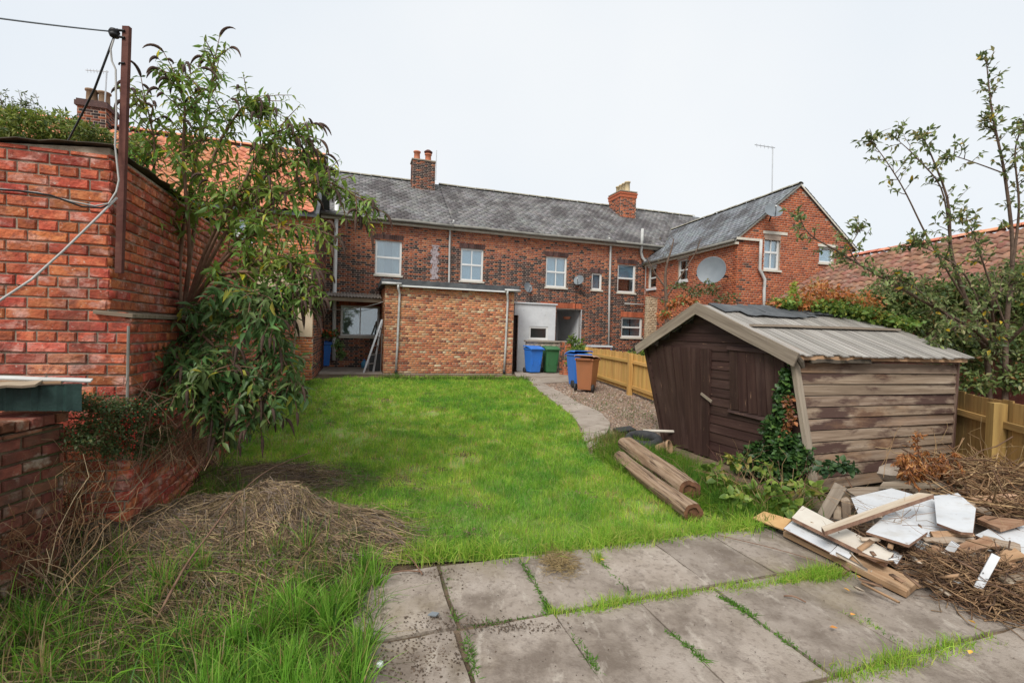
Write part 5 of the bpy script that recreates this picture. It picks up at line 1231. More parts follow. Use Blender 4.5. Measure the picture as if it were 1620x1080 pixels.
# ridge felt, loose battens, eaves plank
f0, f1_ = .02, .26
for k, (s0, s1, fa_, fb_) in enumerate(((.05, .8, .0, .20), (.75, 1.6, -.02, .24), (1.5, 2.5, .0, .20), (.3, 1.3, .2, .30))):
    mb = MB(); n = 8; vs = []
    for f_ in (fa_, fb_):
        for i in range(n+1): vs.append(roofpt(f_+rng.uniform(-.015, .015), s0+(s1-s0)*i/n, 'r', .042+.004*k+rng.uniform(0, .014)))
    mb.add(vs, [(i, i+1, n+2+i, n+1+i) for i in range(n)]); o = mb.build('felt_sheet', M['felt'], shed, world=True); o.modifiers.new('solid', 'SOLIDIFY').thickness = .004
board('roof_batten', shed, roofpt(.52, .02, 'r', .055), roofpt(.50, 2.55, 'r', .055), .08, .03, (0, 0, 1), 'barge', warp=.006)
board('eaves_plank', shed, roofpt(.985, -.10, 'r', -.035), roofpt(.985, RIN-.05, 'r', -.035), .05, .03, (-e1[0], -e1[1], .1), 'plank', warp=.004)
board('felt_roll', shed, roofpt(1.0, .12, 'r', -.06), roofpt(1.0, 1.0, 'r', -.06), .05, .03, (-e1[0], -e1[1], .3), 'felt_old', warp=.008, rag=.006)
MB().tube([roofpt(1.0, -.1, 'r', -.01), roofpt(1.02, -.06, 'r', -.06), roofpt(1.03, -.04, 'r', -.12)], [.03, .035, .02], 8).build('felt_flap', M['felt_old'], shed, world=True)

# ------------------------------------------------------------------ logs, tyre, rubbish by the shed
def log_obj(label, a, b, r0, r1, hollow=True):
    a, b = np.array(a), np.array(b); L = np.linalg.norm(b-a); n = 36; seg = 26; vs = []; fs = []
    gro = rng.uniform(-.03, .03, n); gro[rng.choice(n, 9, replace=False)] -= rng.uniform(.08, .17, 9)
    ph = rng.uniform(0, 6, 4)
    for i in range(seg+1):
        x = L*(i/seg-.5); r_ = r0+(r1-r0)*i/seg
        for k in range(n):
            an = 2*math.pi*k/n; rr = r_*(1+gro[k]*(-.6 if i in (0, seg) else 0)+.07*math.sin(3*an+ph[0])+.04*math.sin(5*an+ph[1]+x*2)+.03*math.sin(7*an+x*5+ph[2]))*(1+gro[k]+rng.uniform(-.02, .02))
            vs.append((x + .015*math.sin(2*an+ph[3])*(i in (0, seg)), rr*math.cos(an) + .02*math.sin(x*2+ph[0]), rr*math.sin(an)))
    for i in range(seg):
        for k in range(n): fs.append((i*n+k, i*n+(k+1) % n, (i+1)*n+(k+1) % n, (i+1)*n+k))
    root = thing('log', label, 'log', tuple(a)); FMt = frame_matrix((a+b)/2, b-a, (0, 0, 1)); FMt = Matrix.Translation(-Vector(a)) @ FMt
    o = MB().add(vs, fs).build('bark', M['log'], root, smooth=True); o.matrix_local = FMt
    for e, sgn in ((0, -1), (seg, 1)):
        ring = [vs[e*n+k] for k in range(n)]; c = np.mean(ring, 0)
        inner = [tuple(c+(np.array(p)-c)*.6) for p in ring]; deep = [tuple(np.array(p)-np.array([sgn*.025, 0, 0])) for p in inner]
        m2 = MB().add(ring+inner+deep, [(k, (k+1) % n, n+(k+1) % n, n+k)[::sgn] for k in range(n)] + [(n+k, n+(k+1) % n, 2*n+(k+1) % n, 2*n+k)[::sgn] for k in range(n)] + [tuple(2*n+k for k in range(n))])
        e_ = m2.build('cut_end', M['logend'], root); e_.matrix_local = FMt
    return root
la = G(990, 718)+np.array([0.02, 0, .12]); lb_ = G(1085, 797)+np.array([.02, .02, .12])
log_obj('thick pale barkless log, upper of two lying on the lawn edge', la, lb_, .125, .115)
la2 = la+np.array([-.20, -.42, -.06]); lb2 = lb_+np.array([-.13, -.46, -.055])
log_obj('thinner pale split log, lower of two on the lawn edge', la2, lb2, .085, .095)
c = G(1012, 708); tyre = thing('old_tyre', 'black car tyre lying flat in the weeds beside the shed', 'tyre', tuple(c+np.array([.08, .1, .0])))
prof = []
for k in range(17):
    an = 2*math.pi*k/16; prof.append((.215+.065*math.cos(an), .085+.085*math.sin(an)))
MB().lathe(prof, (0, 0, 0), 30).build('tread', M['rubber'], tyre, smooth=True)
tg = MB()
for k in range(40):
    an = 2*math.pi*k/40; ca_, sa_ = math.cos(an), math.sin(an); tg.add([(.335*ca_-.012*sa_, .335*sa_+.012*ca_, .04), (.335*ca_+.012*sa_, .335*sa_-.012*ca_, .04), (.345*ca_+.012*sa_, .345*sa_-.012*ca_, .10), (.345*ca_-.012*sa_, .345*sa_+.012*ca_, .10), (.335*ca_-.012*sa_, .335*sa_+.012*ca_, .16), (.335*ca_+.012*sa_, .335*sa_-.012*ca_, .16)], [(0, 1, 2, 3), (3, 2, 5, 4)])
tg.v = [(x*.80, y*.80, z*.85) for x, y, z in tg.v]; tg.build('tread_blocks', M['rubber'], tyre)
tyre.rotation_euler = (.16, -.06, 0)
pp = G(1045, 700); o = MB().tube([pp+np.array([-.25, .1, .16]), pp+np.array([.2, -.05, .19])], .022, 10).build('pale_tube', M['panel_cream'], None, smooth=True); tag(o, 'pale grey tube lying across the tyre', 'tube')
bk = G(1044, 722); root = thing('broken_pot', 'mossy broken terracotta pot against the shed wall', 'pot', tuple(bk+np.array([0, .1, 0])), 0)
o = MB().lathe([(.05, -.02), (.065, .03), (.09, .15), (.10, .15), (.10, .18), (.085, .18), (.06, .03)], (0, 0, 0), 16).build('body', M['plank'], root, smooth=True); o.rotation_euler = (1.3, 0, .9); o.location = (0, 0, .09)
tg_ = MB().box(-.16, .16, -.10, .10, 0, .06).build('black_tray', M['blackplastic'], None, bevel=.01); tg_.location = tuple(G(990, 690)+np.array([0, .1, .05])); tg_.rotation_euler = (.1, -.1, .3); tag(tg_, 'black plastic tray beside the tyre', 'tray')

# ------------------------------------------------------------------ heap of boards
def zp(zx, zy): return (1180+zx/3.682, 680+zy/3.682)
def qb(name, pts, zs, t, mat, label, cat='board'):
    return quad_board(name, [zp(*p) for p in pts], zs, t, mat, label, cat, group='boards on the rubbish heap', edge='boardedge' if mat.startswith('panel') or mat == 'plank_cream' else None)
qb('hardboard_offcut', [(35, 512), (105, 472), (265, 520), (215, 577)], [.06, .10, .14, .08], .012, 'hardboard', 'orange hardboard offcut at the tip of the heap')
qb('brown_plank', [(218, 590), (275, 540), (1008, 878), (935, 942)], [.07, .08, .07, .05], .04, 'plank', 'long brown plank at the front of the heap on the slabs', 'plank')
qb('white_facing', [(220, 572), (275, 524), (545, 655), (492, 712)], [.12, .13, .10, .095], .008, 'panel_white', 'white peeling facing on the long brown front plank')
qb('white_facing', [(488, 718), (548, 660), (640, 700), (592, 757)], [.10, .105, .095, .09], .008, 'panel_white', 'short torn white facing piece halfway along the front plank')
qb('cream_board', [(268, 508), (330, 440), (862, 716), (815, 776)], [.19, .21, .15, .13], .03, 'panel_cream', 'long cream board crossed by a thin plank')
qb('cream_board', [(640, 640), (700, 620), (915, 726), (880, 780)], [.11, .12, .105, .10], .03, 'panel_white', 'short white strip tucked under the long cream board')
qb('thin_plank', [(440, 562), (1005, 363), (1095, 373), (458, 590)], [.27, .42, .42, .27], .035, 'plank_cream', 'thin cream-topped plank lying across the white panels', 'plank')
qb('white_board', [(612, 392), (850, 338), (980, 375), (655, 492)], [.22, .30, .30, .22], .018, 'panel_white', 'rear white panel under the thin crossing plank')
qb('white_board', [(700, 592), (850, 463), (1058, 592), (948, 668)], [.22, .27, .26, .235], .02, 'panel_white', 'square white panel in the middle of the heap')
qb('white_board', [(865, 470), (1092, 386), (1198, 590), (1058, 622)], [.19, .27, .22, .18], .018, 'panel_white', 'white panel right of the square one, with a beige tape mark')
qb('white_board', [(1095, 382), (1235, 366), (1340, 455), (1322, 597), (1250, 592), (1112, 540)], [.33, .39, .36, .28, .28, .29], .02, 'panel_white', 'large white panel with clipped corners on top of the heap')
qb('white_board', [(1335, 610), (1420, 572), (1700, 545), (1700, 780)], [.16, .19, .25, .14], .015, 'panel_white', 'big white sheet under twigs at the frame edge')
qb('grey_sheet', [(960, 660), (1060, 600), (1115, 700), (1050, 720)], [.10, .13, .11, .09], .015, 'dish_pale', 'grey sheet under the square white panel')
qb('rotten_plank', [(640, 600), (700, 580), (1245, 775), (1215, 815)], [.09, .10, .10, .09], .04, 'plank', 'rotten plank covered in crumbs below the square white panel', 'plank')
qb('rotten_plank', [(885, 800), (930, 770), (1285, 850), (1260, 890)], [.05, .055, .08, .07], .03, 'plank_grey', 'splintered grey plank among twigs right of the front plank', 'plank')
qb('rotten_plank', [(1150, 735), (1180, 715), (1400, 800), (1380, 830)], [.11, .12, .13, .12], .03, 'panel_cream', 'pale strip of wood running into the twigs', 'plank')
qb('rotten_plank', [(1480, 705), (1520, 690), (1640, 880), (1610, 945)], [.22, .22, .14, .12], .035, 'plank', 'warped brown plank leaning near the frame edge', 'plank')
qb('weathered_board', [(1345, 515), (1390, 495), (1640, 525), (1480, 572)], [.24, .26, .30, .24], .03, 'plank', 'weathered brown board behind the big white sheet', 'plank')
qb('weathered_board', [(1260, 345), (1285, 308), (1410, 312), (1415, 358)], [.34, .37, .38, .35], .03, 'plank', 'brown chipboard piece among the twigs behind', 'plank')
qb('weathered_board', [(1430, 330), (1470, 305), (1640, 320), (1640, 352)], [.36, .38, .40, .37], .03, 'plank_grey', 'grey board in the twig heap by the fence', 'plank')
qb('weathered_board', [(780, 325), (800, 300), (1210, 285), (1220, 320)], [.30, .31, .36, .34], .03, 'plank_grey', 'long grey board against the foot of the shed', 'plank')
qb('weathered_board', [(580, 345), (640, 330), (870, 330), (640, 385)], [.22, .23, .28, .20], .02, 'plank_grey', 'grey board end behind the rear white panel', 'plank')
def post_px(label, a, za, b, zb, w, t, mat, name='timber_offcut'):
    P, Q = PZ(*zp(*a), za), PZ(*zp(*b), zb); c = (P+Q)/2
    o = link(name, board_mesh(name, np.linalg.norm(Q-P), w, t, 4, .002), M[mat]); o.matrix_world = frame_matrix(c, Q-P, (-.3, -.6, .7)); return tag(o, label, 'offcut', 'boards on the rubbish heap')
post_px('squared white-painted post among the twigs', (1350, 920), .10, (1455, 728), .32, .042, .045, 'panel_white')
post_px('grey block leaning on the shed corner post', (455, 500), .06, (555, 322), .36, .10, .07, 'barge')
post_px('short stub beside the leaning grey block', (530, 515), .05, (530, 440), .17, .06, .05, 'plank_grey')
post_px('short post stub by the thin crossing plank', (580, 500), .08, (574, 402), .25, .07, .06, 'plank_grey')
post_px('small white stick near the middle of the twigs', (1170, 725), .14, (1220, 660), .24, .05, .04, 'panel_white')
post_px('brown stick on the heap below the white panels', (1080, 612), .20, (1320, 605), .24, .05, .03, 'plank')
for k, (a_, za, b_, zb, w_, m_) in enumerate(((( 1240, 700), .16, (1440, 650), .22, .09, 'plank'), ((1160, 820), .09, (1330, 900), .07, .07, 'plank_grey'), ((1060, 690), .13, (1260, 740), .15, .10, 'plank'), ((1380, 640), .20, (1600, 690), .20, .08, 'plank_grey'), ((1430, 760), .18, (1600, 720), .24, .07, 'plank'), ((960, 770), .07, (1150, 800), .08, .09, 'plank_grey'), ((1340, 420), .32, (1600, 400), .36, .12, 'plank'), ((1250, 420), .32, (1420, 470), .28, .10, 'plank_grey'), ((1200, 300), .38, (1400, 270), .42, .08, 'plank'), ((1480, 390), .34, (1640, 440), .30, .10, 'plank'), ((1030, 640), .17, (1330, 640), .21, .05, 'plank_grey'), ((1290, 850), .12, (1420, 960), .08, .05, 'plank'), ((1500, 880), .15, (1640, 860), .16, .07, 'plank_grey'))):
    P_, Q_ = PZ(*zp(*a_), za), PZ(*zp(*b_), zb); o = link('broken_timber', board_mesh('broken_timber', np.linalg.norm(Q_-P_), w_, .022, 6, .004, .012), M[m_]); o.matrix_world = frame_matrix((P_+Q_)/2, Q_-P_, (rng.normal(0, .2), -.25+rng.normal(0, .15), 1)); tag(o, ('brown timber just under the clipped-corner white panel', 'grey timber sliver beside the foot of the white-painted post', 'brown timber beyond the end of the long cream board', 'grey timber poking from under the big white sheet', 'brown timber behind the top of the white-painted post', 'grey timber at the broken end of the front plank', 'wide brown timber behind the weathered brown board', 'grey timber touching the corner of the clipped white panel', 'brown timber beside the dead fern branch', 'brown timber above the big white sheet at the frame edge', 'thin grey strip below the square white panel', 'narrow brown timber lying on the slabs at the twig edge', 'grey timber in the nearest twigs at the frame edge')[k], 'timber', 'broken timbers in the twig heap')
rk = G(*zp(840, 300)); o = MB()
vs = []; 
root = thing('rubble_stone', 'grey rubble stone at the foot of the weathered shed side', 'stone', tuple(rk+np.array([0, 0, .12])))
o = MB().lathe([(0, -.12), (.16, -.10), (.22, 0), (.17, .09), (.05, .12), (0, .12)], (0, 0, 0), 9).build('block', M['path'], root); o.scale = (1.2, .8, .8)
# ------------------------------------------------------------------ plant generators
def unit(a): return a/(np.linalg.norm(a, axis=-1, keepdims=True)+1e-9)
def ribbons(P, W, cols, taper=True, tipw=.08):
    """P (n,k,3) centre lines -> flat tapering blades"""
    n, k, _ = P.shape
    T = unit(P[:, -1]-P[:, 0]); side = unit(np.cross(T, rng.normal(size=(n, 3))))
    t = np.linspace(0, 1, k); prof = (1-(1-tipw)*t**1.5) if taper else np.ones(k)
    off = side[:, None, :]*(W[:, None]*prof[None])[..., None]*.5
    V = np.stack([P-off, P+off], 2).reshape(n, k*2, 3)
    q = np.array([[2*i, 2*i+1, 2*i+3, 2*i+2] for i in range(k-1)])
    F = (np.arange(n)[:, None, None]*k*2+q[None]).reshape(-1, 4)
    return V.reshape(-1, 3), F, np.repeat(cols, k*2, 0)
def tubes(P, Rr, cols, ns=3):
    n, k, _ = P.shape
    T = unit(np.gradient(P, axis=1)); a = unit(np.cross(T, np.array([.31, .52, .79]))); b = np.cross(T, a)
    ring = [P + (math.cos(2*math.pi*j/ns)*a + math.sin(2*math.pi*j/ns)*b)*Rr[..., None] for j in range(ns)]
    V = np.stack(ring, 2).reshape(n, k*ns, 3); q = []
    for i in range(k-1):
        for j in range(ns): q.append([i*ns+j, i*ns+(j+1) % ns, (i+1)*ns+(j+1) % ns, (i+1)*ns+j])
    F = (np.arange(n)[:, None, None]*k*ns+np.array(q)[None]).reshape(-1, 4)
    return V.reshape(-1, 3), F, np.repeat(cols, k*ns, 0)
def leafs(pos, d, nrm, L, W, cols, fold=.25, droop=.15):
    n = len(pos); d = unit(d); s = unit(np.cross(d, nrm)); nn = np.cross(s, d); L = L[:, None]; W = W[:, None]
    b = pos; l = pos + d*L*.42 - s*W*.5 + nn*W*fold; r_ = pos + d*L*.42 + s*W*.5 + nn*W*fold
    c = pos + d*L*.46 - nn*L*.02; l2 = pos + d*L*.75 - s*W*.30 + nn*(W*fold*.6 - L*droop*.5); r2 = pos + d*L*.75 + s*W*.30 + nn*(W*fold*.6 - L*droop*.5); t = pos + d*L - nn*L*droop
    V = np.stack([b, l, r_, c, l2, r2, t], 1).reshape(-1, 3)
    q = np.array([[0, 3, 1], [0, 2, 3], [1, 3, 4], [3, 2, 5], [4, 3, 6], [3, 5, 6]])
    F = (np.arange(n)[:, None, None]*7+q[None]).reshape(-1, 3)
    return V, F, np.repeat(cols, 7, 0)
def put(name, VFC, mat, parent=None, nper=4, world=True, kind=None, smooth=False):
    V, F, C = VFC
    if parent is not None and world: V = local(parent, V)
    o = link(name, np_mesh(name, V, F, C, smooth=smooth, nper=nper, dom='POINT'), M[mat], parent)
    if kind: o['kind'] = kind
    return o
def join(lst):
    V = []; F = []; C = []; b = 0
    for v_, f_, c_ in lst: V.append(v_); F.append(f_+b); C.append(c_); b += len(v_)
    return np.vstack(V), np.vstack(F), np.vstack(C)
def inpoly(pts, poly):
    x, y = pts[:, 0], pts[:, 1]; c = np.zeros(len(pts), bool); j = len(poly)-1
    for i in range(len(poly)):
        xi, yi = poly[i]; xj, yj = poly[j]
        c ^= ((yi > y) != (yj > y)) & (x < (xj-xi)*(y-yi)/(yj-yi+1e-12)+xi); j = i
    return c
def pal(n, colors, w=None, v=.2):
    colors = np.array(colors); w = np.ones(len(colors)) if w is None else np.array(w, float)
    return colors[rng.choice(len(colors), n, p=w/w.sum())]*rng.uniform(1-v, 1+v, (n, 1))
def smooth_path(pts, n):
    pts = np.array(pts, float); m = len(pts); t = np.linspace(0, m-1, n); out = []
    for x in t:
        i = min(int(x), m-2); f = x-i; p0 = pts[max(i-1, 0)]; p1 = pts[i]; p2 = pts[i+1]; p3 = pts[min(i+2, m-1)]
        out.append(.5*((2*p1)+(-p0+p2)*f+(2*p0-5*p1+4*p2-p3)*f*f+(-p0+3*p1-3*p2+p3)*f**3))
    return np.array(out)
def poly_sample(poly, n):
    P = np.array(poly); lo, hi = P.min(0), P.max(0); out = np.zeros((0, 2))
    while len(out) < n:
        q = rng.uniform(lo, hi, (n*2, 2)); out = np.vstack([out, q[inpoly(q, P)]])
    return out[:n]
def poly_area(P): P = np.array(P); x, y = P[:, 0], P[:, 1]; return .5*abs(x @ np.roll(y, 1)-y @ np.roll(x, 1))
def blades(xy, H, W, cols, lean=.35, k=3, curl=.5, z0=0.0, zfun=None):
    n = len(xy); z = terrain(xy[:, 0], xy[:, 1])+z0 if zfun is None else zfun(xy)
    an = rng.uniform(0, 2*math.pi, n); ln = np.abs(rng.normal(0, lean, n))
    dr = np.stack([np.cos(an), np.sin(an), np.zeros(n)], 1); t = np.linspace(0, 1, k)
    P = np.stack([np.stack([xy[:, 0], xy[:, 1], z], 1) + dr*(H*ln*tt**(1+curl*1.5))[:, None] + np.array([0, 0, 1])*(H*tt*(1-.35*ln*tt))[:, None] for tt in t], 1)
    return ribbons(P, W, cols)
GREEN = [(.275, .47, .05), (.205, .40, .04), (.36, .52, .07), (.45, .47, .11)]

_VN = rng.random((64, 64))
def vnoise(x, y, s):
    x, y = np.asarray(x)*s+31.7, np.asarray(y)*s+17.3; i, j = np.floor(x).astype(int), np.floor(y).astype(int); fx, fy = x-i, y-j; fx = fx*fx*(3-2*fx); fy = fy*fy*(3-2*fy); g_ = lambda a, b: _VN[a % 64, b % 64]
    return (g_(i, j)*(1-fx)+g_(i+1, j)*fx)*(1-fy)+(g_(i, j+1)*(1-fx)+g_(i+1, j+1)*fx)*fy
# ------------------------------------------------------------------ lawn grass
area = poly_area(LAWN)
xy = poly_sample(LAWN, 260000); keep = rng.random(len(xy)) < np.clip(1.05*(5.0/np.maximum(xy[:, 1], 4.0))**1.35, .10, 1); xy = xy[keep]
dst = xy[:, 1]
nz = np.sin(xy[:, 0]*1.7+.4)*np.cos(xy[:, 1]*1.1)+.7*np.sin(xy[:, 0]*3.9+xy[:, 1]*2.7)+.5*np.sin(xy[:, 0]*7.1-xy[:, 1]*5.3+1)
su, sv = xy[:, 0]*UX+xy[:, 1]*UY, -xy[:, 0]*UY+xy[:, 1]*UX
v1, v2, v3 = vnoise(xy[:, 0], xy[:, 1], 1.1), vnoise(xy[:, 0], xy[:, 1], 3.1), vnoise(xy[:, 0], xy[:, 1], 8.0); nz = (v1-.5)*1.6+(v2-.5)*1.5+(v3-.5)*1.3
bare = np.clip((nz-.24)*1.5, 0, 1) + .65*np.clip(1-np.abs(su+.5)/1.5, 0, 1)*(sv > 7.0)*(rng.random(len(xy)) < .8)
k2 = rng.random(len(xy)) > bare*.92; xy = xy[k2]; nz = nz[k2]; dst = dst[k2]; bare = bare[k2]; su = su[k2]; sv = sv[k2]; v2 = v2[k2]; v3 = v3[k2]
n = len(xy); c = pal(n, GREEN, [4, 3, 3, 1.2], .22); dry = rng.random(n) < (.05+.55*np.clip(bare, 0, 1)); c[dry] = pal(dry.sum(), [(.42, .34, .15), (.33, .25, .11), (.40, .38, .13)], None, .2)
yel = np.clip(nz*.55, -.42, .45)[:, None]; c = c*(1+yel*np.array([1.15, .62, .6]))
H = rng.uniform(.03, .075, n)*(1+1.3*np.clip(v3-.45, 0, .6)+.8*np.clip(.45-v2, 0, .5)); W = rng.uniform(.004, .0075, n)*np.clip(dst/5.0, .8, 3.0)
put('grass', blades(xy, H, W, c, .55, 3), 'grass', kind='stuff')
bpy.data.objects['grass']['label'] = 'short bright green lawn grass'
nt_ = 1500; tc_ = poly_sample(LAWN, nt_); per_ = 16; i_ = np.repeat(np.arange(nt_), per_); xy2 = tc_[i_]+rng.normal(0, .028, (nt_*per_, 2)); n2_ = len(xy2)
o = put('lawn_tufts', blades(xy2, rng.uniform(.06, .15, n2_)*rng.uniform(.6, 1.3, nt_)[i_], rng.uniform(.004, .007, n2_)*np.clip(xy2[:, 1]/5, .8, 2.6), pal(n2_, GREEN, [3, 4, 2, 1], .2)*rng.uniform(.75, 1.2, (nt_, 1))[i_], .7, 4), 'grass', kind='stuff'); o['label'] = 'taller tufts scattered over the lawn'
def fringe(name, label, pxline, n, width, H, W, colors, weights=None, lean=.7, k=4, z0=0.0, cat=None):
    P = np.array([G(*p)[:2] for p in pxline]); seg = np.linalg.norm(np.diff(P, axis=0), axis=1); cs = np.concatenate([[0], np.cumsum(seg)]); u_ = rng.uniform(0, cs[-1], n)
    i = np.clip(np.searchsorted(cs, u_)-1, 0, len(seg)-1); f = (u_-cs[i])/seg[i]; xy = P[i]+(P[i+1]-P[i])*f[:, None]+rng.normal(0, width, (n, 2))
    clump = .5+.5*np.sin(u_*9+1)*np.sin(u_*4.3+n); h = rng.uniform(*H, n)*(.5+.8*clump); kp = rng.random(n) < .25+.75*clump; xy, u_, h, n = xy[kp], u_[kp], h[kp], int(kp.sum())
    o = put(name, blades(xy, h, rng.uniform(*W, n), pal(n, colors, weights), lean, k, z0=z0), 'grass', kind='stuff'); o['label'] = label; return o
xy = poly_sample(LAWN2, 11000); n = len(xy); cn_ = vnoise(xy[:, 0], xy[:, 1], 5.0)
o = put('rough_grass', blades(xy, rng.uniform(.06, .19, n)*(.5+cn_), rng.uniform(.004, .008, n), pal(n, [(.13, .25, .02), (.10, .20, .02), (.20, .30, .03), (.34, .27, .10)], [4, 3, 2, .8], .25), .8, 4), 'grass', kind='stuff'); o['label'] = 'longer darker grass between the logs and the shed'
# longer tufts along edges
fringe('grass_fringe', 'longer grass along the patio edge', [(600, 885), (700, 880), (820, 878), (1023, 854), (1190, 835)], 5200, .06, (.06, .15), (.004, .008), GREEN)
fringe('grass_fringe', 'long grass around the logs and shed foot', [(1010, 725), (1050, 745), (1100, 775), (1150, 800), (1190, 822), (1230, 812)], 7000, .16, (.09, .24), (.004, .009), [(.075, .19, .02), (.06, .15, .02), (.13, .24, .03), (.28, .24, .08)], [4, 3, 2, .6])
fringe('grass_fringe', 'grass tufts along the foot of the brick extension', [(600, 600), (660, 602), (720, 602), (780, 602), (835, 602)], 3000, .12, (.08, .22), (.012, .02), [(.10, .20, .03), (.08, .16, .02), (.28, .22, .09)], [3, 3, 1.5])
fringe('grass_fringe', 'grass tufts by the path and tyre', [(935, 705), (950, 700), (975, 695), (1000, 715), (960, 722)], 2600, .12, (.08, .2), (.006, .012), [(.10, .20, .03), (.2, .22, .05), (.30, .22, .10)], [3, 2, 2])
fringe('grass_fringe', 'pale weeds along the foot of the garden wall', [(500, 603), (440, 640), (400, 665), (345, 722), (310, 760)], 3600, .10, (.06, .18), (.006, .012), [(.08, .17, .03), (.11, .22, .03), (.2, .2, .06)], [3, 3, 1])
fringe('grass_fringe', 'grass in the joints between the rows of slabs', [(868, 972), (940, 965), (1000, 952), (1060, 945), (1110, 935), (1170, 932), (1220, 926), (1300, 912), (1340, 908)], 3000, .022, (.02, .085), (.003, .006), GREEN)
fringe('grass_fringe', 'grass in the joint nearest the camera', [(1320, 1075), (1400, 1058), (1460, 1040), (1520, 1020), (1570, 1010)], 1800, .035, (.02, .09), (.003, .006), GREEN)
for i, l in enumerate(([(820, 885), (845, 920), (868, 968)], [(905, 1005), (925, 1030), (945, 1065)], [(1055, 1000), (1090, 1025), (1115, 1050)], [(735, 1000), (745, 1040), (755, 1075)], [(1135, 942), (1165, 958), (1195, 978)], [(700, 895), (712, 940), (722, 985)], [(930, 872), (955, 895), (1000, 940)], [(1195, 980), (1250, 1020), (1320, 1066)], [(1345, 965), (1400, 1005), (1440, 1030)], [(720, 995), (790, 985), (865, 972)])):
    fringe('joint_weeds', 'small green weeds in the slab joint ' + ['below the dry clippings', 'at the middle bottom edge', 'under the second slab row', 'at the cracked corner slab', 'near the middle of the patio', 'of the first slab by the lawn corner', 'through the single tuft', 'running to the bottom edge', 'beside the orange leaf', 'behind the cracked corner slab'][i], l, 420 if i < 5 else 150, .010, (.015, .045), (.006, .011), [(.10, .22, .03), (.13, .27, .04)], lean=1.2)
fringe('grass_tuft', 'single grass tuft on the second slab joint', [(943, 880), (948, 890)], 160, .02, (.05, .10), (.003, .006), GREEN)
fringe('grass_tuft', 'grass tuft beside the white boards on the patio', [(1280, 918), (1335, 908)], 900, .035, (.05, .12), (.003, .006), GREEN)
fringe('grass_tuft', 'grass tuft on the slab near the yellow leaves', [(1330, 970), (1390, 998)], 200, .012, (.02, .05), (.003, .006), GREEN)

# ------------------------------------------------------------------ foreground rough grass at the left
ROUGH = np.array([G(*p)[:2] for p in [(600, 905), (612, 960), (585, 1079), (560, 1200), (-200, 1200), (-200, 900), (60, 830), (130, 760), (230, 760), (330, 745), (440, 800), (560, 850)]])
def in_heap(xy): return None
HC = (G(315, 872)[0], G(315, 872)[1]+.04)
def heap_h(x, y):
    """height of the mound of cut dry grass"""
    a = ((x-HC[0])/1.15)**2+((y-HC[1]-.18*(x-HC[0]))/.62)**2; b_ = ((x-HC[0]-.55)/.75)**2+((y-HC[1]-.25)/.40)**2; c_ = ((x-HC[0]+.25)/.9)**2 + ((y-HC[1]-1.6)/.5)**2
    return np.minimum(1, 1)*.19*np.exp(-(a*.9)**1.6)*(1+1.15*(vnoise(x, y, 2.6)-.5)+.55*(vnoise(x, y, 6.5)-.5)) + .17*np.exp(-b_*1.6) + .10*np.exp(-c_*1.5)
xs_h = np.linspace(HC[0]-2.2, HC[0]+2.2, 70); ys_h = np.linspace(HC[1]-1.3, HC[1]+2.6, 60); Xh, Yh = np.meshgrid(xs_h, ys_h); Zh = terrain(Xh, Yh)-.03+heap_h(Xh, Yh)-.012
idx = np.arange(Xh.size).reshape(Xh.shape); Fh = np.stack([idx[:-1, :-1], idx[:-1, 1:], idx[1:, 1:], idx[1:, :-1]], -1).reshape(-1, 4)
M['heapbase'] = pmat('matted dead grass', [(.05, .034, .022), (.11, .075, .046), (.18, .125, .075)], scale=7, bump=1, bscale=40, bdist=.03, stretch=(1, 3, 1))
heap = thing('dead_grass_heap', 'heap of matted dry cut grass at the lawn corner', 'grass heap', (HC[0], HC[1], 0))
put('mound', (np.stack([Xh, Yh, Zh], -1).reshape(-1, 3), Fh, np.ones((Xh.size, 3))), 'heapbase', heap, smooth=True)
n = 20000
px_, py_ = rng.normal(HC[0]+.02, .62, n), rng.normal(HC[1]+.02, .42, n); far = rng.random(n) < .16; px_[far] = rng.normal(HC[0]-.25, .7, far.sum()); py_[far] = rng.normal(HC[1]+1.55, .35, far.sum())
flow = .25*np.sin(px_*1.6+.6)+.5*np.sin(py_*2.1+px_)+rng.normal(0, .62, n); Ls = rng.uniform(.25, .95, n); K = 6; ts = np.linspace(-.5, .5, K)
cv = rng.normal(0, .5, n)
P = np.zeros((n, K, 3)); lift = rng.uniform(0, .05, n)**1.0
su_, sv_ = px_*UX+py_*UY, -px_*UY+py_*UX; okp = ~((su_ > -.22) & (sv_ < 3.5)); px_, py_, flow, Ls, cv, lift, P = px_[okp], py_[okp], flow[okp], Ls[okp], cv[okp], lift[okp], P[okp]; n = len(px_); Ls = np.where(px_*UX+py_*UY > -.7, Ls*.6, Ls)
for j, t in enumerate(ts):
    an = flow+cv*t; x = px_+np.cos(an)*Ls*t; y = py_+np.sin(an)*Ls*t*.8; P[:, j, 0] = x; P[:, j, 1] = y
    P[:, j, 2] = terrain(x, y)-.03+heap_h(x, y)+lift+rng.normal(0, .006, n)+.03*(rng.random(n) < .12)*abs(t)*3
o = put('straw', ribbons(P, rng.uniform(.0025, .006, n), pal(n, [(.24, .165, .10), (.32, .23, .13), (.15, .10, .068), (.38, .28, .15), (.20, .155, .125)], [3, 3, 3, 1.5, 3], .35), taper=False), 'straw', heap, kind='stuff')
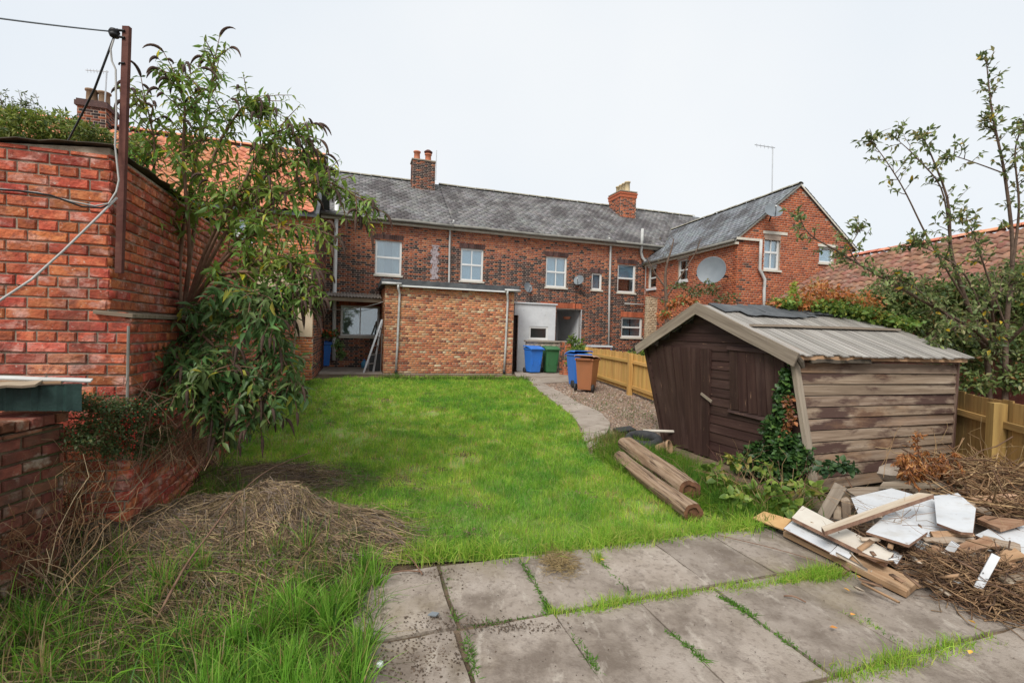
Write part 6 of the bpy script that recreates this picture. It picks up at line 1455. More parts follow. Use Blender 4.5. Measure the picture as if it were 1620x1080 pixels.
# tall green and dry grass in front and to the left
xy = poly_sample(ROUGH, 5000); hh = heap_h(xy[:, 0], xy[:, 1]); xy = xy[rng.random(len(xy)) < np.clip(1.1-hh*6.0, .03, 1)*np.clip(1.35-.30*np.maximum(xy[:, 1]-2.4, 0), .3, 1)]; n = len(xy)
fr = np.clip(1.0-(xy[:, 0]+1.4)/1.6, 0, 1)      # taller towards the wall
H = rng.uniform(.10, .30, n)*(.7+.7*fr*rng.random(n)); c = pal(n, [(.14, .29, .025), (.10, .22, .02), (.19, .33, .04), (.06, .14, .03)], [4, 3, 3, 1.5], .25)
nzz = np.sin(xy[:, 0]*2.3+1)*np.cos(xy[:, 1]*3.1); dry = rng.random(n) < np.clip(.16+.22*nzz+.12*fr, .02, .6); c[dry] = pal(dry.sum(), [(.38, .28, .14), (.30, .20, .09), (.45, .36, .20)], None, .2)
o = put('tall_grass', blades(xy, H, rng.uniform(.004, .010, n), c, .95, 6, curl=.9, zfun=lambda q: terrain(q[:, 0], q[:, 1])-.03+heap_h(q[:, 0], q[:, 1])*.9), 'grass', kind='stuff'); o['label'] = 'long rough grass in the foreground corner'
xy = poly_sample(ROUGH, 34000); n = len(xy)
o = put('undergrowth', blades(xy, rng.uniform(.05, .14, n), rng.uniform(.003, .006, n), pal(n, [(.07, .15, .02), (.20, .15, .07), (.10, .20, .03)], None, .3), .9, 3, zfun=lambda q: terrain(q[:, 0], q[:, 1])-.035+heap_h(q[:, 0], q[:, 1])*.9), 'grass', kind='stuff'); o['label'] = 'low thatch under the long grass'
def tufts(name, label, poly, nt, per, Hr, Wr, colors, weights, dryp=.1, reach=.8):
    c_ = poly_sample(poly, nt); ok = heap_h(c_[:, 0], c_[:, 1]) < .17; c_ = c_[ok]; nt = len(c_); n = nt*per; i = np.repeat(np.arange(nt), per); K = 6
    an = rng.uniform(0, 2*math.pi, n); base = c_[i]+np.stack([np.cos(an), np.sin(an)], 1)*np.abs(rng.normal(0, .03, n))[:, None]; an = an+rng.normal(0, .5, n); L_ = rng.uniform(*Hr, n)*rng.uniform(.7, 1.25, nt)[i]; out = np.abs(rng.normal(.45, .3, n))*reach
    z = terrain(base[:, 0], base[:, 1])-.03+heap_h(base[:, 0], base[:, 1]); dr = np.stack([np.cos(an), np.sin(an), np.zeros(n)], 1); P = np.zeros((n, K, 3))
    for j, t in enumerate(np.linspace(0, 1, K)): P[:, j] = np.column_stack([base, z])+dr*(L_*out*t**1.6)[:, None]+np.array([0, 0, 1.])*(L_*(t-.55*np.minimum(out, 1.4)*t*t))[:, None]
    col = pal(n, colors, weights, .2)*rng.uniform(.8, 1.2, (nt, 1))[i]; dry = rng.random(n) < dryp; col[dry] = pal(dry.sum(), [(.42, .31, .15), (.33, .22, .10)], None, .2)
    o = put(name, ribbons(P, rng.uniform(*Wr, n), col), 'grass', kind='stuff'); o['label'] = label
GT = [(.20, .41, .05), (.14, .32, .035), (.27, .47, .07), (.08, .20, .04)]
NEARP = np.array([G(*p)[:2] for p in [(600, 905), (612, 960), (585, 1079), (560, 1200), (250, 1200), (330, 1030), (450, 950), (560, 905)]])
tufts('grass_tufts', 'bright green arching grass tufts beside the patio edge', NEARP, 60, 70, (.13, .27), (.005, .010), GT, [4, 3, 3, .6], .05)
tufts('grass_tufts', 'mixed green and dry tufts in the foreground corner', ROUGH, 80, 55, (.12, .30), (.004, .009), GT, [3, 3, 1.5, 2], .28)
# straggly dead stems by the low wall and the bramble tangle
def stems(name, label, roots, n, spread, Lr, rad, colors, droop=.4, K=7, kind='stuff', up=1.0, sx=1.0, parent=None, orange=(.15, 1.0)):
    roots = np.array(roots); b = roots[rng.integers(0, len(roots), n)]+rng.normal(0, 1, (n, 3))*np.array([spread*sx, spread, .02]); an = rng.uniform(0, 2*math.pi, n); le = rng.uniform(*Lr, n); out = rng.uniform(*orange, n)
    P = np.zeros((n, K, 3)); w = rng.normal(0, .05, (n, K, 3)); w[:, 0] = 0
    for j, t in enumerate(np.linspace(0, 1, K)):
        P[:, j] = b+np.stack([np.cos(an)*out*le*t, np.sin(an)*out*le*t, up*le*(t-droop*out*t*t)], 1)+w[:, j]*le[:, None]*t
    R_ = (rng.uniform(*rad, n)[:, None]*np.linspace(1, .35, K)[None])
    return put(name, tubes(P, R_, pal(n, colors, None, .25)), 'twig', parent, kind=kind)
DRY = [(.36, .24, .12), (.28, .18, .10), (.22, .13, .08), (.42, .32, .19)]
o = stems('dry_stems', 'tall dry stalks', [G(105, 900), G(120, 850), G(140, 820), G(90, 950), PZ(120, 760, .35), PZ(150, 740, .3)], 420, .16, (.35, 1.0), (.0018, .004), DRY, .35); o['label'] = 'tall dry yellow stalks against the low wall'
o = stems('dry_stems', 'tangle', [PY(250, 720, 4.4), PY(200, 730, 4.1), PY(290, 730, 4.7), PY(170, 750, 3.6), PY(215, 740, 3.8)], 900, .22, (.3, .95), (.0016, .0035), [(.26, .15, .09), (.20, .11, .07), (.36, .24, .14)], .55); o['label'] = 'tangled bare brown bramble stems under the cotoneaster'
o = stems('dead_fern', 'dead leaves', [PZ(60, 830, .3), PZ(30, 870, .3)], 240, .12, (.15, .5), (.002, .006), [(.20, .10, .05), (.28, .15, .07), (.14, .07, .04)], .9); o['label'] = 'brown dead fronds beside the low wall'
o = stems('dry_stems', '', [PZ(130, 800, .02), PZ(170, 790, .02), PZ(215, 775, .02), PZ(255, 765, .02), PZ(100, 830, .02)], 1300, .13, (.45, 1.05), (.0016, .0036), [(.20, .13, .085), (.30, .21, .13), (.38, .28, .17), (.13, .08, .055)], .42); o['label'] = 'grey-brown dry stalk thicket before the red brick plinth'
o = stems('dark_stems', '', [PZ(150, 790, .02), PZ(200, 780, .02), PZ(240, 770, .02), PZ(110, 810, .02)], 900, .16, (.2, .65), (.003, .007), [(.05, .035, .025), (.08, .055, .035)], .5); o['label'] = 'dark dead stems deep inside the thicket'
o = stems('golden_stalks', '', [PZ(112, 850, .02), PZ(135, 840, .02), PZ(150, 815, .02), PZ(95, 880, .02)], 420, .09, (.5, 1.15), (.0018, .0036), [(.44, .31, .13), (.36, .24, .10), (.50, .38, .20)], .3, orange=(.05, .45)); o['label'] = 'upright golden dry stalks beside the low wall end'
o = stems('dark_stems', '', [PZ(165, 800, .02), PZ(210, 785, .02), PZ(250, 770, .02), PZ(130, 815, .02), PZ(290, 755, .02)], 1500, .12, (.35, .85), (.002, .005), [(.07, .048, .034), (.12, .08, .055), (.20, .135, .085)], .45, orange=(.1, .6)); o['label'] = 'dense dark dead stems hiding the plinth foot'
# the long bent twig arching over the heap
tag(MB().tube(smooth_path([PY(232, 1010, 2.55), PY(290, 900, 2.9), PY(330, 845, 3.2), PY(380, 780, 3.7), PY(430, 740, 4.2), PY(490, 716, 4.9)], 16), list(np.linspace(.009, .004, 16)), 5).build('long_twig', M['bark_red'], smooth=True), 'long thin reddish twig arching over the dry grass heap', 'twig')

# ------------------------------------------------------------------ buddleia
bud = thing('buddleia_bush', 'large straggly buddleia with dark drooping flower spikes growing from the wall', 'bush', tuple(PY(290, 497, 4.75)))
B0 = PY(288, 497, 4.72)
paths = [[(288, 497, 4.72), (284, 420, 4.7), (300, 300, 4.65), (325, 190, 4.6), (340, 95, 4.55)],
         [(285, 495, 4.72), (255, 420, 4.55), (238, 330, 4.4), (245, 240, 4.3), (232, 165, 4.25)],
         [(290, 497, 4.72), (300, 400, 4.6), (290, 250, 4.4), (292, 170, 4.35), (280, 125, 4.3)],
         [(292, 497, 4.72), (330, 400, 4.5), (385, 290, 4.4), (425, 215, 4.4), (470, 212, 4.4)],
         [(292, 497, 4.72), (345, 420, 4.5), (420, 330, 4.3), (500, 285, 4.25), (575, 318, 4.2)],
         [(292, 497, 4.72), (350, 380, 4.6), (420, 280, 4.7), (480, 250, 4.7), (500, 262, 4.7)],
         [(295, 500, 4.72), (350, 450, 4.4), (420, 410, 4.25), (465, 420, 4.2), (485, 460, 4.2)],
         [(295, 503, 4.72), (350, 500, 4.4), (405, 510, 4.2), (445, 555, 4.15), (462, 612, 4.1)],
         [(290, 503, 4.70), (320, 530, 4.3), (370, 575, 4.1), (400, 605, 4.05), (408, 648, 4.0)],
         [(288, 503, 4.70), (290, 560, 4.3), (310, 610, 4.1), (340, 640, 4.0), (360, 665, 4.0)],
         [(292, 500, 4.72), (340, 470, 4.3), (390, 460, 4.0), (415, 470, 3.95), (432, 515, 3.9)],
         [(285, 500, 4.70), (275, 540, 4.3), (285, 580, 4.0), (300, 600, 3.9), (330, 590, 3.85)],
         [(295, 500, 4.72), (340, 430, 4.45), (395, 375, 4.3), (450, 355, 4.25), (505, 365, 4.2)],
         [(292, 498, 4.72), (330, 445, 4.4), (380, 430, 4.15), (430, 440, 4.1), (470, 470, 4.1)],
         [(292, 498, 4.72), (320, 410, 4.6), (360, 330, 4.5), (400, 300, 4.45), (450, 300, 4.4)],
         [(290, 497, 4.72), (310, 350, 4.9), (345, 230, 5.0), (390, 165, 5.0), (410, 170, 5.0)]]
wood_mb = MB(); LP, LD, LN, LL, LC = [], [], [], [], []; SP = []
def add_leaf_pair(p, ax, side, size, tint):
    for sg in (-1, 1):
        d = side*sg*1.0+ax*.45+np.array([0, 0, -.42])+rng.normal(0, .22, 3); LP.append(p); LD.append(d); LN.append(np.array([0, 0, 1.])+rng.normal(0, .35, 3)); LL.append(size*rng.uniform(.5, 1.35)); LC.append(tint*rng.uniform(.75, 1.25))
def spike(p, d, L):
    q = [p]; d = unit(np.array(d, float))
    for i in range(7): d = unit(d+np.array([0, 0, -.34])); q.append(q[-1]+d*L/7)
    SP.append(np.array(q))
def shoot(p0, d, L, nlv, size, tint, flower=True):
    n = max(4, int(L/.045)); p = np.array(p0, float); d = unit(np.array(d, float)); pts = [p.copy()]; rot = rng.uniform(0, 3)
    for i in range(n):
        d = unit(d+np.array([0, 0, -.035])+rng.normal(0, .05, 3)); p = p+d*L/n; pts.append(p.copy())
        side = unit(np.cross(d, np.array([0, 0, 1.]))); up = np.cross(side, d); an = rot+i*1.57; s_ = side*math.cos(an)+up*math.sin(an)
        add_leaf_pair(p, d, s_, size*(1-.45*i/n), tint)
    wood_mb.tube(pts[::2]+[pts[-1]], list(np.linspace(.006, .0025, len(pts[::2])+1)), 4, cap=False)
    if flower: spike(p, d, rng.uniform(.10, .20))
    if flower and rng.random() < .6: spike(pts[-2], d+rng.normal(0, .6, 3), rng.uniform(.06, .13))
for pi_, pa_ in enumerate(paths):
    pts = smooth_path([PY(*q) for q in pa_], 18); nP = len(pts); low = pi_ in (7, 8, 9, 10, 11)
    wood_mb.tube(pts, list(np.linspace(.022 if not low else .015, .005, nP)), 6, cap=False)
    L0 = sum(np.linalg.norm(np.diff(pts, axis=0), axis=1))
    for k in range(4 if not low else 2, nP):
        ax = unit(pts[min(k+1, nP-1)]-pts[k-1]); m = (3 if low else 4) if pi_ not in (1, 2, 12, 13, 14) else (3 if pi_ < 12 else 2)
        tint = np.array([.15, .25, .045]) if not low else np.array([.10, .185, .058])
        for _ in range(m):
            side = unit(np.cross(ax, rng.normal(size=3))); side[2] *= .6
            if k > 5 or low: shoot(pts[k], ax*.8+side*1.0+np.array([.12, -.10, .05]), rng.uniform(.16, .42)*(1 if k < nP-3 else .7), 0, .15 if low else .148*(1.05-.42*k/nP), tint*rng.uniform(.8, 1.3)*np.array([rng.uniform(.85, 1.35), 1, 1]), flower=rng.random() < (.42 if k > 11 else .08)*(.7 if low else 1))
    shoot(pts[-1], pts[-1]-pts[-3], .22, 0, .10, np.array([.12, .20, .05]))
wood_mb.build('stem', M['bark_red'], bud, world=True, smooth=True)
LP, LD, LN, LL, LC = map(np.array, (LP, LD, LN, LL, LC))
print('buddleia leaves', len(LP), 'spikes', len(SP))
yl = rng.random(len(LP)) < .05; LC[yl] = LC[yl]*np.array([2.6, 1.6, .7])
o = put('leaves', leafs(LP, LD, LN, LL, LL*.31, LC, .20, .28), 'leaf', bud, nper=3); o['kind'] = 'stuff'
spm = MB()
for q in SP: spm.tube(q, [.006, .012, .014, .013, .011, .009, .006, .002], 5, cap=False)
o = spm.build('flower_spikes', M['spike'], bud, world=True, smooth=True); o['kind'] = 'stuff'

# ------------------------------------------------------------------ leafy masses
def leaf_mass(parent, centers, radii, n, size, colors, weights=None, aspect=.55, name='leaves', mat='leaf', shell=.6, hang=-.2, v=.25):
    centers, radii = np.array(centers, float), np.array(radii, float); i = rng.choice(len(centers), n, p=(radii.prod(1)**.67)/(radii.prod(1)**.67).sum())
    d = unit(rng.normal(size=(n, 3))); rr = rng.uniform(shell, 1.0, n)**.7*(1+.22*np.sin(d[:, 0]*5+i)*np.sin(d[:, 2]*6+d[:, 1]*4+i))
    p = centers[i]+d*radii[i]*rr[:, None]; L = rng.uniform(size*.6, size*1.35, n)
    ld = d*.6+rng.normal(0, .7, (n, 3))+np.array([0, 0, hang]); nn = d*.5+np.array([0, -.2, .7])+rng.normal(0, .5, (n, 3))
    o = put(name, leafs(p, ld, nn, L, L*aspect, pal(n, colors, weights, v), .2, .15), mat, parent, nper=3); o['kind'] = 'stuff'; return o
# shrub on the outbuilding roof line (far left)
sh1 = thing('elder_shrub', 'feathery green shrub rising behind the felt roof edge', 'shrub', tuple(PY(70, 240, 6.2)))
leaf_mass(sh1, [PY(20, 205, 6.0), PY(60, 210, 6.1), PY(100, 205, 6.2), PY(135, 215, 6.2), PY(-40, 200, 6.0)], [(.34, .4, .22), (.32, .4, .26), (.28, .35, .2), (.26, .3, .15), (.4, .4, .3)], 5200, .07, [(.15, .21, .03), (.24, .27, .05), (.08, .13, .03)], [3, 3, 1.5], .32)
mb = MB()
fp = []; fd = []
for k in range(26):
    b_ = PY(rng.uniform(0, 80), rng.uniform(175, 200), 6.05); tdir = unit(np.array([rng.uniform(-.5, .6), rng.uniform(-.2, .2), 1.])); q = [b_+tdir*t*rng.uniform(.14, .3) for t in np.linspace(0, 1, 5)]; mb.tube(q, .003, 4)
    for pnt in q[1:]:
        for _ in range(4): fp.append(pnt); fd.append(rng.normal(size=3))
mb.build('stem', M['bark'], sh1, world=True); fp, fd = np.array(fp), np.array(fd); ll = rng.uniform(.03, .06, len(fp))
put('sprays', leafs(fp, fd, rng.normal(size=fp.shape), ll, ll*.3, pal(len(fp), [(.16, .19, .06), (.11, .15, .05)])), 'leaf', sh1, nper=3)['kind'] = 'stuff'
sh2 = thing('roof_weeds', 'yellow-green weeds sprouting along the roof edge by the pole', 'weeds', tuple(PY(225, 235, 5.0)))
leaf_mass(sh2, [PY(150, 215, 5.8), PY(222, 235, 4.6), PY(215, 245, 4.5)], [(.16, .2, .10), (.14, .14, .10), (.1, .1, .08)], 1300, .06, [(.17, .19, .04), (.10, .15, .03)], None, .35)
# cotoneaster with berries on the ledge
cot = thing('cotoneaster', 'low cotoneaster with red berries spilling over the low wall', 'shrub', tuple(PY(180, 690, 3.5)))
cc = [PY(110, 632, 3.1), PY(150, 640, 3.2), PY(190, 640, 3.35), PY(220, 650, 3.5), PY(160, 665, 3.2), PY(200, 675, 3.4), PY(235, 640, 3.6)]
cc += [PY(130, 690, 3.1), PY(175, 705, 3.3), PY(215, 710, 3.5), PY(250, 690, 3.7)]
leaf_mass(cot, cc, [(.17, .18, .06)]*4+[(.16, .14, .12)]*3+[(.15, .14, .10)]*4, 9500, .021, [(.055, .10, .03), (.09, .13, .04), (.14, .14, .05), (.16, .08, .04)], [4, 3, 1.5, .8], .5, shell=.1)
mb = MB()
for k in range(80):
    a_ = PY(rng.uniform(150, 240), rng.uniform(640, 720), 3.5); mb.tube([a_, a_+rng.normal(0, .10, 3)+np.array([-.05, -.05, .05]), a_+rng.normal(0, .16, 3)+np.array([-.1, -.08, .02])], [.004, .003, .0015], 4, cap=False)
mb.build('stem', M['bark_red'], cot, world=True)
bp_ = MB()
for k in range(330):
    c = cc[rng.integers(0, 7)]+rng.normal(0, 1, 3)*np.array([.09, .08, .05]) if k < 150 else PY(rng.uniform(140, 215), rng.uniform(650, 725), 3.32)+rng.normal(0, .02, 3)
    bp_.lathe([(0, -.0055), (.0055, 0), (0, .0055)], c, 5)
o = bp_.build('berries', M['berry'], cot, world=True); o['kind'] = 'stuff'
# weed and ivy at the wall foot
wd1 = thing('wall_weeds', 'small green bindweed clump at the foot of the boundary wall', 'weeds', tuple(G(392, 665)))
leaf_mass(wd1, [G(385, 668)+np.array([0, 0, .12]), G(400, 655)+np.array([0, 0, .15]), G(365, 690)+np.array([.05, 0, .10])], [(.18, .25, .16), (.16, .25, .2), (.15, .2, .12)], 1500, .05, [(.08, .15, .04), (.12, .19, .05)], None, .7)

# ------------------------------------------------------------------ ivy on the shed corner
ivy = thing('shed_ivy', 'dark green ivy climbing the near corner of the brown shed', 'ivy', tuple(sp(.2, -.1, 0)))
ic = [sp(.28, -.12, .12), sp(.45, -.12, .28), sp(.25, -.12, .45), sp(.42, -.10, .62), sp(.35, -.09, .85), sp(.38, -.08, 1.05), sp(.62, -.12, .30), sp(.12, -.08, .35), sp(.75, -.15, .14), sp(.36, -.06, 1.25)]
leaf_mass(ivy, ic, [(.26, .14, .16), (.22, .13, .18), (.20, .12, .2), (.16, .1, .2), (.11, .08, .16), (.08, .07, .16), (.16, .12, .16), (.12, .1, .16), (.18, .14, .1), (.05, .05, .16)], 5200, .055, [(.035, .085, .022), (.055, .12, .028), (.10, .18, .04)], [4, 3, 1.3], .85, shell=.3)
leaf_mass(ivy, [sp(.30, -.10, .95), sp(.27, -.10, .78), sp(.32, -.14, .6)], [(.05, .06, .14), (.06, .06, .1), (.05, .05, .1)], 260, .05, [(.40, .16, .06), (.30, .13, .06), (.25, .12, .08)], None, .7, name='red_leaves', shell=.1)
br = thing('bramble', 'bright yellow-green bramble leaves sprawling before the shed ivy', 'bramble', tuple(G(1220, 790)))
bcs = [PY(x, y, Y) for x, y, Y in ((1150, 765, 4.9), (1190, 775, 4.75), (1228, 775, 4.6), (1262, 768, 4.7), (1285, 775, 4.6), (1170, 790, 4.6), (1245, 800, 4.4), (1130, 745, 5.1), (1165, 728, 5.3), (1210, 740, 5.0), (1240, 828, 4.3))]
leaf_mass(br, bcs, [(.10, .10, .07)]*11, 360, .085, [(.22, .30, .05), (.15, .24, .04), (.30, .28, .06), (.10, .17, .03)], [3, 3, 1.5, 2], .72, shell=.1)
stems('canes', '', [G(1200, 800), G(1240, 810), G(1160, 790)], 60, .15, (.3, .8), (.002, .004), [(.24, .11, .08), (.3, .2, .1)], .55, parent=br)

# ------------------------------------------------------------------ creeper over the rear of the shed roof
cr = thing('roof_creeper', 'creeper of green and rust-red leaves over the back of the shed roof', 'creeper', tuple(roofpt(.2, 2.2)))
n1 = [roofpt(f_, s, 'r', .10) for f_, s in ((.0, 1.4), (.05, 1.8), (.0, 2.2), (.12, 2.1), (.2, 2.4), (.30, 2.6), (.1, 2.7), (.40, 2.75), (-.05, 2.5))]
leaf_mass(cr, n1, [(.22, .26, .10)]*4+[(.24, .24, .10)]*5, 3600, .06, [(.12, .21, .04), (.19, .28, .05), (.32, .34, .06)], [3, 3, 1.5], .8, shell=.2)
n2 = [roofpt(f_, s, 'r', z_) for f_, s, z_ in ((.05, 1.6, .14), (.0, 2.0, .26), (.05, 2.4, .30), (.15, 2.7, .26), (-.1, 2.2, .30), (.3, 2.6, .14), (.0, 1.2, .10))]
leaf_mass(cr, n2, [(.20, .22, .16)]*5+[(.16, .14, .06)]*2, 1300, .06, [(.50, .17, .05), (.42, .15, .055), (.58, .27, .08), (.26, .20, .06)], [4, 3, 2, 2], .55, name='red_leaves', shell=.2)
cn = thing('young_conifer', 'small lime green conifer tip beside the pantile barn verge', 'conifer', tuple(PY(1258, 480, 8.4)))
leaf_mass(cn, [PY(1256, 468, 8.4), PY(1255, 455, 8.4), PY(1262, 478, 8.4), PY(1248, 480, 8.4)], [(.10, .1, .16), (.05, .05, .14), (.14, .12, .12), (.12, .1, .1)], 900, .05, [(.22, .30, .03), (.30, .36, .05)], None, .4, shell=.1)
c2 = thing('rust_creeper', 'rust-red creeper before the beige yard wall above the shed', 'creeper', tuple(PY(1075, 470, 12.5)))
leaf_mass(c2, [PY(1062, 482, 12.0), PY(1080, 474, 12.0), PY(1050, 497, 12.0), PY(1095, 478, 12.0)], [(.18, .2, .10), (.2, .2, .10), (.16, .2, .12), (.18, .2, .08)], 420, .09, [(.55, .20, .07), (.45, .17, .07), (.16, .21, .06)], [3, 3, 2], .6, shell=.1)
leaf_mass(c2, [PY(1075, 452, 12.4), PY(1100, 462, 12.4), PY(1125, 455, 12.4), PY(1150, 470, 12.4)], [(.3, .2, .12), (.3, .2, .16), (.25, .2, .2), (.3, .2, .12)], 420, .09, [(.07, .11, .035), (.11, .14, .05), (.16, .14, .06)], None, .45, shell=.1)
# ------------------------------------------------------------------ trees
def tree(name, label, limbs, twigs, leaf, size, colors, weights=None, aspect=.5, bark='bark', base=None, cat='tree', per=9, twl=(.15, .45), rad0=.04, upb=.35, tip=True, density=1.0, v=.25):
    """limbs: list of (points, r0, r1, first fraction with twigs, twigs per metre)"""
    root = thing(name, label, cat, tuple(base if base is not None else limbs[0][0][0])); mb = MB(); P, D, Nn = [], [], []
    for (pts, r0, r1, f0, tpm) in limbs:
        q = smooth_path(pts, 20); mb.tube(q, list(np.linspace(r0, r1, 20)), 6, cap=False); L = np.linalg.norm(np.diff(q, axis=0), axis=1).sum()
        for _ in range(int(L*tpm)):
            f = rng.uniform(f0, 1.0); i = min(int(f*19), 18); b_ = q[i]+(q[i+1]-q[i])*(f*19-i); ax = unit(q[i+1]-q[i]); sd = unit(np.cross(ax, rng.normal(size=3))); d = unit(ax*.7+sd+np.array([0, 0, upb])); l_ = rng.uniform(*twl)*(1.15-.5*f)
            s = [b_]; dd = d
            for k in range(4): dd = unit(dd+rng.normal(0, .16, 3)); s.append(s[-1]+dd*l_/4)
            mb.tube(s, [.006, .005, .004, .003, .002], 4, cap=False)
            for k in range(int(per*density)):
                t = rng.uniform(.2, 1.05); j = min(int(t*4), 3); p = s[j]+(s[j+1]-s[j])*(t*4-j); P.append(p); D.append(unit(dd*.5+rng.normal(0, .6, 3)+np.array([0, 0, -.1]))); Nn.append(np.array([0, 0, 1.])+rng.normal(0, .6, 3))
        if tip:
            for k in range(14): f = rng.uniform(.86, 1.02); i = min(int(f*19), 18); P.append(q[i]+(q[i+1]-q[i])*(f*19-i)); D.append(unit(q[-1]-q[-3])*.6+rng.normal(0, .7, 3)); Nn.append(np.array([0, 0, 1.])+rng.normal(0, .6, 3))
    mb.build('trunk', M[bark], root, world=True, smooth=True); P, D, Nn = map(np.array, (P, D, Nn)); n = len(P); LL = rng.uniform(size*.65, size*1.3, n)
    o = put('crown', leafs(P, D, Nn, LL, LL*aspect, pal(n, colors, weights, v), .22, .12), 'leaf', root, nper=3); o['kind'] = 'stuff'; return root
ap_c = [(.17, .225, .075), (.24, .29, .10), (.11, .155, .06), (.31, .29, .13), (.55, .38, .03)]
Q = lambda x, y, Y: PY(x, y, Y)
tree('apple_tree', 'apple tree with tall sparse upright shoots behind the board fence', [
    ([Q(1590, 640, 7.2), Q(1592, 520, 7.2), Q(1602, 400, 7.1), Q(1590, 280, 7.0), Q(1570, 180, 6.9), Q(1560, 92, 6.9)], .04, .005, .42, 9),
    ([Q(1602, 420, 7.1), Q(1612, 330, 7.0), Q(1606, 240, 6.9), Q(1622, 190, 6.9)], .02, .005, .3, 12),
    ([Q(1590, 275, 7.0), Q(1555, 262, 6.9), Q(1520, 250, 6.8), Q(1500, 245, 6.8)], .010, .004, .4, 9),
    ([Q(1565, 640, 7.3), Q(1560, 560, 7.2), Q(1530, 480, 7.0), Q(1505, 400, 6.9), Q(1500, 320, 6.8), Q(1475, 250, 6.8), Q(1458, 212, 6.8)], .04, .004, .5, 7),
    ([Q(1503, 385, 6.9), Q(1490, 300, 6.8), Q(1450, 250, 6.7), Q(1432, 232, 6.7), Q(1412, 215, 6.7)], .012, .003, .4, 6),
    ([Q(1530, 480, 7.0), Q(1470, 380, 6.8), Q(1430, 300, 6.7), Q(1395, 245, 6.6), Q(1372, 218, 6.6)], .015, .003, .45, 6),
    ([Q(1540, 520, 7.1), Q(1450, 470, 6.8), Q(1380, 430, 6.6), Q(1330, 400, 6.5), Q(1280, 370, 6.4), Q(1262, 335, 6.4)], .025, .004, .3, 9),
    ([Q(1360, 420, 6.6), Q(1345, 395, 6.5), Q(1355, 372, 6.5), Q(1362, 360, 6.5)], .010, .004, .2, 14),
    ([Q(1575, 560, 7.2), Q(1500, 500, 6.9), Q(1440, 450, 6.7), Q(1400, 440, 6.6)], .02, .004, .1, 20),
    ([Q(1570, 540, 7.2), Q(1530, 440, 6.9), Q(1480, 400, 6.7), Q(1440, 385, 6.7)], .018, .004, .2, 17),
    ([Q(1592, 520, 7.2), Q(1560, 430, 7.0), Q(1540, 370, 6.9), Q(1520, 340, 6.9)], .018, .004, .2, 15),
    ([Q(1598, 470, 7.1), Q(1640, 420, 6.9), Q(1660, 360, 6.8)], .03, .006, .1, 22),
    ([Q(1595, 540, 7.2), Q(1640, 500, 6.8), Q(1680, 470, 6.6)], .03, .006, .0, 22),
    ([Q(1575, 560, 7.2), Q(1540, 520, 6.7), Q(1500, 520, 6.5), Q(1470, 540, 6.4)], .03, .006, .0, 26),
    ([Q(1580, 560, 7.2), Q(1570, 480, 6.6), Q(1600, 450, 6.5), Q(1620, 455, 6.4)], .02, .006, .0, 26)], 0, 0, .078, ap_c, [4, 3, 3, 1.6, .35], .46, per=8, twl=(.14, .40), base=G(1590, 640))
hd = thing('shrub_hedge', 'dense dark green shrub mass between the shed and the apple trunk', 'shrub', tuple(Q(1480, 620, 7.6)))
leaf_mass(hd, [Q(1420, 470, 8.0), Q(1460, 480, 7.9), Q(1500, 470, 7.9), Q(1545, 470, 7.8), Q(1590, 480, 7.8), Q(1440, 510, 7.7), Q(1500, 530, 7.7), Q(1550, 540, 7.7), Q(1600, 545, 7.6), Q(1535, 575, 7.6), Q(1380, 475, 8.0), Q(1345, 480, 8.0), Q(1620, 440, 7.8), Q(1660, 500, 7.6), Q(1490, 590, 7.2), Q(1545, 605, 7.1), Q(1610, 600, 7.1), Q(1650, 590, 7.0)],
          [(.5, .4, .38)]*5+[(.42, .4, .34)]*4+[(.28, .25, .20), (.35, .3, .2), (.3, .3, .15), (.5, .4, .4), (.4, .4, .5), (.3, .2, .2), (.3, .2, .16), (.3, .2, .2), (.3, .2, .2)], 15500, .078, [(.14, .20, .055), (.21, .26, .08), (.075, .12, .04), (.28, .27, .11), (.38, .19, .07)], [4, 3, 3, 1.5, .5], .5, shell=.1)
hb = MB()
for k in range(60):
    a_ = Q(rng.uniform(1400, 1610), rng.uniform(480, 600), 7.8); hb.tube([a_, a_+rng.normal(0, .2, 3)+np.array([0, 0, .2]), a_+rng.normal(0, .3, 3)+np.array([0, 0, .45])], [.012, .008, .003], 5, cap=False)
hb.build('branches', M['bark'], hd, world=True)
tree('bare_cherry_tree', 'small nearly leafless tree in front of the red brick wing', [
    ([Q(1055, 560, 13), Q(1054, 480, 13), Q(1053, 430, 13), Q(1062, 395, 13), Q(1066, 378, 13)], .06, .010, .4, 3),
    ([Q(1054, 470, 13), Q(1075, 440, 12.9), Q(1100, 400, 12.8), Q(1108, 380, 12.8)], .03, .008, .3, 4),
    ([Q(1053, 455, 13), Q(1035, 430, 13), Q(1022, 405, 13)], .03, .008, .3, 4),
    ([Q(1054, 480, 13), Q(1085, 470, 12.8), Q(1105, 452, 12.7)], .02, .006, .3, 5),
    ([Q(1054, 475, 13), Q(1030, 468, 13), Q(1018, 455, 13)], .02, .006, .3, 5)], 0, 0, .05, [(.12, .15, .06), (.2, .17, .08)], None, .5, per=2, twl=(.3, .7), base=Q(1055, 575, 13)*np.array([1, 1, 0])+np.array([0, 0, .18]), tip=False)
lr = thing('laurel_bush', 'yellow-green laurel bush between the brick pier and the fence', 'bush', tuple(G(914, 592)))
leaf_mass(lr, [Q(910, 555, 15.0), Q(915, 545, 15.1), Q(908, 570, 15.0), Q(920, 560, 15.0), Q(905, 538, 15.1)], [(.22, .2, .22), (.16, .16, .2), (.2, .2, .22), (.16, .16, .22), (.1, .1, .14)], 520, .15, [(.14, .22, .04), (.20, .28, .05), (.08, .14, .03)], None, .42, shell=.2)
lr2 = thing('laurel_bush', 'low green bush behind the iron railing by the shed', 'bush', tuple(Q(1020, 575, 15.5)))
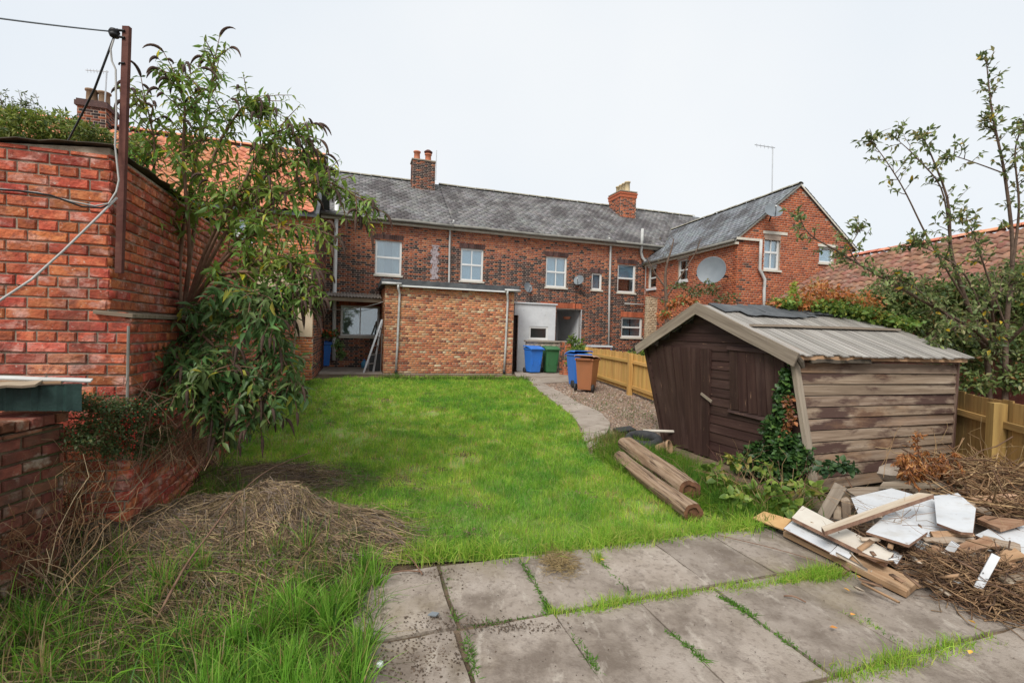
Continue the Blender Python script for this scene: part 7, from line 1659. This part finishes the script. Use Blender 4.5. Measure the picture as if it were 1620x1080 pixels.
leaf_mass(lr2, [Q(1012, 560, 15.0), Q(1025, 553, 15.0), Q(1000, 565, 15.0)], [(.2, .2, .25), (.22, .2, .2), (.2, .2, .2)], 500, .12, [(.14, .22, .04), (.20, .28, .05)], None, .45, shell=.2)
gp2 = thing('geranium_pot', 'red geraniums trailing over the royal blue bin', 'flowers', tuple(Q(517, 535, 16.3)))
leaf_mass(gp2, [Q(515, 528, 16.2), Q(524, 528, 16.2), Q(535, 545, 16.0), Q(540, 560, 16.0)], [(.25, .2, .1), (.2, .2, .1), (.2, .2, .12), (.14, .14, .14)], 420, .10, [(.08, .14, .04), (.12, .19, .05)], None, .7, shell=.1)
leaf_mass(gp2, [Q(513, 524, 16.1), Q(522, 527, 16.1)], [(.10, .1, .05), (.12, .1, .05)], 90, .08, [(.6, .05, .03), (.65, .16, .04)], None, .9, name='petals', shell=.1)

# ------------------------------------------------------------------ twigs, dead fern and litter on the heap
def twig_tangle(label, boxes, n, Lr, rad, colors, K=6):
    b = np.array([bx_ for bx_ in boxes]); i = rng.integers(0, len(b), n); c = b[i, :3]+rng.normal(0, 1, (n, 3))*b[i, 3:6]; c[:, 2] = np.maximum(c[:, 2], .02)
    an = rng.uniform(0, 2*math.pi, n); el = rng.normal(0, .28, n); le = rng.uniform(*Lr, n); d = np.stack([np.cos(an)*np.cos(el), np.sin(an)*np.cos(el), np.sin(el)], 1)
    P = np.zeros((n, K, 3)); cv = rng.normal(0, .35, (n, 3))
    for j, t in enumerate(np.linspace(-.5, .5, K)): P[:, j] = c+d*(le*t)[:, None]+cv*(le*(t*t))[:, None]+rng.normal(0, .012, (n, 3))
    P[:, :, 2] = np.maximum(P[:, :, 2], .015)
    o = put('twigs', tubes(P, rng.uniform(*rad, n)[:, None]*np.linspace(1, .4, K)[None], pal(n, colors, None, .3)), 'twig', kind='stuff'); o['label'] = label; return o
TW = [(.26, .16, .09), (.20, .11, .06), (.34, .23, .13), (.15, .09, .06)]
def tb_(zx, zy, z, sx, sy, sz): p = PZ(*zp(zx, zy), z); return (*p, sx, sy, sz)
twig_tangle('brown twig tangle over the far end of the board heap', [tb_(1330, 250, .40, .22, .16, .05), tb_(1450, 265, .42, .2, .16, .06), tb_(1600, 300, .42, .25, .18, .06), tb_(1450, 420, .30, .16, .10, .03), tb_(1580, 450, .3, .2, .1, .03)], 560, (.25, .85), (.003, .010), [(.27, .165, .085), (.20, .11, .055), (.36, .24, .125), (.13, .075, .045)])
twig_tangle('brown twigs spilling onto the slabs by the camera', [tb_(1250, 890, .05, .12, .07, .015), tb_(1400, 900, .08, .16, .10, .03), tb_(1560, 930, .10, .18, .12, .04), tb_(1480, 1000, .05, .2, .1, .02), tb_(1290, 800, .13, .10, .06, .02), tb_(1520, 830, .14, .14, .1, .03), tb_(1640, 1020, .05, .2, .12, .02)], 1250, (.10, .5), (.002, .0065), [(.22, .13, .07), (.155, .085, .045), (.30, .19, .10), (.10, .06, .04)])
twig_tangle('few twigs lying across the white panels', [tb_(700, 480, .28, .25, .15, .02), tb_(1000, 520, .30, .25, .2, .02)], 16, (.3, .9), (.0015, .003), TW)
twig_tangle('crumbs and fine twigs between the boards', [tb_(800, 640, .12, .15, .1, .02), tb_(1050, 740, .10, .15, .1, .02), tb_(640, 590, .14, .12, .06, .02)], 700, (.03, .16), (.0015, .004), TW)
sv_, sf_, sb_ = [], [], 0
for k in range(150):
    c_ = PZ(*zp(rng.uniform(560, 1560), rng.uniform(340, 960)), rng.uniform(.03, .10)); c_[2] += .10*(rng.random() < .4); L1, w1, t1 = rng.uniform(.04, .22), rng.uniform(.008, .04), rng.uniform(.004, .015); FMx = frame_matrix(c_, rng.normal(size=3)*np.array([1, 1, .25]), (rng.normal(0, .3), rng.normal(0, .3), 1))
    bx_ = np.array([(x*L1/2*(1 if z_ > 0 or y > 0 else rng.uniform(.5, 1)), y*w1/2, z_*t1/2) for z_ in (-1, 1) for y in (-1, 1) for x in (-1, 1)]); mm = np.array(FMx); sv_.append(bx_ @ mm[:3, :3].T+mm[:3, 3]); sf_.append(np.array([(0, 1, 3, 2), (4, 6, 7, 5), (0, 4, 5, 1), (2, 3, 7, 6), (0, 2, 6, 4), (1, 5, 7, 3)])+sb_); sb_ += 8
o = put('wood_scraps', (np.vstack(sv_), np.vstack(sf_), np.repeat(pal(150, [(.34, .21, .12), (.22, .13, .08), (.42, .34, .26), (.50, .49, .47)], [3, 3, 2, 1]), 8, 0)), 'twig', kind='stuff'); o['label'] = 'splinters and small wood scraps through the heap'
o = stems('dry_canes', '', [PZ(*zp(1380, 330), .3), PZ(*zp(1520, 300), .3), PZ(*zp(1200, 300), .3)], 46, .25, (.3, .75), (.003, .006), [(.40, .28, .14), (.32, .2, .1)], .7); o['label'] = 'pale dry canes sticking out of the twig heap'
df = thing('dead_fern_branch', 'dead branch with hanging rust-brown leaves in front of the shed side', 'branch', tuple(PZ(*zp(1020, 300), .3)))
def zpy(zx, zy, Y): return PY(*zp(zx, zy), Y)
dP, dD = [], []; mb = MB()
for k in range(95):
    a_ = zpy(rng.uniform(900, 1220), rng.uniform(120, 250), 4.75+rng.uniform(-.15, .2)); d = np.array([rng.uniform(-.8, .8), rng.uniform(-.5, .3), rng.uniform(-1.0, .1)]); l_ = rng.uniform(.08, .22); q = [a_, a_+d*l_*.5, a_+d*l_+np.array([0, 0, -.03])]; mb.tube(q, [.003, .0025, .0015], 4, cap=False)
    for t in np.linspace(.1, 1, 13):
        p = q[0]+(q[2]-q[0])*t
        for sg in (-1, 1): dP.append(p); dD.append(np.cross(d, (0, 0, 1))*sg*.8+d*.6+np.array([0, 0, -.5])+rng.normal(0, .2, 3))
for k in range(8):
    a_ = zpy(1000+rng.uniform(-20, 20), 20+k*16, 4.9); 
    for j in range(10): dP.append(a_+rng.normal(0, .015, 3)); dD.append(rng.normal(size=3)+np.array([0, 0, -.6]))
mb.tube([zpy(1000, 0, 4.95), zpy(1000, 100, 4.92), zpy(1040, 200, 4.85), zpy(1080, 290, 4.7)], .005, 5).build('stem', M['bark_red'], df, world=True)
dP, dD = np.array(dP), np.array(dD); ll = rng.uniform(.03, .065, len(dP))
o = put('leaves', leafs(dP, dD, rng.normal(size=dP.shape), ll, ll*.34, pal(len(dP), [(.42, .17, .05), (.34, .13, .045), (.26, .11, .05), (.48, .24, .08)]), .3, .3), 'leaf', df, nper=3); o['kind'] = 'stuff'
iv2 = thing('ivy_sprig', 'dark ivy sprig at the foot of the weathered shed side', 'ivy', tuple(zpy(540, 230, 4.9)))
leaf_mass(iv2, [zpy(480, 215, 4.9), zpy(540, 200, 4.9), zpy(600, 225, 4.9), zpy(450, 235, 4.85)], [(.07, .05, .05)]*4, 130, .06, [(.03, .07, .025), (.05, .10, .03)], None, .85, shell=.1)
# fallen leaves, cones and litter on the slabs: each one its own
M['fallen'] = pmat('fallen leaf', [(.55, .28, .05), (.65, .38, .08)], scale=20, bump=.1, rnd=.25, hue=.03, trans=.2)
def fallen(x, y, label, s=.05, mat='fallen'):
    p = G(x, y, .02)+np.array([0, 0, .022]); V, F, C = leafs(np.zeros((1, 3)), np.array([[1., .2, .02]]), np.array([[0, 0, 1.]]), np.array([s]), np.array([s*.6]), np.ones((1, 3)), .25, -.12)
    o = link('fallen_leaf', np_mesh('fallen_leaf', V, F, None, nper=3), M[mat]); o.location = tuple(p); o.rotation_euler = (rng.uniform(-.15, .15), rng.uniform(-.15, .15), rng.uniform(0, 6)); tag(o, label, 'leaf', 'fallen leaves on the slabs')
fallen(1312, 997, 'yellow leaf alone in mid slab', .045); fallen(1352, 976, 'curled orange leaf by the small tuft', .045); fallen(1362, 921, 'orange leaf near the end of the front plank', .05); fallen(957, 890, 'pale yellow leaf in the single tuft', .035); fallen(1533, 1040, 'yellow leaf in the nearest joint', .04)
fallen(1345, 940, 'brown leaf beside a twig below the boards', .04); fallen(1530, 985, 'orange leaf under the spilled twigs', .05); fallen(312, 750, 'yellow leaf on the grass by the wall', .06)
n = 520; xy = np.stack([rng.uniform(-.6, 4.2, n), rng.uniform(2.0, 4.2, n)], 1); su = xy[:, 0]*UX+xy[:, 1]*UY; sv = -xy[:, 0]*UY+xy[:, 1]*UX; xy = xy[(sv < 3.3) & (sv > 1)]; n = len(xy)
def pebbles(name, label, xyz, S, cols, squash=.6):
    n = len(xyz); ico = np.array([(0, 0, 1), (.9, 0, .2), (.28, .85, .2), (-.72, .53, .2), (-.72, -.53, .2), (.28, -.85, .2), (.72, .53, -.4), (-.28, .85, -.4), (-.9, 0, -.4), (-.28, -.85, -.4), (.72, -.53, -.4)])
    f_ = np.array([[0, 1, 2], [0, 2, 3], [0, 3, 4], [0, 4, 5], [0, 5, 1], [1, 6, 2], [2, 6, 7], [2, 7, 3], [3, 7, 8], [3, 8, 4], [4, 8, 9], [4, 9, 5], [5, 9, 10], [5, 10, 1], [1, 10, 6]])
    an = rng.uniform(0, 6.28, n); st = rng.uniform(.6, 1.4, (n, 3)); st[:, 2] *= squash; v_ = ico[None]*st[:, None]*S[:, None, None]; ca_, sa_ = np.cos(an)[:, None], np.sin(an)[:, None]
    v_ = np.stack([v_[..., 0]*ca_-v_[..., 1]*sa_, v_[..., 0]*sa_+v_[..., 1]*ca_, v_[..., 2]], -1)+xyz[:, None]
    o = put(name, (v_.reshape(-1, 3), (np.arange(n)[:, None, None]*11+f_[None]).reshape(-1, 3), np.repeat(cols, 11, 0)), 'stone', nper=3, kind='stuff'); o['label'] = label; return o
pebbles('grit', 'dark crumbs of soil scattered on the slabs', np.column_stack([xy, np.full(n, .022)]), rng.uniform(.0015, .004, n), pal(n, [(.05, .035, .025), (.09, .06, .04), (.2, .16, .12)], [3, 2, 1]))
xy = np.vstack([rng.normal((-.42, 2.42), (.13, .13), (500, 2)), rng.normal((-.28, 2.70), (.22, .05), (260, 2)), rng.normal((.05, 2.68), (.2, .03), (200, 2)), rng.normal((-.45, 3.25), (.12, .12), (160, 2))]); n = len(xy)
pebbles('dirt', 'dark soil spread over the corner slabs', np.column_stack([xy, np.full(n, .02)]), rng.uniform(.002, .007, n), pal(n, [(.10, .07, .05), (.14, .10, .07)], None), .4)
xy = poly_sample(GRV, 15000); n = len(xy); keep = rng.random(n) < np.clip(1.3*(7/xy[:, 1])**1.2, .25, 1); xy = xy[keep]; n = len(xy)
pebbles('gravel', 'loose brown gravel', np.column_stack([xy, terrain(xy[:, 0], xy[:, 1])-.018]), rng.uniform(.006, .020, n)*np.clip(xy[:, 1]/8, .8, 1.6), pal(n, [(.30, .22, .17), (.22, .15, .11), (.40, .33, .27), (.15, .10, .08), (.34, .20, .13)], [3, 3, 1.5, 2, 1.5], .25))
cl_ = poly_sample(LAWN, 46); cl_ = np.vstack([cl_, [G(570, 650)[:2], G(585, 646)[:2], G(460, 668)[:2], G(745, 848)[:2], G(480, 655)[:2], G(520, 640)[:2]]]); per_ = 55; i_ = np.repeat(np.arange(len(cl_)), per_); q_ = cl_[i_]+rng.normal(0, 1, (len(i_), 2))*np.array([.10, .06]); n = len(q_)
pebbles('soil_crumbs', 'small bare crumbs of soil showing through the lawn', np.column_stack([q_, terrain(q_[:, 0], q_[:, 1])+rng.uniform(.005, .035, n)]), rng.uniform(.006, .018, n), pal(n, [(.11, .075, .045), (.17, .12, .075), (.22, .17, .09)], None, .25), .5)
fringe('gravel_weeds', 'thin green weeds among the gravel', [(870, 625), (930, 640), (985, 650), (1030, 670), (1000, 640), (940, 625)], 900, .35, (.03, .07), (.01, .018), [(.10, .17, .05), (.16, .17, .07)], lean=1.0)
# dead grass clump and small twigs on the patio
cl = G(885, 895); n = 700; P = np.zeros((n, 4, 3)); c0 = np.stack([rng.normal(cl[0], .07, n), rng.normal(cl[1], .10, n), rng.uniform(.02, .05, n)], 1); an = rng.uniform(0, 6.28, n); le = rng.uniform(.03, .10, n)
for j, t in enumerate(np.linspace(-.5, .5, 4)): P[:, j] = c0+np.stack([np.cos(an)*le*t, np.sin(an)*le*t, rng.normal(0, .004, n)], 1)
o = put('dry_clippings', ribbons(P, np.full(n, .003), pal(n, [(.30, .22, .10), (.24, .17, .08)]), taper=False), 'straw', kind='stuff'); o['label'] = 'flat clump of dry clippings on the third slab'
for k, (x0, y0, x1, y1, lab) in enumerate(((610, 908, 668, 904, 'short brown stick at the patio corner'), (1135, 846, 1330, 898, 'long thin cane across the patio beside the front plank'), (1240, 942, 1275, 952, 'small brown stick on the middle slab'), (640, 875, 668, 908, 'grey twig leaning at the patio corner'))):
    a_, b_ = G(x0, y0, .03), G(x1, y1, .03); tag(MB().tube(smooth_path([a_, (a_+b_)/2+np.array([.0, .01, .012]), b_], 6), .005 if k != 1 else .003, 5).build('stick', M['bark_red'], smooth=True), lab, 'stick')
p = G(601, 1056, .02); o = MB().lathe([(0, -.012), (.018, -.006), (.016, .008), (0, .014)], (0, 0, 0), 7).build('white_stone', M['panel_white']); o.location = tuple(p+np.array([0, 0, .02])); tag(o, 'small white stone at the grassy patio edge', 'stone')
p = G(685, 976, .02); o = MB().prism([(-.03, -.015, 0), (.02, -.02, 0), (.035, .01, 0), (-.01, .02, 0)], (0, 0, .006)).build('slate_chip', M['dish']); o.location = tuple(p+np.array([0, 0, .018])); tag(o, 'blue-grey slate chip on the first slab', 'stone')
# pale car roof glimpsed through the shrub
